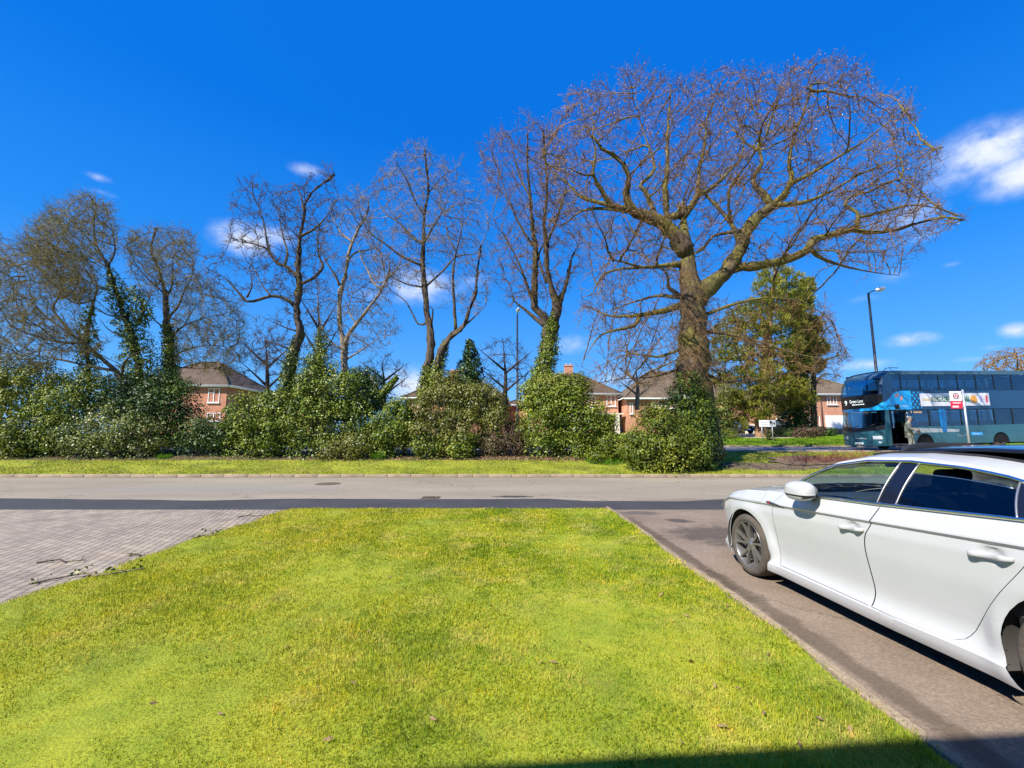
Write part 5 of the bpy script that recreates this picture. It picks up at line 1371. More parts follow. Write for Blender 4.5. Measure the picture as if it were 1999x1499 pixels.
# wheels
def wheel(ax, side):
    sg = 1 if not side else -1
    ox = .028 if not side else CW - .028
    mb = MB()
    prof = [(.245, .018), (.252, .006), (.268, .000), (.290, -.004), (.312, .004), (.326, .020), (.333, .045), (.335, .12), (.333, .195), (.324, .222), (.300, .238), (.25, .235), (.235, .22)]
    mb.lathe([(r, ox + sg * h) for r, h in prof], (0, -ax, WZ - .008), 'X', 64)
    for k in range(3):
        rr = .3365; h = .085 + .035 * k
    w = mb.build('wheel', m_rubber, CAR, True)
    rm = MB()
    rm.lathe([(r, ox + sg * h) for r, h in [(.250, .016), (.252, .006), (.247, .003), (.240, .012), (.236, .03), (.228, .05), (.222, .20)]], (0, -ax, WZ - .008), 'X', 64)
    for k in range(5):
        for dd in (-1, 1):
            a0 = k * 2 * math.pi / 5 + .12
            a_in = a0 + dd * .16; a_out = a0 + dd * .27
            def pt(r, a, h): return (ox + sg * h, -ax + r * math.sin(a), WZ - .008 + r * math.cos(a))
            w_in, w_out = .26, .075
            q4 = []
            for (r, am, hw, h) in ((.045, a_in, .26, .035), (.13, (a_in * 2 + a_out) / 3, .085, .026), (.243, a_out, .050, .010)):
                q4.append((pt(r, am - hw, h), pt(r, am + hw, h), pt(r, am + hw * .8, h + .035), pt(r, am - hw * .8, h + .035)))
            V = [p for s4 in q4 for p in s4]
            Fa = [(4 * j + i, 4 * j + (i + 1) % 4, 4 * j + 4 + (i + 1) % 4, 4 * j + 4 + i) for j in range(2) for i in range(4)] + [(0, 1, 2, 3), (8, 9, 10, 11)]
            rm.add(V, Fa)
    rm.lathe([(0, ox + sg * .028), (.03, ox + sg * .028), (.034, ox + sg * .034), (.062, ox + sg * .036), (.075, ox + sg * .05), (.075, ox + sg * .09), (0, ox + sg * .09)], (0, -ax, WZ - .008), 'X', 32)
    rim = rm.build('rim', m_rim, w, True)
    d = MB(); d.lathe([(.05, ox + sg * .085), (.165, ox + sg * .085), (.165, ox + sg * .11), (.05, ox + sg * .11)], (0, -ax, WZ - .008), 'X', 40)
    d.lathe([(.16, ox + sg * .12), (.235, ox + sg * .13)], (0, -ax, WZ - .008), 'X', 40)
    d.build('brake_disc', m_disc, w, True)
    return w
for ax in (AXF, AXR):
    for side in (0, 1): wheel(ax, side)
# bright trim round the side windows, seen as one loop
for side in (0, 1):
    mx = (lambda o: CW - o) if side else (lambda o: o)
    mb = MB()
    ss = np.linspace(.80, 2.98, 60)
    mb.tube([(mx(float(cb_plan(s)) + .053), -s, float(cb_belt(s)) + .008) for s in ss], .0115, 8)
    pts = []
    for s in np.linspace(.70, 2.98, 70):
        i = near_q(s); p = upper[i, GR - 2]; pts.append((mx(p[0] - .004), p[1], p[2] + .004))
    mb.build('window_trim', m_alu, CAR, True)
    mb = MB(); mb.tube(pts, .0125, 8); mb.build('window_trim', m_alu, CAR, True)
    mb = MB()
    for qv in (1.671, 1.825, 2.575):
        mb = MB(); i = near_q(qv); mb.tube([(mx(upper[i, k][0] - .003), upper[i, k][1], upper[i, k][2]) for k in range(0, GR - 1)], .006, 6)
        mb.build('glass_channel', bpy.data.materials.get('channel_trim') or simple('channel_trim', (.42, .42, .43), .35, .8), CAR, True)
# upper edge of the half lowered rear window
mb = MB(); i0, i1 = near_q(1.83), near_q(2.57)
mb.tube([tuple(upper[i, 7]) for i in range(i0, i1, 2)], .0035, 6); mb.build('glass_edge', m_alu, CAR, True)
# door handles
def handle(sc, zc, side, door):
    mb = MB(); V = []; tilt = .055
    bars = []
    for t in np.linspace(-1, 1, 13):
        s = sc + t * .118; z = zc + t * .118 * tilt
        out = .034 * (1 - abs(t) ** 6) + .004
        o = cb_W(s, z) - out
        bars.append((CW - o if side else o, -s, z))
    P = np.array(bars)
    n = 10; Fa = []; VV = []
    for j, p in enumerate(P):
        t = -1 + 2 * j / 12
        hw = .0185 * (1 - .35 * abs(t) ** 3); th = .009
        for k in range(n):
            a = 2 * math.pi * k / n
            VV.append((p[0] + th * math.cos(a), p[1], p[2] + hw * math.sin(a)))
    Fa = [(j * n + k, j * n + (k + 1) % n, (j + 1) * n + (k + 1) % n, (j + 1) * n + k) for j in range(12) for k in range(n)] + [tuple(range(n)), tuple(range(12 * n, 13 * n))]
    mb.add(VV, Fa, True)
    mb.build('handle', m_white, door, True)
for side in (0, 1):
    handle(1.475, .809, side, door_objs[side][0]); handle(2.45, .845, side, door_objs[side][1])
# door mirrors
for side in (0, 1):
    mx = (lambda o: CW - o) if side else (lambda o: o)
    def ell(name, mat, par, keep, c=(-.082, -1.045, 1.052), r=(.082, .150, .092), grow=1.0):
        bm = bmesh.new(); bmesh.ops.create_uvsphere(bm, u_segments=28, v_segments=18, radius=1)
        for v in bm.verts:
            x, y, z = v.co
            e = .72
            x = math.copysign(abs(x) ** e, x); y = math.copysign(abs(y) ** e, y); z = math.copysign(abs(z) ** e, z)
            zz = z * (.72 + .28 * (.5 - x * .5) ** .7) if z < 0 else z * (1 - .22 * (x < 0) * abs(x))
            v.co = (c[0] + r[0] * x * grow, c[1] + r[1] * y * grow * 1.0, c[2] + r[2] * zz * grow)
        bmesh.ops.delete(bm, geom=[f for f in bm.faces if not keep(f.calc_center_median())], context='FACES')
        V = [(mx(v.co.x), v.co.y, v.co.z) for v in bm.verts]; bm.verts.index_update()
        Fa = [[v.index for v in f.verts] for f in bm.faces]; bm.free()
        return MB().add(V, Fa, True).build(name, mat, par, True)
    mir = ell('mirror', m_white, CAR, lambda c: c.z > 1.030 or c.z < 1.004)
    ell('mirror_base', m_blackplastic, mir, lambda c: 1.004 <= c.z <= 1.030)
    mb = MB(); mb.box((mx(-.015), -1.03, .985), (.13, .07, .035), bev=.012); mb.build('mirror_arm', m_blackplastic, mir, True)
    mb = MB(); V = []
    for k in range(28):
        a = 2 * math.pi * k / 28; V.append((mx(.003), -1.045 + .11 * math.copysign(abs(math.cos(a)) ** .7, math.cos(a)), 1.05 + .062 * math.copysign(abs(math.sin(a)) ** .7, math.sin(a))))
    mb.add(V, [tuple(range(28))]); mb.build('mirror_glass', m_alu, mir, True)
# side badge behind the front arch
mb = MB()
pl = [(.40, .872), (.44, .879), (.60, .862), (.675, .845), (.655, .838), (.47, .853), (.42, .858)]
mb.prism([(cb_W(s, z) - .006, -s, z) for s, z in pl], (.006, 0, 0)); bd = mb.build('side_vent', simple('vent_grey', (.10, .10, .105), .3, .6), CAR, True)
mb = MB(); pl = [(.43, .874), (.455, .872), (.475, .858), (.45, .858)]
mb.prism([(cb_W(s, z) - .009, -s, z) for s, z in pl], (.004, 0, 0)); mb.build('vent_stripe', simple('badge_red', (.35, .02, .03), .3), bd, True)
# sunroof: raised deflector and glass panel with rails
mb = MB()
zr_ = lambda o, s: float(roof[near_q(s)][:, 2][np.argmin(np.abs(roof[near_q(s)][:, 0] - min(o, CW - o)))])
V = []; Fa = []; n = 22
for i in range(n):
    o = .44 + (CW - .88) * i / (n - 1); e = abs(2 * i / (n - 1) - 1)
    s = 1.40 + .10 * e ** 2
    zb = zr_(o, s); h = .055 * (1 - e ** 4) + .004
    V += [(o, -s, zb), (o, -(s + .02), zb + h), (o, -(s + .06), zb + h), (o, -(s + .05), zb)]
    if i: b = 4 * i; Fa += [(b - 4, b, b + 1, b - 3), (b - 3, b + 1, b + 2, b - 2), (b - 2, b + 2, b + 3, b - 1)]
mb.add(V, Fa, True); mb.build('sunroof_deflector', m_blackplastic, CAR, True)
mb = MB(); V = []; Fa = []; n = 20; mm = 14
for j in range(mm):
    s = 1.52 + .98 * j / (mm - 1)
    for i in range(n):
        o = .47 + (CW - .94) * i / (n - 1)
        e = abs(2 * i / (n - 1) - 1)
        V.append((o, -s, zr_(.9, s) - .030 * e ** 2.2 + .012 + .048 * (j / (mm - 1)) ** .8 + (0 if j else -.004)))
Fa = [(j * n + i, j * n + i + 1, (j + 1) * n + i + 1, (j + 1) * n + i) for j in range(mm - 1) for i in range(n - 1)]
m0 = len(V); V += [(v[0], v[1], v[2] - .02) for v in V]
Fa += [(j * n, (j + 1) * n, m0 + (j + 1) * n, m0 + j * n) for j in range(mm - 1)] + [(j * n + n - 1, m0 + j * n + n - 1, m0 + (j + 1) * n + n - 1, (j + 1) * n + n - 1) for j in range(mm - 1)] + [(i, m0 + i, m0 + i + 1, i + 1) for i in range(n - 1)]
mb.add(V, Fa, True); mb.build('sunroof', m_blackgloss, CAR, True)
for side in (0, 1):
    mb = MB(); pts = []
    for s in np.linspace(1.28, 2.7, 30):
        row = roof[near_q(s)]; p = row[5]; pts.append((CW - p[0] if side else p[0], p[1], p[2] + .004))
    mb.tube(pts, .011, 6); mb.build('roof_seal', m_blackplastic, CAR, True)
# lamps, grille (facing the road)
for side in (0, 1):
    mx = (lambda o: CW - o) if side else (lambda o: o)
    mb = MB(); pts = []
    for (s, z0, z1) in ((-.83, .60, .70), (-.74, .61, .745), (-.62, .64, .785), (-.52, .70, .80)):
        pts.append(((cb_W(s, z0) - .006), s, z0)); pts.append(((cb_W(s, z1) - .006), s, z1))
    V = [(mx(p[0]), -p[1], p[2]) for p in pts]; mb.add(V, [(0, 1, 3, 2), (2, 3, 5, 4), (4, 5, 7, 6)]); mb.build('headlight', m_light, CAR, True)
    mb = MB(); V = []
    for (s, z0, z1) in ((3.50, .86, .98), (3.66, .85, .985), (3.78, .84, .98)):
        V += [(mx(cb_W(s, z0) - .006), -s, z0), (mx(cb_W(s, z1) - .006), -s, z1)]
    mb.add(V, [(0, 1, 3, 2), (2, 3, 5, 4)]); mb.build('tail_light', m_redlens, CAR, True)
mb = MB(); mb.box((CW / 2, .945, .52), (.72, .03, .30), bev=.012); mb.build('grille', m_blackgloss, CAR, True)
# interior
def seat(o, s, w, name='seat', back=.62, z=.42):
    mb = MB()
    mb.box((o, -s, z), (w, .50, .16), bev=.05)
    mb.box((o, -(s + .30), z + .08 + back / 2), (w, .13, back), rot=Matrix.Rotation(R(16), 3, 'X'), bev=.05)
    mb.box((o, -(s + .41), z + .08 + back + .10), (.26 if w < .7 else .24, .09, .17), rot=Matrix.Rotation(R(12), 3, 'X'), bev=.035)
    return mb.build(name, m_seat, CAR, True)
seat(.50, 1.45, .50); seat(1.35, 1.45, .50)
mb = MB(); mb.box((CW / 2, -2.28, .42), (1.34, .5, .17), bev=.05); mb.box((CW / 2, -2.60, .72), (1.34, .13, .52), rot=Matrix.Rotation(R(20), 3, 'X'), bev=.05)
for o in (.5, CW / 2, 1.35): mb.box((o, -2.72, 1.02), (.24, .08, .13), bev=.03)
mb.build('rear_seat', m_seat, CAR, True)
mb = MB(); mb.box((CW / 2, -.66, .86), (1.48, .42, .22), bev=.05); mb.box((CW / 2, -1.1, .55), (.22, .8, .22), bev=.04); mb.build('dashboard', m_trim, CAR, True)
mb = MB(); V = []
for k in range(24):
    a = 2 * math.pi * k / 24; V.append((1.35 + .18 * math.cos(a), -1.02 - .06 * math.sin(a), .90 + .17 * math.sin(a)))
mb.tube(V + V[:2], .015, 8); mb.tube([(1.35, -1.02, .9), (1.35, -.85, .85)], .03, 8); mb.tube([(1.19, -1.02, .9), (1.51, -1.02, .9)], .014, 6); mb.build('steering_wheel', m_trim, CAR, True)
mb = MB(); mb.box((CW / 2, -1.02, 1.30), (.24, .03, .075), bev=.02); mb.tube([(CW / 2, -1.02, 1.31), (CW / 2, -1.0, 1.37)], .012, 6); mb.build('rear_view_mirror', m_blackplastic, CAR, True)
# door cards
for side in (0, 1):
    mx = (lambda o: CW - o) if side else (lambda o: o)
    for (s0, s1) in ((.62, 1.66), (1.72, 2.6)):
        mb = MB(); mb.box((mx(.11), -(s0 + s1) / 2, .74), (.03, s1 - s0, .46), bev=.01); mb.build('door_lining', m_trim, CAR, True)
# ------------------------------------------------------------------ the double-decker bus
BUS = thing('bus', 'dark teal double decker bus with a light blue swoosh, front door open at the stop', 'bus', (19.5, 23.05, .835), R(8.5))
BUS.rotation_euler = (0, R(-1.2), R(8.5))
m_teal = simple('teal_paint', (.018, .10, .13), .28, 0, .5, .6, .08, 2)
m_navy = simple('navy_paint', (.006, .040, .110), .28, 0, .5, .6, .08, 2)
m_sky = simple('light_blue_paint', (.01, .36, .78), .28, 0, .5, .5, .03, 2)
m_roofb = simple('bus_roof_paint', (.045, .10, .15), .35, 0, .5, .4, .06, 2)
m_silver = simple('silver_paint', (.42, .43, .42), .35, .2, .5, .3, .05)
m_ink = simple('white_lettering', (.82, .83, .80), .5, var=.02)
m_ledtxt = None
m_busdark = simple('bus_interior_dark', (.014, .018, .025), .7)
m_busfloor = simple('bus_floor', (.05, .055, .06), .8)
m_busseat = simple('bus_seat_moquette', (.025, .035, .075), .8, var=.4, vscale=20)
m_pole = simple('grab_pole', (.58, .60, .56), .35)
g_bus = glass('bus_window_tint', (.45, .56, .64), .5)
g_busf = glass('bus_front_tint', (.22, .42, .50), .33)
g_display = glass('display_glass', (.25, .25, .25), .8)
m_panel = simple('display_black', (.006, .007, .009), .35)
def emis(name, c, s):
    m, t, b = new_mat(name)
    b.inputs['Base Color'].default_value = (.3, .3, .3, 1); b.inputs['Emission Color'].default_value = col4(c); b.inputs['Emission Strength'].default_value = s
    return m
m_led = emis('white_led_letters', (.9, 1, .97), .75)
m_amber = emis('amber_led_letters', (1, .5, .08), .8)
BL, BWD, BH = 10.9, 2.5, 4.3
def bxf(y, z):
    """x of the front skin at width y and height z"""
    rake = interp(z, [.25, 1.0, 1.3, 2.2, 2.35, 3.0, 3.6, 4.0, 4.2, 4.3], [.06, .0, .03, .16, .14, .12, .26, .48, .75, 1.1])
    e = abs(2 * y / BWD - 1)
    return float(rake) + .30 * e ** 2.6 - .12
def bfront(name, mat, z0, z1, ymin=0.0, ymax=BWD, nz=6, ny=20, off=0.0, parent=None, zf=None, kind='grid'):
    V = []; Fa = []
    for j in range(nz + 1):
        for i in range(ny + 1):
            y = ymin + (ymax - ymin) * i / ny
            a, b = (z0(y), z1(y)) if callable(z0) else (z0, z1)
            z = a + (b - a) * j / nz
            V.append((bxf(y, z) - off, y, z))
    Fa = [(j * (ny + 1) + i, j * (ny + 1) + i + 1, (j + 1) * (ny + 1) + i + 1, (j + 1) * (ny + 1) + i) for j in range(nz) for i in range(ny)]
    me = raw_mesh(name, np.array(V), Fa, smooth=True)
    return link(name, me, mat, parent or BUS, True)
BF = bfront
# front, from the bumper to the roof
BF('front_panel', m_teal, lambda y: .26, lambda y: 1.02 + .10 * abs(2 * y / BWD - 1) ** 2 if True else 1.1, nz=8)
BF('dashboard_shroud', m_panel, lambda y: 1.022 + .10 * abs(2 * y / BWD - 1) ** 2, lambda y: 1.24 + .12 * abs(2 * y / BWD - 1) ** 2, nz=2)
BF('windscreen', g_busf, lambda y: 1.242 + .12 * abs(2 * y / BWD - 1) ** 2, lambda y: 2.16, nz=8)
BF('light_blue_band', m_sky, lambda y: 2.162, lambda y: 2.30 + .32 * max(0, 1 - y / .7) ** 2, nz=3)
dsp = BF('destination_panel', m_panel, lambda y: 2.302 + .32 * max(0, 1 - y / .7) ** 2, lambda y: 3.03, nz=4)
BF('upper_windscreen', g_busf, lambda y: 3.032, lambda y: 3.88, .16, BWD - .12, nz=8)
BF('upper_windscreen_frame', m_navy, lambda y: 3.032, lambda y: 3.88, 0, .158, nz=6, ny=3); BF('upper_windscreen_frame', m_navy, lambda y: 3.032, lambda y: 3.88, BWD - .118, BWD, nz=6, ny=3)
BF('roof_front', m_roofb, lambda y: 3.882, lambda y: 4.285, nz=8)
# headlights, plate, name on the front
for y0, y1 in ((.12, .52), (1.98, 2.38)):
    BF('headlight', m_light, lambda y: .62, lambda y: .80, y0, y1, 2, 6, .012)
BF('fog_light', m_light, lambda y: .42, lambda y: .50, .18, .30, 1, 3, .012); BF('fog_light', m_light, lambda y: .42, lambda y: .50, 2.2, 2.32, 1, 3, .012)
pl = BF('number_plate', m_ink, lambda y: .34, lambda y: .45, 1.05, 1.55, 1, 6, .014)
BF('plate_flash', simple('plate_green', (.03, .35, .10), .5), lambda y: .34, lambda y: .45, 1.552, 1.62, 1, 2, .014, pl)
def front_text(body, y, z, w, h, mat, par):
    # reads from the bus's right-hand side (far) to the near side as seen from the road
    return lettering('lettering', body, mat, par, (bxf(y, z) - .018, y, z), (.0, -1, 0), (0, 0, 1), w, h)
front_text('Coventry', 1.2, .66, .62, .11, m_ink, BUS); front_text('5', .86, .66, .06, .10, m_ink, BUS)
front_text('9', 1.98, 2.66, .15, .28, m_led, dsp); front_text('Green Lane', 1.27, 2.72, .80, .18, m_led, dsp)
for k in range(7):
    yk = 1.50 - .105 * k; mb = MB(); mb.box((bxf(yk, 2.53) - .016, yk, 2.53), (.004, .075, .05)); mb.build('small_text_line', m_led, dsp, True)

# side skin helpers: nearside is y = 0
def side_panel(name, mat, pts, y=0.0, th=.03, parent=None):
    """polygon in (x, z) on the nearside (th grows outwards when negative side)"""
    mb = MB(); mb.prism([(p[0], y, p[1]) for p in pts], (0, th, 0))
    return mb.build(name, mat, parent or BUS, True)
def rect(x0, z0, x1, z1): return [(x0, z0), (x1, z0), (x1, z1), (x0, z1)]
XF = .30
D0, D1 = .55, 1.72         # doorway
side_panel('side_panel', m_navy, rect(XF, 2.16, BL, 3.18))
side_panel('roof_side', m_roofb, [(1.0, 4.06), (BL, 4.06), (BL - .3, 4.27), (1.1, 4.27), (.62, 4.14)])
# lower side: in front of the door, skirt behind the door with wheel openings
side_panel('door_post', m_teal, [(XF - .12, .26), (D0, .26), (D0, 2.16), (XF + .05, 2.16), (XF - .1, 1.1)])
def arch(cx, r=.56, n=14): return [(cx + r * math.cos(a), .30 + r * math.sin(a)) for a in np.linspace(math.pi - .0, 0, n)]
side_panel('skirt', m_teal, [(D1, .28)] + arch(2.62) + arch(7.55) + [(BL, .28), (BL, .92), (D1, .92)])
side_panel('silver_band', m_silver, [(D1, .922), (4.85, .922), (4.85, 1.06), (D1, 1.20)], th=.02); side_panel('waist_panel', m_teal, [(4.85, .922), (BL, .922), (BL, 1.19), (4.85, 1.06)]); side_panel('waist_panel', m_teal, [(D1, 1.202), (4.85, 1.062), (BL, 1.192), (BL, 1.28), (D1, 1.24)], th=.025)
side_panel('lower_front_panel', m_silver, [(3.3, .35), (6.0, .35), (6.0, .60), (3.6, .60)], y=-.012, th=.012) if False else None
# glazing
def pane(x0, z0, x1, z1, y=.02, mat=None, name='window'):
    mb = MB(); mb.box(((x0 + x1) / 2, y, (z0 + z1) / 2), (x1 - x0, .008, z1 - z0)); return mb.build(name, mat or g_bus, BUS, True)
ups = [(.95, 1.50), (1.56, 2.72), (2.78, 3.94), (4.0, 5.16), (5.22, 6.38), (6.44, 7.60), (7.66, 8.82), (8.88, 10.6)]
for x0, x1 in ups[:1]: pane(x0, 3.2, x1, 4.04)
for x0, x1 in ups[1:]: pane(x0, 3.2, x1, 4.04)
for a, b in zip(ups[:-1], ups[1:]): side_panel('window_post', m_panel, rect(a[1], 3.181, b[0], 4.058), .008, .03)
side_panel('corner_post', m_navy, [(XF, 3.181), (.95, 3.181), (.95, 4.058), (.50, 4.02)], 0, .04)
los = [(1.76, 3.02), (3.1, 3.75), (4.10, 5.10), (5.16, 6.2), (6.26, 7.3), (7.36, 8.5), (8.6, 10.5)]
for x0, x1 in los: pane(x0, 1.25, x1, 2.14)
for a, b in zip(los[:-1], los[1:]): side_panel('window_post', m_panel if a[1] != 3.75 else m_sky, rect(a[1], 1.242 if a[1] > 5 else 1.23, b[0], 2.158), .008, .03)
side_panel('blue_pillar', simple('mid_blue_paint', (.01, .13, .36), .3), rect(3.78, .93, 4.06, 2.158), -.01, .012)
# livery: swoosh, lattice and advert board stand a few millimetres proud
sw = [(XF - .02, 2.165), (2.05, 2.165), (2.05, 3.175), (1.45, 3.175), (1.15, 3.12), (.85, 2.95), (.62, 2.72), (.45, 2.60), (XF - .06, 2.55)]
side_panel('light_blue_swoosh', m_sky, sw, -.004, .004)
m_lat = simple('lattice_blue', (.012, .16, .30), .35)
for (x, z, w, h) in [(x0 + (.14 if k % 2 else 0), 2.26 + .16 * k, .085, .11) for k in range(6) for x0 in (2.14, 2.42)] :
    pass
V = MB()
for k in range(6):
    for x0 in (2.14, 2.40, 2.66):
        x = x0 + (.13 if k % 2 else 0); z = 2.27 + .16 * k; s = 1.25 - (x - 2.1) * 1.1
        if s > .3: V.prism([(x - .06 * s, -.005, z), (x, -.005, z - .085 * s), (x + .06 * s, -.005, z), (x, -.005, z + .085 * s)], (0, .005, 0))
V.build('lattice_pattern', m_sky, BUS, True)
m_leafp = simple('pink_print', (.62, .26, .18), .45)
mb = MB()
for (cx, cz, a, L, w) in ((1.18, 2.92, .55, .30, .15), (1.45, 2.78, 1.25, .32, .15)):
    pts = []
    for t in np.linspace(0, 2 * math.pi, 18, endpoint=False):
        u, v = L / 2 * math.cos(t), w / 2 * math.sin(t) + .05 * math.cos(t) ** 2
        pts.append((cx + u * math.cos(a) - v * math.sin(a), -.009, cz + u * math.sin(a) + v * math.cos(a)))
    mb.prism(pts, (0, .004, 0))
mb.build('swoosh_emblem', m_leafp, BUS, True)
def side_text(body, x, z, w, h, mat, y=-.014, par=None): return lettering('lettering', body, mat, par or BUS, (x, y, z), (1, 0, 0), (0, 0, 1), w, h)
side_text('national express', 1.45, 2.36, .78, .11, m_ink)
m_ad = simple('advert_silver', (.68, .68, .74), .4, .1, var=.16, vscale=1.2)
ad = side_panel('advert_board', m_ad, rect(2.62, 2.33, 7.1, 3.02), -.03, .03)
m_adgreen = simple('advert_green', (.02, .30, .06), .5); m_addk = simple('advert_dark_green', (.015, .10, .07), .5); m_gold = simple('advert_gold', (.55, .36, .10), .5); m_orange = simple('advert_orange', (.75, .34, .06), .5)
def adbox(name, x0, z0, x1, z1, mat, y=-.034): 
    mb = MB(); mb.prism([(x0, y, z0), (x1, y, z0), (x1, y, z1), (x0, y, z1)], (0, .004, 0)); return mb.build(name, mat, ad, True)
adbox('slogan_box', 3.30, 2.56, 5.02, 2.84, m_addk); adbox('price_box', 5.14, 2.56, 5.74, 2.84, m_adgreen)
mb = MB(); mb.prism([(5.0, -.036, 2.53), (5.13, -.036, 2.70), (5.0, -.036, 2.87), (4.94, -.036, 2.87), (5.04, -.036, 2.70), (4.94, -.036, 2.53)], (0, .006, 0)); mb.build('price_arrow', m_adgreen, ad, True)
lettering('lettering', 'BIG MEAL DEALS', m_ink, ad, (4.15, -.040, 2.70), (1, 0, 0), (0, 0, 1), 1.58, .22); lettering('lettering', '£4.99', m_ink, ad, (5.44, -.040, 2.70), (1, 0, 0), (0, 0, 1), .5, .20)
for k in range(5):
    adbox('gold_flourish', 2.76 + .10 * k, 2.62, 2.83 + .10 * k, 2.74 - .02 * (k % 2), m_gold)
mb = MB(); mb.lathe([(.0, -.036), (.23, -.036), (.20, -.040), (0, -.040)], (6.05, 0, 2.68), 'Y', 26, False); mb.build('food_picture', m_orange, ad, True)
for k in range(7):
    pass
adbox('drink_picture', 6.46, 2.50, 6.62, 2.88, simple('advert_lilac', (.40, .36, .62), .4)); adbox('bar_picture', 6.84, 2.50, 6.98, 2.88, simple('advert_red', (.55, .06, .06), .4))
lettering('lettering', '+', m_addk, ad, (6.37, -.036, 2.68), (1, 0, 0), (0, 0, 1), .07, .07); lettering('lettering', '+', m_addk, ad, (6.73, -.036, 2.68), (1, 0, 0), (0, 0, 1), .07, .07)
# side destination display and low posters inside the first window
mb = MB(); mb.box((2.39, .045, 2.03), (1.26, .03, .22)); sd = mb.build('side_display', simple('display_maroon', (.055, .012, .012), .4), BUS, True)
side_text('9', 1.95, 2.03, .05, .10, m_amber, .0, sd); side_text('Green Lane', 2.36, 2.03, .5, .11, m_amber, .0, sd)
mb = MB(); mb.box((2.18, .05, 1.40), (.40, .02, .20)); mb.build('window_poster', simple('poster_blue', (.03, .14, .50), .5), BUS, True)
mb = MB(); mb.box((2.66, .05, 1.40), (.50, .02, .20)); mb.build('window_poster', simple('poster_red', (.62, .06, .08), .5), BUS, True)
side_text('Coventry', 5.05, .72, .72, .17, m_silver, -.006); 
mb = MB(); mb.box((5.98, -.004, .80), (.72, .008, .17)); eb = mb.build('blue_badge', m_sky, BUS, True); side_text('Electric', 5.98, .80, .5, .09, m_ink, -.012, eb)
# far side, rear and roof
mb = MB()
mb.box((BL / 2 + .1, BWD - .02, .75), (BL - .4, .04, .95)); mb.box((BL / 2 + .1, BWD - .02, 2.68), (BL - .4, .04, 1.02)); mb.box((BL / 2 + .3, BWD - .02, 4.15), (BL - 1.0, .04, .2))
for x in np.arange(.75, BL, 1.4): mb.box((x, BWD - .02, 3.6), (.09, .035, .92)); mb.box((x, BWD - .02, 1.7), (.09, .035, .95))
mb.build('offside_panel', m_navy, BUS, True)
mb = MB(); mb.box((BL - .02, BWD / 2, 2.2), (.04, BWD - .08, 3.9)); mb.build('rear_panel', m_navy, BUS, True)
mb = MB(); V = []; 
for x in (.95, BL):
    for k in range(13):
        t = k / 12; y = .02 + (BWD - .04) * t; V.append((x, y, 4.24 + .10 * math.sin(math.pi * t) ** .5))
mb.add(V, [(k, k + 1, 14 + k, 13 + k) for k in range(12)], True); mb.build('roof', m_roofb, BUS, True, fix=False)
pane(.75, 3.2, BL - .1, 4.04, BWD - .03); pane(.4, 1.25, BL - .1, 2.14, BWD - .03)
mb = MB(); mb.box((BL / 2 + .2, BWD / 2, 2.22), (BL - .6, BWD - .1, .06)); mb.box((BL / 2 + .2, BWD / 2, .33), (BL - .5, BWD - .1, .05)); mb.build('deck_floor', m_busfloor, BUS, True)
mb = MB(); mb.box((BL / 2 + .5, BWD / 2, 4.18), (BL - 1.4, BWD - .1, .03)); mb.build('ceiling', m_trim, BUS, True)
def bus_seats(z, xs, y0s, name='seat'):
    for x in xs:
        for y in y0s:
            mb = MB(); mb.box((x, y, z + .42), (.42, .42, .10), bev=.03); mb.box((x + .20, y, z + .80), (.09, .42, .72), bev=.03, rot=Matrix.Rotation(R(8), 3, 'Y')); mb.build(name, m_busseat, BUS, True)
bus_seats(2.25, np.arange(1.5, 10.2, .82), (.32, .78, 1.72, 2.18)); bus_seats(.36, np.arange(3.4, 10, .88), (.34, .80, 1.72, 2.18))
mb = MB()
for x in np.arange(1.6, 9.6, 1.15):
    mb.tube([(x, .36, 2.25), (x, .36, 4.16)], .022, 6); mb.tube([(x + .5, .95, .36), (x + .5, .95, 2.18)], .022, 6)
mb.tube([(1.4, .7, 4.0), (9.8, .7, 4.0)], .018, 6)
mb.build('grab_poles', m_pole, BUS, True)
# doorway: open folding doors, post with white pushes, step, cab
g_door = glass('door_glass', (.2, .25, .28), 1.2)
for x in (D0 + .05, D1 - .05):
    mb = MB(); mb.box((x, .36, 1.2), (.05, .66, 1.78)); mb.build('door_leaf', g_door, BUS, True)
mb = MB(); mb.tube([(D1 - .10, .05, .35), (D1 - .10, .05, 2.1)], .025, 8); 
mb.build('door_pole', m_panel, BUS, True)
mb = MB()
for z in (1.55, 1.78, 1.98): mb.box((D1 - .06, -.01, z), (.06, .03, .07), bev=.01)
mb.build('door_button', m_ink, BUS, True)
mb = MB(); mb.box(((D0 + D1) / 2, .5, .30), (D1 - D0, .95, .06)); mb.build('door_step', m_busfloor, BUS, True)
mb = MB(); mb.box((1.15, 1.55, 1.15), (.05, 1.5, 1.7)); mb.box((2.0, 2.0, 1.2), (.05, .9, 1.8)); mb.box((.62, 1.6, .95), (.5, 1.4, .55), bev=.08); mb.box((1.0, 1.75, 1.05), (.35, .5, .8), bev=.06); mb.build('cab', m_busdark, BUS, True)
mb = MB(); V = [(.62 + .07 * math.sin(a), 1.75 + .22 * math.cos(a), 1.33 + .21 * math.sin(a)) for a in np.linspace(0, 2 * math.pi, 20)]; mb.tube(V, .018, 6); mb.build('steering_wheel', m_panel, BUS, True)
mb = MB(); mb.box(((D0 + D1) / 2, .01, 2.135), (D1 - D0, .05, .05)); mb.build('door_header', m_panel, BUS, True)
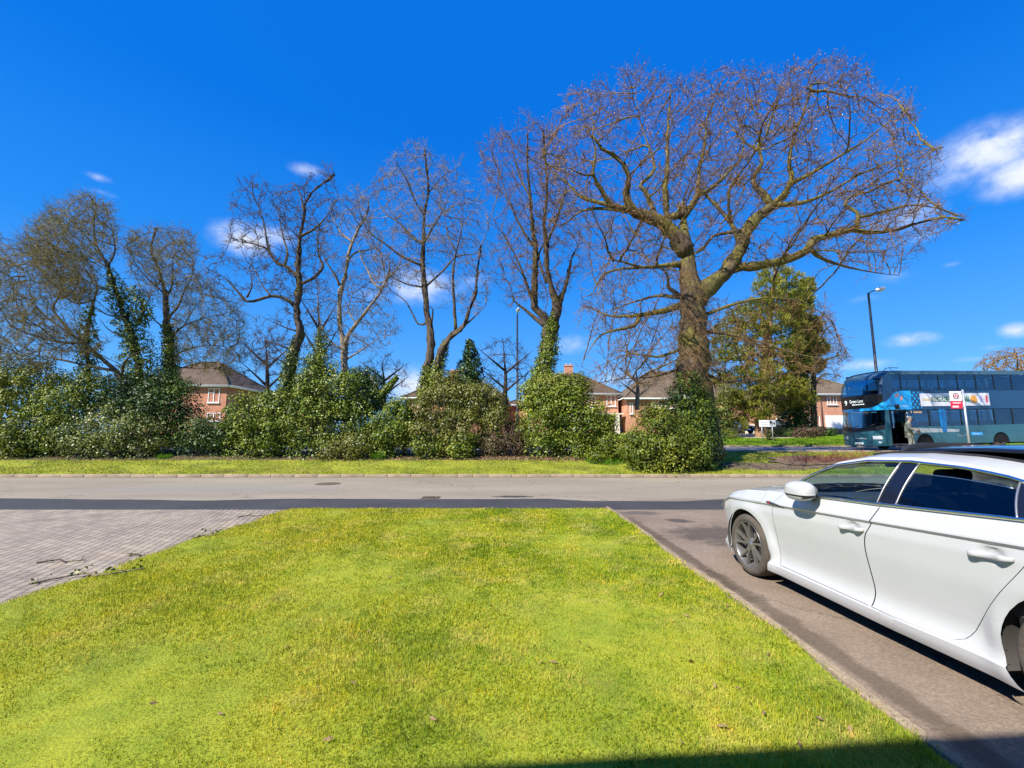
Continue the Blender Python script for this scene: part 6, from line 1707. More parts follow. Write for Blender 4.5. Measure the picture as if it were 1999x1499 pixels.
# mirror arm over the door, roof rail, wipers, wheels
mb = MB(); mb.tube([(.40, -.02, 2.35), (.55, -.22, 2.36), (.75, -.26, 2.32)], .022, 6); mb.box((.80, -.27, 2.30), (.20, .12, .26), bev=.04); mb.build('mirror', m_panel, BUS, True)
mb = MB(); mb.tube([(.55, .05, 4.18), (.75, .06, 4.40), (1.05, .06, 4.44), (1.55, .06, 4.42)], .018, 6); mb.tube([(1.0, .06, 4.44), (1.1, .06, 4.28)], .014, 6); mb.build('branch_deflector', m_panel, BUS, True)
mb = MB(); mb.tube([(bxf(1.0, 1.2) - .03, 1.0, 1.2), (bxf(.35, 1.42) - .03, .35, 1.42)], .016, 6); mb.tube([(bxf(1.9, 1.2) - .03, 1.9, 1.2), (bxf(1.2, 1.36) - .03, 1.2, 1.36)], .016, 6); mb.build('wiper', m_panel, BUS, True)
for cx in (2.62, 7.55):
    for y in (.06, BWD - .06 - .28):
        mb = MB(); mb.lathe([(.25, y), (.36, y - .01), (.46, y + .01), (.49, y + .05), (.49, y + .24), (.45, y + .28), (.25, y + .28)], (cx, 0, .49), 'Y', 36); w = mb.build('wheel', m_rubber, BUS, True)
        mb = MB(); mb.lathe([(0, y + .04), (.10, y + .02), (.12, y + .06), (.22, y + .05), (.27, y + .01)], (cx, 0, .49), 'Y', 36); mb.build('rim', m_disc, w, True)
    mb = MB(); mb.box((cx, .45, .62), (1.25, .8, .62)); mb.build('wheel_housing', m_under, BUS, True)
mb = MB(); mb.box((BL / 2, BWD / 2, .28), (BL - 1.4, BWD - .35, .12)); mb.build('chassis', m_under, BUS, True)

# ------------------------------------------------------------------ person stepping off at the bus door
def skin(name, verts, edges, radii, mat, parent, sub=2, root=0):
    me = bpy.data.meshes.new(name); me.from_pydata(verts, edges, []); me.update()
    o = bpy.data.objects.new(name, me); COL.objects.link(o)
    md = o.modifiers.new('skin', 'SKIN'); o.modifiers.new('sub', 'SUBSURF').levels = sub
    for i, r in enumerate(radii):
        o.data.skin_vertices[0].data[i].radius = (r, r) if not hasattr(r, '__len__') else r
        o.data.skin_vertices[0].data[i].use_root = (i == root)
    md.use_smooth_shade = True
    bpy.context.view_layer.update()
    m2 = bpy.data.meshes.new_from_object(o.evaluated_get(bpy.context.evaluated_depsgraph_get()))
    bpy.data.objects.remove(o); bpy.data.meshes.remove(me)
    return link(name, m2, mat, parent, True)
pw = at(1777, 860, 22.55)
PER = thing('person', 'person in a grey green jacket and face mask standing in the open bus door', 'person', (pw[0], 22.55, .87), R(42))
m_skin = simple('skin', (.46, .28, .20), .55); m_jacket = simple('grey_green_jacket', (.17, .19, .155), .85, var=.2); m_trouser = simple('khaki_trousers', (.27, .27, .21), .9, var=.15); m_shoe = simple('shoe_leather', (.03, .028, .025), .5); m_mask = simple('dark_face_mask', (.02, .024, .045), .8); m_cap = simple('grey_hair_and_cap', (.30, .29, .27), .8, var=.25); m_bag = simple('bag_canvas', (.05, .06, .055), .8)
# facing local -y; head bent down
body_v = [(0, .02, .93), (0, .03, 1.12), (0, .0, 1.34), (0, -.03, 1.47), (0, -.055, 1.53), (0, -.085, 1.60), (0, -.10, 1.68),
          (-.18, .0, 1.40), (-.25, -.04, 1.13), (-.17, -.27, 1.04), (.18, .0, 1.40), (.25, -.06, 1.14), (.12, -.27, 1.08),
          (-.09, .02, .86), (-.10, -.02, .48), (-.10, .04, .09), (.09, .0, .86), (.10, -.10, .49), (.10, -.08, .09), (-.10, -.08, .04), (.10, -.20, .04)]
body_e = [(0, 1), (1, 2), (2, 3), (3, 4), (4, 5), (5, 6), (2, 7), (7, 8), (8, 9), (2, 10), (10, 11), (11, 12), (0, 13), (13, 14), (14, 15), (0, 16), (16, 17), (17, 18), (15, 19), (18, 20)]
body_r = [.13, .125, .13, .06, .058, .095, .085, .062, .045, .032, .062, .045, .032, .085, .058, .04, .085, .058, .04, .036, .036]
skin('body', body_v, body_e, body_r, m_skin, PER)
jr = [(.175, .15), (.165, .15), (.165, .14), .075]
skin('jacket', [(0, .02, .84), (0, .03, 1.12), (0, .0, 1.36), (0, -.02, 1.47), (-.20, .0, 1.40), (-.27, -.04, 1.13), (-.18, -.24, 1.05), (.20, .0, 1.40), (.27, -.06, 1.14), (.14, -.24, 1.085)],
     [(0, 1), (1, 2), (2, 3), (2, 4), (4, 5), (5, 6), (2, 7), (7, 8), (8, 9)], [.19, .175, .165, .09, .09, .075, .058, .09, .075, .058], m_jacket, PER)
skin('trousers', [(0, .02, .90), (-.09, .02, .84), (-.10, -.02, .48), (-.10, .04, .10), (.09, .0, .84), (.10, -.10, .49), (.10, -.08, .10)], [(0, 1), (1, 2), (2, 3), (0, 4), (4, 5), (5, 6)], [.16, .11, .082, .068, .11, .082, .068], m_trouser, PER)
for x, y in ((-.10, -.03), (.10, -.15)):
    mb = MB(); mb.box((x, y, .05), (.10, .28, .09), bev=.035); mb.build('shoe', m_shoe, PER, True)
bm = bmesh.new(); bmesh.ops.create_uvsphere(bm, u_segments=20, v_segments=14, radius=1)
V = [(v.co.x * .098, -.09 + v.co.y * .115 + .012, 1.665 + v.co.z * .105) for v in bm.verts]; bm.verts.index_update()
Fa = [[v.index for v in f.verts] for f in bm.faces if f.calc_center_median().z > .12 or f.calc_center_median().y > .35]; bm.free()
MB().add(V, Fa, True).build('hair', m_cap, PER, True)
mb = MB(); mb.box((0, -.195, 1.585), (.13, .05, .085), bev=.02); mb.build('face_mask', m_mask, PER, True)
for sx in (-1, 1):
    mb = MB(); mb.lathe([(0, -.01), (.012, -.008), (.014, 0)], (sx * .036, -.188, 1.655), 'Y', 8); mb.build('eye', m_panel, PER, True)
    # palm and five fingers, loosely closed
    c = Vector((-.17, -.27, 1.04)) if sx < 0 else Vector((.12, -.27, 1.08))
    mb = MB(); mb.box(c + Vector((0, -.04, -.005)), (.075, .085, .03), bev=.012)
    for k, L in enumerate((.062, .072, .068, .052)):
        x0 = c.x - .028 + .0187 * k
        mb.tube([(x0, c.y - .08, c.z), (x0, c.y - .08 - L * .5, c.z - .008), (x0, c.y - .08 - L * .75, c.z - .035)], [.009, .0085, .007], 6)
    mb.tube([(c.x - sx * .035, c.y - .02, c.z), (c.x - sx * .055, c.y - .055, c.z - .008), (c.x - sx * .05, c.y - .085, c.z - .02)], [.011, .010, .008], 6)
    mb.build('hand', m_skin, PER, True)
bag = thing('shoulder_bag', 'dark bag held in front of the person at the bus door', 'bag', PER.location, PER.rotation_euler.z)
mb = MB(); mb.box((-.02, -.36, .93), (.30, .10, .24), bev=.03); mb.build('bag_body', m_bag, bag, True)
mb = MB(); mb.tube([(-.12, -.36, 1.04), (-.10, -.37, 1.10), (.06, -.37, 1.10), (.08, -.36, 1.04)], .012, 6); mb.build('bag_handle', m_bag, bag, True)
# ------------------------------------------------------------------ street furniture
m_post = simple('black_lamp_post', (.022, .024, .030), .4, .1)
m_galv = simple('galvanised_steel', (.42, .44, .46), .45, .6)
m_head = simple('lamp_head_grey', (.55, .56, .57), .4, .2)
m_lens = simple('lamp_lens_glass', (.75, .76, .74), .2)
def lamp(label, px, py_top, Y, arm, h_extra=0):
    b = at(px, 780, Y); t = at(px, py_top, Y)
    root = thing('street_lamp', label, 'street lamp', (b[0], Y, gz(Y)), 0, 'street lamp columns')
    z0, z1 = gz(Y), t[2]
    mb = MB(); mb.tube([(b[0], Y, z0 - .1), (b[0], Y, z0 + 1.4), (b[0], Y, z0 + 1.45), (b[0], Y, z1)], [.105, .105, .085, .062], 14); mb.build('pole', m_post, root)
    ax, ay = arm
    mb = MB(); mb.tube([(b[0], Y, z1 - .05), (b[0] + ax * .25, Y + ay * .25, z1 + .10), (b[0] + ax * .8, Y + ay * .8, z1 + .20)], .035, 8); mb.build('arm', m_post, root)
    V = []; Fa = []; n = 9
    L = math.hypot(ax, ay); ux, uy = ax / L, ay / L
    mb = MB(); P = []; 
    for t2 in np.linspace(0, 1, 9): P.append((b[0] + ax * .55 + ux * .62 * t2, Y + ay * .55 + uy * .62 * t2, z1 + .17 + .12 * t2))
    mb.tube(P, [.04, .085, .115, .13, .135, .13, .115, .085, .03], 14)
    o = mb.build('lamp_head', m_head, root)
    mb = MB(); mb.tube([(p[0], p[1], p[2] - .055) for p in P[2:8]], [.05, .09, .10, .10, .085, .03], 12); mb.build('lens', m_lens, o)
    return root
lamp('tall black street lamp behind the bus, its lamp head tilted to the right', 1716.5, 572, 27.2, (.75, -.1))
lamp('slim black street lamp with a rounded head between the bare trees left of the oak', 1010, 616, 30.5, (.04, -.45))
# bus stop
BX = at(1890, 850, 18.9)[0]; bz = gz(18.9)
stop = thing('bus_stop', 'bus stop pole with a white and red flag in front of the bus', 'bus stop', (BX, 18.9, bz))
mb = MB(); mb.tube([(BX, 18.9, bz - .1), (BX, 18.9, bz + 3.30)], .042, 12); mb.build('pole', m_galv, stop)
m_wsign = simple('white_sign_face', (.80, .80, .80), .4, var=.02); m_rsign = simple('red_sign_face', (.60, .02, .05), .4, var=.03)
zt = bz + 3.22
mb = MB(); mb.box((BX - .33, 18.9, zt - .20), (.50, .025, .42)); fl = mb.build('flag', m_wsign, stop)
mb = MB(); mb.box((BX - .33, 18.9, zt - .58), (.50, .026, .33)); mb.build('red_panel', m_rsign, stop)
m_ringr = simple('roundel_red', (.55, .02, .06), .4); m_ringb = simple('roundel_black', (.03, .03, .035), .4)
mb = MB(); 
for k in range(24):
    a0, a1 = 2 * math.pi * k / 24, 2 * math.pi * (k + 1) / 24
    mb.prism([(BX - .33 + r * math.cos(a), 18.884, zt - .20 + r * math.sin(a)) for r, a in ((.14, a0), (.14, a1), (.105, a1), (.105, a0))], (0, .002, 0))
mb.build('roundel', m_ringb, fl)
for s in (-1, 1):
    mb = MB(); x = BX - .33 + s * .03
    mb.prism([(x - s * .05, 18.882, zt - .12), (x - s * .015, 18.882, zt - .12), (x + s * .035, 18.882, zt - .27), (x, 18.882, zt - .27)], (0, .002, 0))
    mb.prism([(x + s * .05, 18.882, zt - .12), (x + s * .08, 18.882, zt - .12), (x + s * .035, 18.882, zt - .27), (x + s * .01, 18.882, zt - .27)], (0, .002, 0))
    mb.build('emblem', m_ringr, fl)
mb = MB(); mb.box((BX - .33, 18.886, zt - .50), (.34, .003, .035)); mb.build('text_line', m_wsign, stop)
mb = MB(); mb.box((BX - .40, 18.885, zt - .66), (.26, .003, .07)); mb.build('route_plate', m_wsign, stop)
mb = MB()
for z in (zt - .05, zt - .40, zt - .68): mb.box((BX - .05, 18.9, z), (.14, .05, .03), bev=.005)
mb.build('clamp', m_galv, stop)
# speed camera sign on two posts
SY = 33.5
a = at(1481.5, 820, SY); b = at(1514.5, 833, SY); cxs = (a[0] + b[0]) / 2; w = b[0] - a[0]; h = a[2] - b[2]; cz = (a[2] + b[2]) / 2
sg = thing('road_sign', 'white speed camera sign on two thin posts across the main road', 'sign', (cxs, SY, gz(SY)))
mb = MB(); mb.box((cxs, SY, cz), (w, .03, h), bev=.01); bd = mb.build('sign_board', m_wsign, sg)
for f in (-.33, .30):
    mb = MB(); mb.tube([(cxs + f * w, SY + .05, gz(SY) - .2), (cxs + f * w, SY + .05, cz + h * .45)], .035, 8); mb.build('post', m_galv, sg)
m_signblk = simple('sign_black', (.015, .015, .017), .5)
hh = h
mb = MB()
bx = cxs + w * .22
mb.box((bx, SY - .018, cz - .02 * hh), (.17 * w, .004, .60 * hh)); mb.box((bx - .04 * w, SY - .018, cz + .34 * hh), (.09 * w, .004, .12 * hh)); 
cam_pict = mb.build('camera_symbol', m_signblk, bd)
mb = MB(); mb.lathe([(0, -.022), (.055 * w, -.022)], (bx, SY, cz - .14 * hh), 'Y', 20, False); mb.build('camera_lens', m_wsign, cam_pict)
mb = MB(); mb.lathe([(0, -.025), (.028 * w, -.025)], (bx, SY, cz - .14 * hh), 'Y', 16, False); mb.build('camera_iris', m_signblk, cam_pict)
mb = MB(); mb.prism([(cxs + w * .35, SY - .02, cz - .06 * hh), (cxs + w * .44, SY - .02, cz - .22 * hh), (cxs + w * .44, SY - .02, cz + .22 * hh), (cxs + w * .35, SY - .02, cz + .06 * hh)], (0, .004, 0)); mb.build('flash_symbol', m_signblk, cam_pict)
m_letgrey = simple('sign_letter_grey', (.22, .23, .24), .5)
zo = gz(SY)
lettering('lettering', 'Speed', m_letgrey, sg, (-w * .20, -.020, cz - zo + .17 * hh), (1, 0, 0), (0, 0, 1), .36 * w, .20 * hh)
lettering('lettering', 'camera', m_letgrey, sg, (-w * .17, -.020, cz - zo - .19 * hh), (1, 0, 0), (0, 0, 1), .44 * w, .17 * hh)
# manhole cover and gully in the road
m_iron = noisy('cast_iron', [(.3, (.10, .075, .055)), (.7, (.17, .125, .09))], 8, .7, 60, .5)
def flat_at(px, py, z=0.0):
    r = ray(px, py); t = (z - CAM_H) / r[2]; return r * t + np.array([0, 0, CAM_H])
c = flat_at(640, 945)
mh = thing('manhole_cover', 'round iron manhole cover in the far half of the road', 'manhole cover', (c[0], c[1], .006))
mb = MB(); mb.lathe([(0, .004), (.33, .004), (.34, .0)], (0, 0, .006), 'Z', 36, False)
mb.build('lid', m_iron, mh, True)
mb = MB(); 
for i in range(-3, 4):
    for j in range(-3, 4):
        if math.hypot(i, j) < 3.6: mb.box((i * .085 + (.04 if j % 2 else 0), j * .085, .012), (.05, .022, .006))
mb.lathe([(.34, .008), (.40, .008), (.40, 0), (.34, 0)], (0, 0, .005), 'Z', 36, False)
mb.build('raised_pattern', m_iron, mh, True)
c = flat_at(840, 973)
gl = thing('drain_grate', 'small iron drain grate at the edge of the dark tarmac strip', 'drain', (c[0], c[1] + .05, .008))
mb = MB()
for i in range(9): mb.box((-.20 + .05 * i, 0, .012), (.022, .30, .012))
mb.box((0, .16, .012), (.46, .03, .014)); mb.box((0, -.16, .012), (.46, .03, .014)); mb.build('bars', m_iron, gl, True)
mb = MB(); mb.box((0, 0, .004), (.44, .30, .003)); mb.build('sump', m_under, gl, True)
# fallen twigs along the left lawn edge
for lab, px, py, L, a, n in (('long forked fallen twig lying along the left lawn edge, nearest the camera', 175, 1128, .95, .55, 5), ('pale forked twig at the lawn edge, half way along the paving', 402, 1050, .38, .9, 3),
                             ('small pale twig on the block paving by the lawn', 268, 1088, .26, -.15, 2), ('thin dark twig at the far corner of the paving', 492, 1010, .5, .3, 2), ('dark stick lying on the block paving', 120, 1100, .55, .12, 1)):
    c = flat_at(px, py); root = thing('fallen_twig', lab, 'twig', (c[0], c[1], .02), 0, 'fallen twigs by the paving')
    mb = MB(); 
    P = crom(np.array([[-L / 2 * math.cos(a), -L / 2 * math.sin(a), 0], [-.1 * L, .03, .02], [.1 * L, -.02, .01], [L / 2 * math.cos(a), L / 2 * math.sin(a), .015]]), .05)
    mb.tube(P, np.linspace(.012, .005, len(P)), 6)
    for k in range(n):
        p = P[rng.integers(1, len(P) - 1)]; d = np.array([rng.normal(), rng.normal(), .25]); d /= np.linalg.norm(d)
        mb.tube([p, p + d * .07, p + d * .13 + [0, 0, -.01]], [.006, .005, .003], 5)
    mb.build('stem', b_pale if 'pale' in lab or 'long' in lab else b_dark, root, True)
    if 'long' in lab: leaves('foliage', P[rng.integers(0, len(P), 26)] + rng.normal(0, .04, (26, 3)) + [0.05, 0.02, .03], rng.normal(0, 1, (26, 3)), .05, L_ivy, None, .6).parent = root
# dry leaves on the lawn
spots = [(1008, 998), (958, 1180), (1055, 1290), (1130, 1250), (1150, 1262), (1080, 1290), (1110, 1118), (1160, 1012), (1205, 1060), (1260, 1075), (1395, 1335), (1410, 1415), (1440, 1340), (1465, 1370), (1490, 1388), (1500, 1275), (1520, 1310), (1600, 1400), (1618, 1330), (1350, 1290),
         (1180, 1420), (1240, 1440), (1330, 1445), (1000, 1320), (905, 1120), (760, 1125), (690, 1330), (640, 1440), (720, 1230), (560, 1260), (620, 1340), (400, 1280), (430, 1390), (1290, 1160), (1340, 1200), (1420, 1180), (1660, 1420), (1560, 1450), (1015, 1235), (845, 1400), (540, 1420), (300, 1370), (1545, 1250), (1380, 1110)]
proto = None
for k, (px, py) in enumerate(spots):
    c = flat_at(px, py, .04)
    if proto is None:
        V = []; Fa = []
        out = [(-.5, 0), (-.36, .14), (-.28, .08), (-.16, .24), (-.06, .12), (.1, .27), (.2, .12), (.34, .16), (.5, .0), (.34, -.13), (.22, -.10), (.1, -.24), (-.04, -.11), (-.16, -.22), (-.28, -.09), (-.38, -.12)]
        V = [(0, 0, .06)] + [(x, y, .10 * abs(y) / .25 + .16 * x * x + .04 * math.sin(9 * x)) for x, y in out]
        Fa = [(0, 1 + i, 1 + (i + 1) % 16) for i in range(16)]
        me = raw_mesh('dry_leaf', np.array(V), Fa, smooth=True); me.transform(Matrix.Scale(.052, 4)); proto = link('dry_leaf', me, simple('dry_leaf_brown', (.27, .17, .085), .75, var=.35, vscale=30)); o = proto
    else:
        o = proto.copy(); COL.objects.link(o)
    o.location = (c[0], c[1], .030 + rng.uniform(0, .006)); o.rotation_euler = (rng.normal(0, .5), rng.normal(0, .5), rng.uniform(0, 6.28)); s = rng.uniform(.55, 1.25); o.scale = (s, s, s)
    tag(o, 'dry brown curled leaf lying on the mown lawn', 'leaf', 'dry leaves on the lawn')

# ------------------------------------------------------------------ houses
def brick(name, c1, c2, mortar):
    m, t, b = new_mat(name)
    p = N(t, 'ShaderNodeTexCoord').outputs['Object']
    sp = N(t, 'ShaderNodeSeparateXYZ'); t.links.new(p, sp.inputs[0])
    cm = N(t, 'ShaderNodeCombineXYZ'); t.links.new(M(t, 'ADD', sp.outputs[0], sp.outputs[1]), cm.inputs[0]); t.links.new(sp.outputs[2], cm.inputs[1])
    bt = N(t, 'ShaderNodeTexBrick'); bt.inputs['Scale'].default_value = 1; bt.inputs['Brick Width'].default_value = .225; bt.inputs['Row Height'].default_value = .075; bt.inputs['Mortar Size'].default_value = .006
    bt.inputs['Color1'].default_value = col4(c1); bt.inputs['Color2'].default_value = col4(c2); bt.inputs['Mortar'].default_value = col4(mortar)
    t.links.new(cm.outputs[0], bt.inputs['Vector'])
    n = noise(t, p, .9, 5, .6)
    t.links.new(mixc(t, .7, bt.outputs['Color'], ramp(t, n.outputs[0], [(.3, (.72, .72, .72)), (.7, (1.25, 1.22, 1.2))]), 'MULTIPLY'), b.inputs['Base Color'])
    b.inputs['Roughness'].default_value = .9
    return m
m_brick = brick('red_brick', (.36, .125, .065), (.46, .18, .095), (.40, .30, .23)); m_brick2 = brick('orange_brick', (.42, .17, .09), (.52, .23, .13), (.44, .34, .26))
def tiles(name, a, b_):
    m, t, b = new_mat(name); p = N(t, 'ShaderNodeTexCoord').outputs['Object']
    sp = N(t, 'ShaderNodeSeparateXYZ'); t.links.new(p, sp.inputs[0])
    wv = M(t, 'SINE', M(t, 'MULTIPLY', sp.outputs[2], 32.0))
    n = noise(t, p, 1.3, 6, .65)
    c = ramp(t, n.outputs[0], [(.3, a), (.7, b_)])
    c = mixc(t, .35, c, ramp(t, wv, [(0, (.55, .55, .55)), (.5, (1.1, 1.1, 1.1))]), 'MULTIPLY')
    t.links.new(c, b.inputs['Base Color']); b.inputs['Roughness'].default_value = .9; return m
m_tile = tiles('brown_roof_tiles', (.060, .038, .022), (.125, .082, .050)); m_tile2 = tiles('grey_brown_roof_tiles', (.085, .060, .036), (.165, .120, .075))
m_upvc = simple('white_window_frame', (.78, .78, .76), .4, var=.03); m_winglass = simple('house_window_glass', (.05, .07, .085), .06, 0, .8); m_curtain = simple('net_curtain', (.55, .55, .52), .9)
m_gutter = simple('white_gutter', (.72, .72, .70), .5); m_pipe = simple('dark_downpipe', (.06, .03, .022), .5); m_render = simple('cream_render', (.62, .56, .46), .9); m_garage = simple('white_garage_door', (.80, .79, .76), .5); m_greenp = simple('green_panel', (.03, .16, .10), .5); m_bluegar = simple('blue_grey_garage_door', (.18, .22, .33), .5)
def window(root, x, y, z, w, h, face='front', lights=2, mat=None):
    """casement window standing in its reveal: frame, bars, glass and sill"""
    mb = MB(); f = .07
    def bx(cx, cz, sx, sz, dy=0.0, d=.08):
        if face == 'front': mb.box((x + cx, y - .02 + dy, z + cz), (sx, d, sz))
        else: mb.box((x + .02 - dy, y + cx, z + cz), (d, sx, sz))
    bx(0, h / 2 - f / 2, w, f); bx(0, -h / 2 + f / 2, w, f); bx(-w / 2 + f / 2, 0, f, h - 2 * f); bx(w / 2 - f / 2, 0, f, h - 2 * f)
    for k in range(1, lights): bx(-w / 2 + w * k / lights, 0, f, h - 2 * f)
    bx(-w / 2 + w / lights / 2, h * .18, w / lights - 2 * f, f * .7)
    fr = mb.build('window', m_upvc, root)
    mb = MB()
    if face == 'front': mb.box((x, y + .012, z), (w - f, .02, h - f))
    else: mb.box((x - .012, y, z), (.02, w - f, h - f))
    mb.build('pane', m_winglass, fr)
    mb = MB()
    if face == 'front': mb.box((x, y - .06, z - h / 2 - .04), (w + .16, .2, .07))
    else: mb.box((x + .06, y, z - h / 2 - .04), (.2, w + .16, .07))
    mb.build('sill', m_gutter, fr)
    return fr
def hip_roof(root, x0, x1, y0, y1, ze, rise, mat, over=.45, gable=None, rx=None):
    X0, X1, Y0, Y1 = x0 - over, x1 + over, y0 - over, y1 + over
    d = (Y1 - Y0) / 2
    r0, r1 = X0 + d * .95, X1 - d * .95
    if r0 > r1: r0 = r1 = (X0 + X1) / 2
    if rx: r0, r1 = rx
    ym = (Y0 + Y1) / 2; z = ze - .05
    V = [(X0, Y0, z), (X1, Y0, z), (X1, Y1, z), (X0, Y1, z), (r0, ym, z + rise), (r1, ym, z + rise)]
    Fa = [(0, 1, 5, 4), (1, 2, 5), (2, 3, 4, 5), (3, 0, 4), (3, 2, 1, 0)]
    o = MB().add(V, Fa).build('roof', mat, root)
    mb = MB()
    for a, b in ((0, 4), (3, 4), (1, 5), (2, 5), (4, 5)):
        if V[a] != V[b]: mb.tube([Vector(V[a]) + Vector((0, 0, .02)), Vector(V[b]) + Vector((0, 0, .02))], .10, 6)
    mb.build('ridge_tiles', mat, o)
    mb = MB()
    mb.tube([(X0, Y0 - .05, z - .02), (X1, Y0 - .05, z - .02)], .06, 8); mb.tube([(X1 + .05, Y0, z - .02), (X1 + .05, Y1, z - .02)], .06, 8); mb.tube([(X0 - .05, Y0, z - .02), (X0 - .05, Y1, z - .02)], .06, 8)
    mb.box(((X0 + X1) / 2, Y0 + .03, z - .10), (X1 - X0 - .1, .03, .18)); mb.box((X1 - .03, (Y0 + Y1) / 2, z - .10), (.03, Y1 - Y0 - .1, .18))
    mb.build('gutter', m_gutter, o)
    return o
def house(label, xa, xb, Y, depth, eave_py, rise, brickm, tile, wins=(), chimney=None, side_wins=(), rx=None, group='brick houses across the main road', eave_px=None):
    x0 = at(xa, 800, Y)[0]; x1 = at(xb, 800, Y)[0]; z0 = gz(Y) - .3; ze = at(eave_px or xb, eave_py, Y)[2]
    root = thing('brick_house', label, 'house', ((x0 + x1) / 2, Y, gz(Y)), 0, group)
    mb = MB(); mb.box(((x0 + x1) / 2, Y + depth / 2, (z0 + ze) / 2), (x1 - x0, depth, ze - z0)); mb.build('wall', brickm, root)
    rf = hip_roof(root, x0, x1, Y, Y + depth, ze, rise, tile, rx=rx)
    if chimney:
        for (px, dy, w, h) in chimney:
            cx = at(px, 730, Y + depth / 2)[0]; cz = ze + rise
            mb = MB(); mb.box((cx, Y + depth / 2 + dy, cz - .4 + h / 2), (w, .6, h + .8)); mb.box((cx, Y + depth / 2 + dy, cz + h + .03), (w + .14, .74, .14)); ch = mb.build('chimney', brickm, rf)
            mb = MB()
            for k in (-1, 1): mb.tube([(cx + k * w * .25, Y + depth / 2 + dy, cz + h), (cx + k * w * .25, Y + depth / 2 + dy, cz + h + .35)], [.12, .09], 8)
            mb.build('chimney_pot', m_brick2, ch)
    for (px0, px1, py0, py1, n) in wins:
        a = at(px0, py0, Y); b = at(px1, py1, Y)
        window(root, (a[0] + b[0]) / 2, Y, (a[2] + b[2]) / 2, b[0] - a[0], a[2] - b[2], 'front', n)
    for (yc, zc, w, h) in side_wins:
        window(root, x1, Y + yc, gz(Y) + zc, w, h, 'side', 2)
    return root, x0, x1, ze
r1, xa, xb, ze = house('red brick house with a hipped roof and dark right slope, left of the crooked tree', 255, 440, 47, 8.5, 752, 3.3, m_brick, m_tile, [(408, 428, 758, 786, 2), (405, 430, 806, 822, 2), (330, 352, 762, 786, 2)], None, [(6.2, 4.2, 1.1, 1.1)])
r2, *_ = house('small house with a steep brown roof half hidden by the crooked tree trunk', 524, 606, 57, 8, 773, 2.7, m_brick, m_tile, [(532, 544, 776, 796, 2), (571, 580, 778, 798, 1)], None, rx=None)
r3, *_ = house('house with a broad hipped roof behind the broad golden bush', 792, 985, 52, 8.5, 776, 3.0, m_brick2, m_tile, [(805, 826, 786, 806, 2)], [(888, 0, 1.2, .8)])
r4, *_ = house('low brown roofed building between the lamp post and the broad golden bush', 985, 1032, 60, 7, 790, 1.0, m_brick, m_tile, [], [(1031, -1, .8, 1.0)], group='brick houses across the main road')
r5, x50, x51, z5 = house('orange brick house with a hipped roof, chimney and white windows left of the oak', 1040, 1207, 52, 8.5, 768, 3.0, m_brick2, m_tile, [(1148, 1163, 773, 796, 2), (1184, 1202, 771, 793, 2)], [(1110, 0, 1.1, 1.0)])
c = at(1185, 810, 51.2)
mb = MB(); mb.box((at(1180, 800, 51)[0], 51.2, c[2] + .1), (4.2, 1.7, .16)); mb.box((at(1204, 800, 50.6)[0], 50.6, c[2] - 1.3), (.5, .4, 2.7)); mb.build('porch', m_render, r5)
mb = MB(); g0 = at(1209, 814, 52.6); g1 = at(1233, 832, 52.6); mb.box(((g0[0] + g1[0]) / 2, 52.6, (g0[2] + g1[2]) / 2 - .6), (g1[0] - g0[0], .1, g0[2] - g1[2] + 1.2)); mb.build('garage_door', m_bluegar, r5)
r6, x60, x61, z6 = house('wide brick house with a hipped roof directly behind the oak trunk', 1224, 1462, 50, 8.5, 777, 3.7, m_brick2, m_tile2, [(1229, 1236, 786, 808, 1), (1272, 1292, 777, 796, 3), (1298, 1314, 776, 797, 2), (1384, 1392, 784, 800, 1), (1412, 1428, 784, 802, 2)])
mb = MB(); a = at(1436, 815, 49.9); b = at(1462, 846, 49.9); mb.box(((a[0] + b[0]) / 2, 49.95, (a[2] + b[2]) / 2), (b[0] - a[0], .12, a[2] - b[2])); mb.build('garage_opening', m_under, r6)
mb = MB(); a = at(1456, 828, 49.5); b = at(1476, 846, 49.5); mb.box(((a[0] + b[0]) / 2, 49.6, (a[2] + b[2]) / 2), (b[0] - a[0], .3, a[2] - b[2])); mb.build('garden_wall', m_render, r6)
r7, x70, x71, z7 = house('orange brick house with a white garage door next to the front of the bus', 1500, 1700, 52, 9, 769, 3.0, m_brick2, m_tile2, [(1580, 1592, 775, 792, 2), (1613, 1634, 771, 790, 3), (1570, 1602, 812, 838, 3), (1515, 1530, 812, 828, 2)], None, eave_px=1640)
def block(root, name, px0, py0, px1, py1, Y, d, mat):
    a = at(px0, py0, Y); b = at(px1, py1, Y); mb = MB(); mb.box(((a[0] + b[0]) / 2, Y, (a[2] + b[2]) / 2), (b[0] - a[0], d, a[2] - b[2])); return mb.build(name, mat, root)
gd = block(r7, 'garage_door', 1611, 811, 1668, 838, 51.95, .12, m_garage)
block(r7, 'door_panel', 1574, 831, 1584, 839, 51.80, .06, m_greenp); block(r7, 'door_panel', 1588, 831, 1600, 839, 51.80, .06, m_greenp)
a = at(1601, 770, 51.9); mb = MB(); mb.tube([(a[0], 51.88, a[2]), (a[0], 51.88, gz(52))], .06, 8); mb.build('downpipe', m_pipe, r7)
mb = MB(); b0 = at(1420, 800, 49.9); 
gw = thing('garden_wall', 'low brick garden wall in front of the white garage door', 'wall', (at(1640, 840, 47)[0], 47, gz(47)))
mb = MB(); x0 = at(1609, 840, 47)[0]; mb.box((x0 + 4, 47, gz(47) + .22), (8, .24, .62)); mb.box((x0 + 4, 47, gz(47) + .55), (8.05, .3, .06)); mb.build('brickwork', m_brick, gw)
r8, *_ = house('tiny distant house glimpsed in the gap left of the wide brick house', 1208, 1226, 85, 8, 797, 1.2, m_brick2, m_tile, [(1213, 1221, 801, 808, 2)])
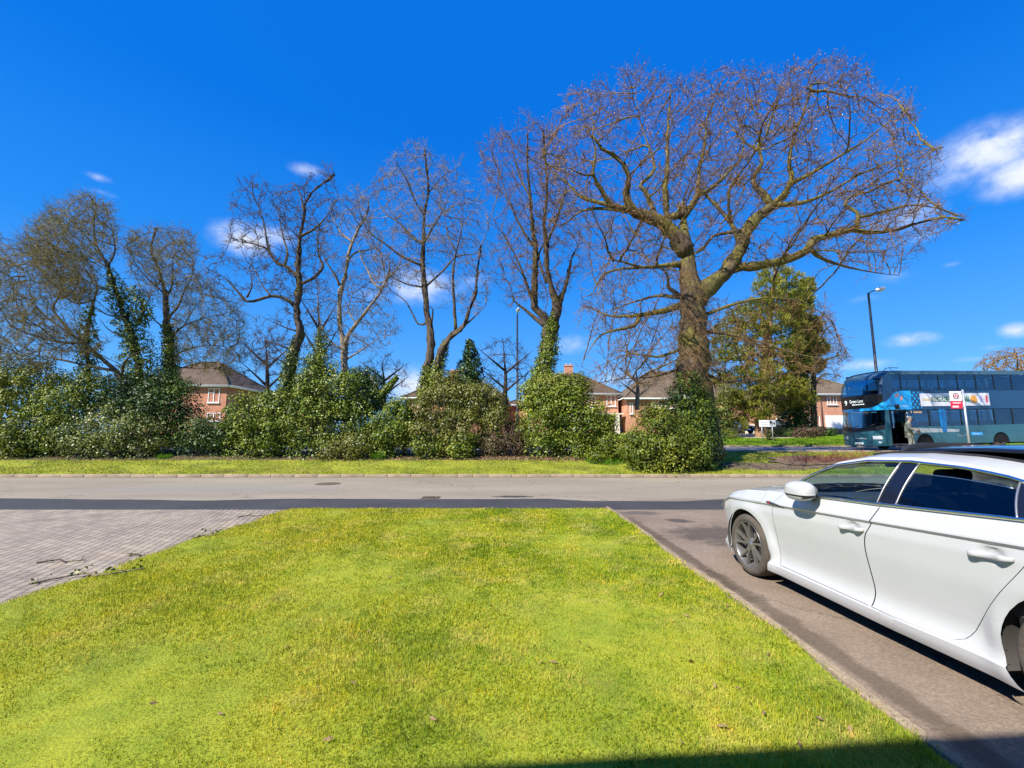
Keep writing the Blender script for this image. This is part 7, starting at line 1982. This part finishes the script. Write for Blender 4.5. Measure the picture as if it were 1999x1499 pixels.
# hatchback on the far driveway and a dark parked car
def far_car(label, px, Y, rot, paint, dark):
    c = at(px, 845, Y); root = thing('parked_car', label, 'car', (c[0], Y, gz(Y) + .02), rot, 'cars on the far driveways')
    prof = [(-2.0, .30), (-2.02, .55), (-1.9, .78), (-1.1, .92), (-.45, 1.38), (.2, 1.48), (1.1, 1.45), (1.75, 1.05), (1.95, .95), (2.0, .4), (1.9, .28)]
    mb = MB(); V = []; n = len(prof)
    for (x, k) in ((-.84, .9), (-.78, 1), (.78, 1), (.84, .9)):
        for (y, z) in prof:
            inn = .16 * max(0, (z - .92) / .55)
            V.append((math.copysign(abs(x) - inn, x), y * (1 if abs(x) < .8 else .985), z if abs(x) < .8 else z * .985))
    Fa = [(j * n + i, j * n + (i + 1) % n, (j + 1) * n + (i + 1) % n, (j + 1) * n + i) for j in range(3) for i in range(n)] + [tuple(range(n)), tuple(range(3 * n, 4 * n))]
    mb.add(V, Fa); mb.build('body', paint, root, True)
    mb = MB(); mb.add([(-.66, -1.02, .985), (.66, -1.02, .985), (.58, -.47, 1.40), (-.58, -.47, 1.40)], [(0, 1, 2, 3)]); mb.build('windscreen', m_winglass, root, True)
    for s in (-1, 1):
        mb = MB(); mb.add([(s * .825, -.85, .97), (s * .825, 1.3, .99), (s * .74, .95, 1.38), (s * .74, -.35, 1.38)], [(0, 1, 2, 3)]); mb.build('side_window', m_winglass, root, True)
        mb = MB(); mb.box((s * .60, -2.0, .66), (.32, .06, .14), bev=.02); mb.build('headlight', m_light, root, True)
        for y in (-1.25, 1.3):
            mb = MB(); mb.lathe([(0, s * .70), (.2, s * .86), (.30, s * .86), (.32, s * .82), (.32, s * .66)], (0, y, .32), 'X', 22); mb.build('wheel', m_rubber, root, True)
    mb = MB(); mb.box((0, -2.025, .48), (.5, .02, .11)); mb.build('number_plate', m_ink, root, True)
    mb = MB(); mb.box((0, -2.02, .62), (.7, .03, .10)); mb.build('grille', m_under, root, True)
    return root
far_car('blue hatchback parked nose out on the pale driveway across the main road', 1437, 46.5, R(8), simple('blue_paint', (.03, .085, .20), .3, 0, .5, .6), True)
far_car('black car parked in the shade behind the speed camera sign', 1520, 49.0, R(60), simple('black_paint', (.012, .012, .014), .3, 0, .5, .5), True)
# the photographer's own house: its eave throws the shadow in the bottom right corner
own = thing('brick_house', 'house behind the camera whose eave shadow falls across the near lawn corner', 'house', (3, -5.5, 0))
mb = MB(); mb.box((2.5, -7.2, 2.4), (14.6, 4.6, 4.9)); mb.build('wall', m_brick2, own)
ev = 5.0
hs0 = 2.28 - ev * -SUN_DIR.y / SUN_DIR.z; hx = ev * -SUN_DIR.x / SUN_DIR.z
V = [(-5.2, hs0 + .083 * (hx - 5.2), ev), (10.2, hs0 + .083 * (hx + 10.2), ev), (10.2, -11.5, ev), (-5.2, -11.5, ev), (-5.2, -7.2, ev + 2.0), (10.2, -7.2, ev + 2.0)]
MB().add(V, [(0, 1, 5, 4), (1, 2, 5), (2, 3, 4, 5), (3, 0, 4), (3, 2, 1, 0)]).build('roof', m_tile, own)
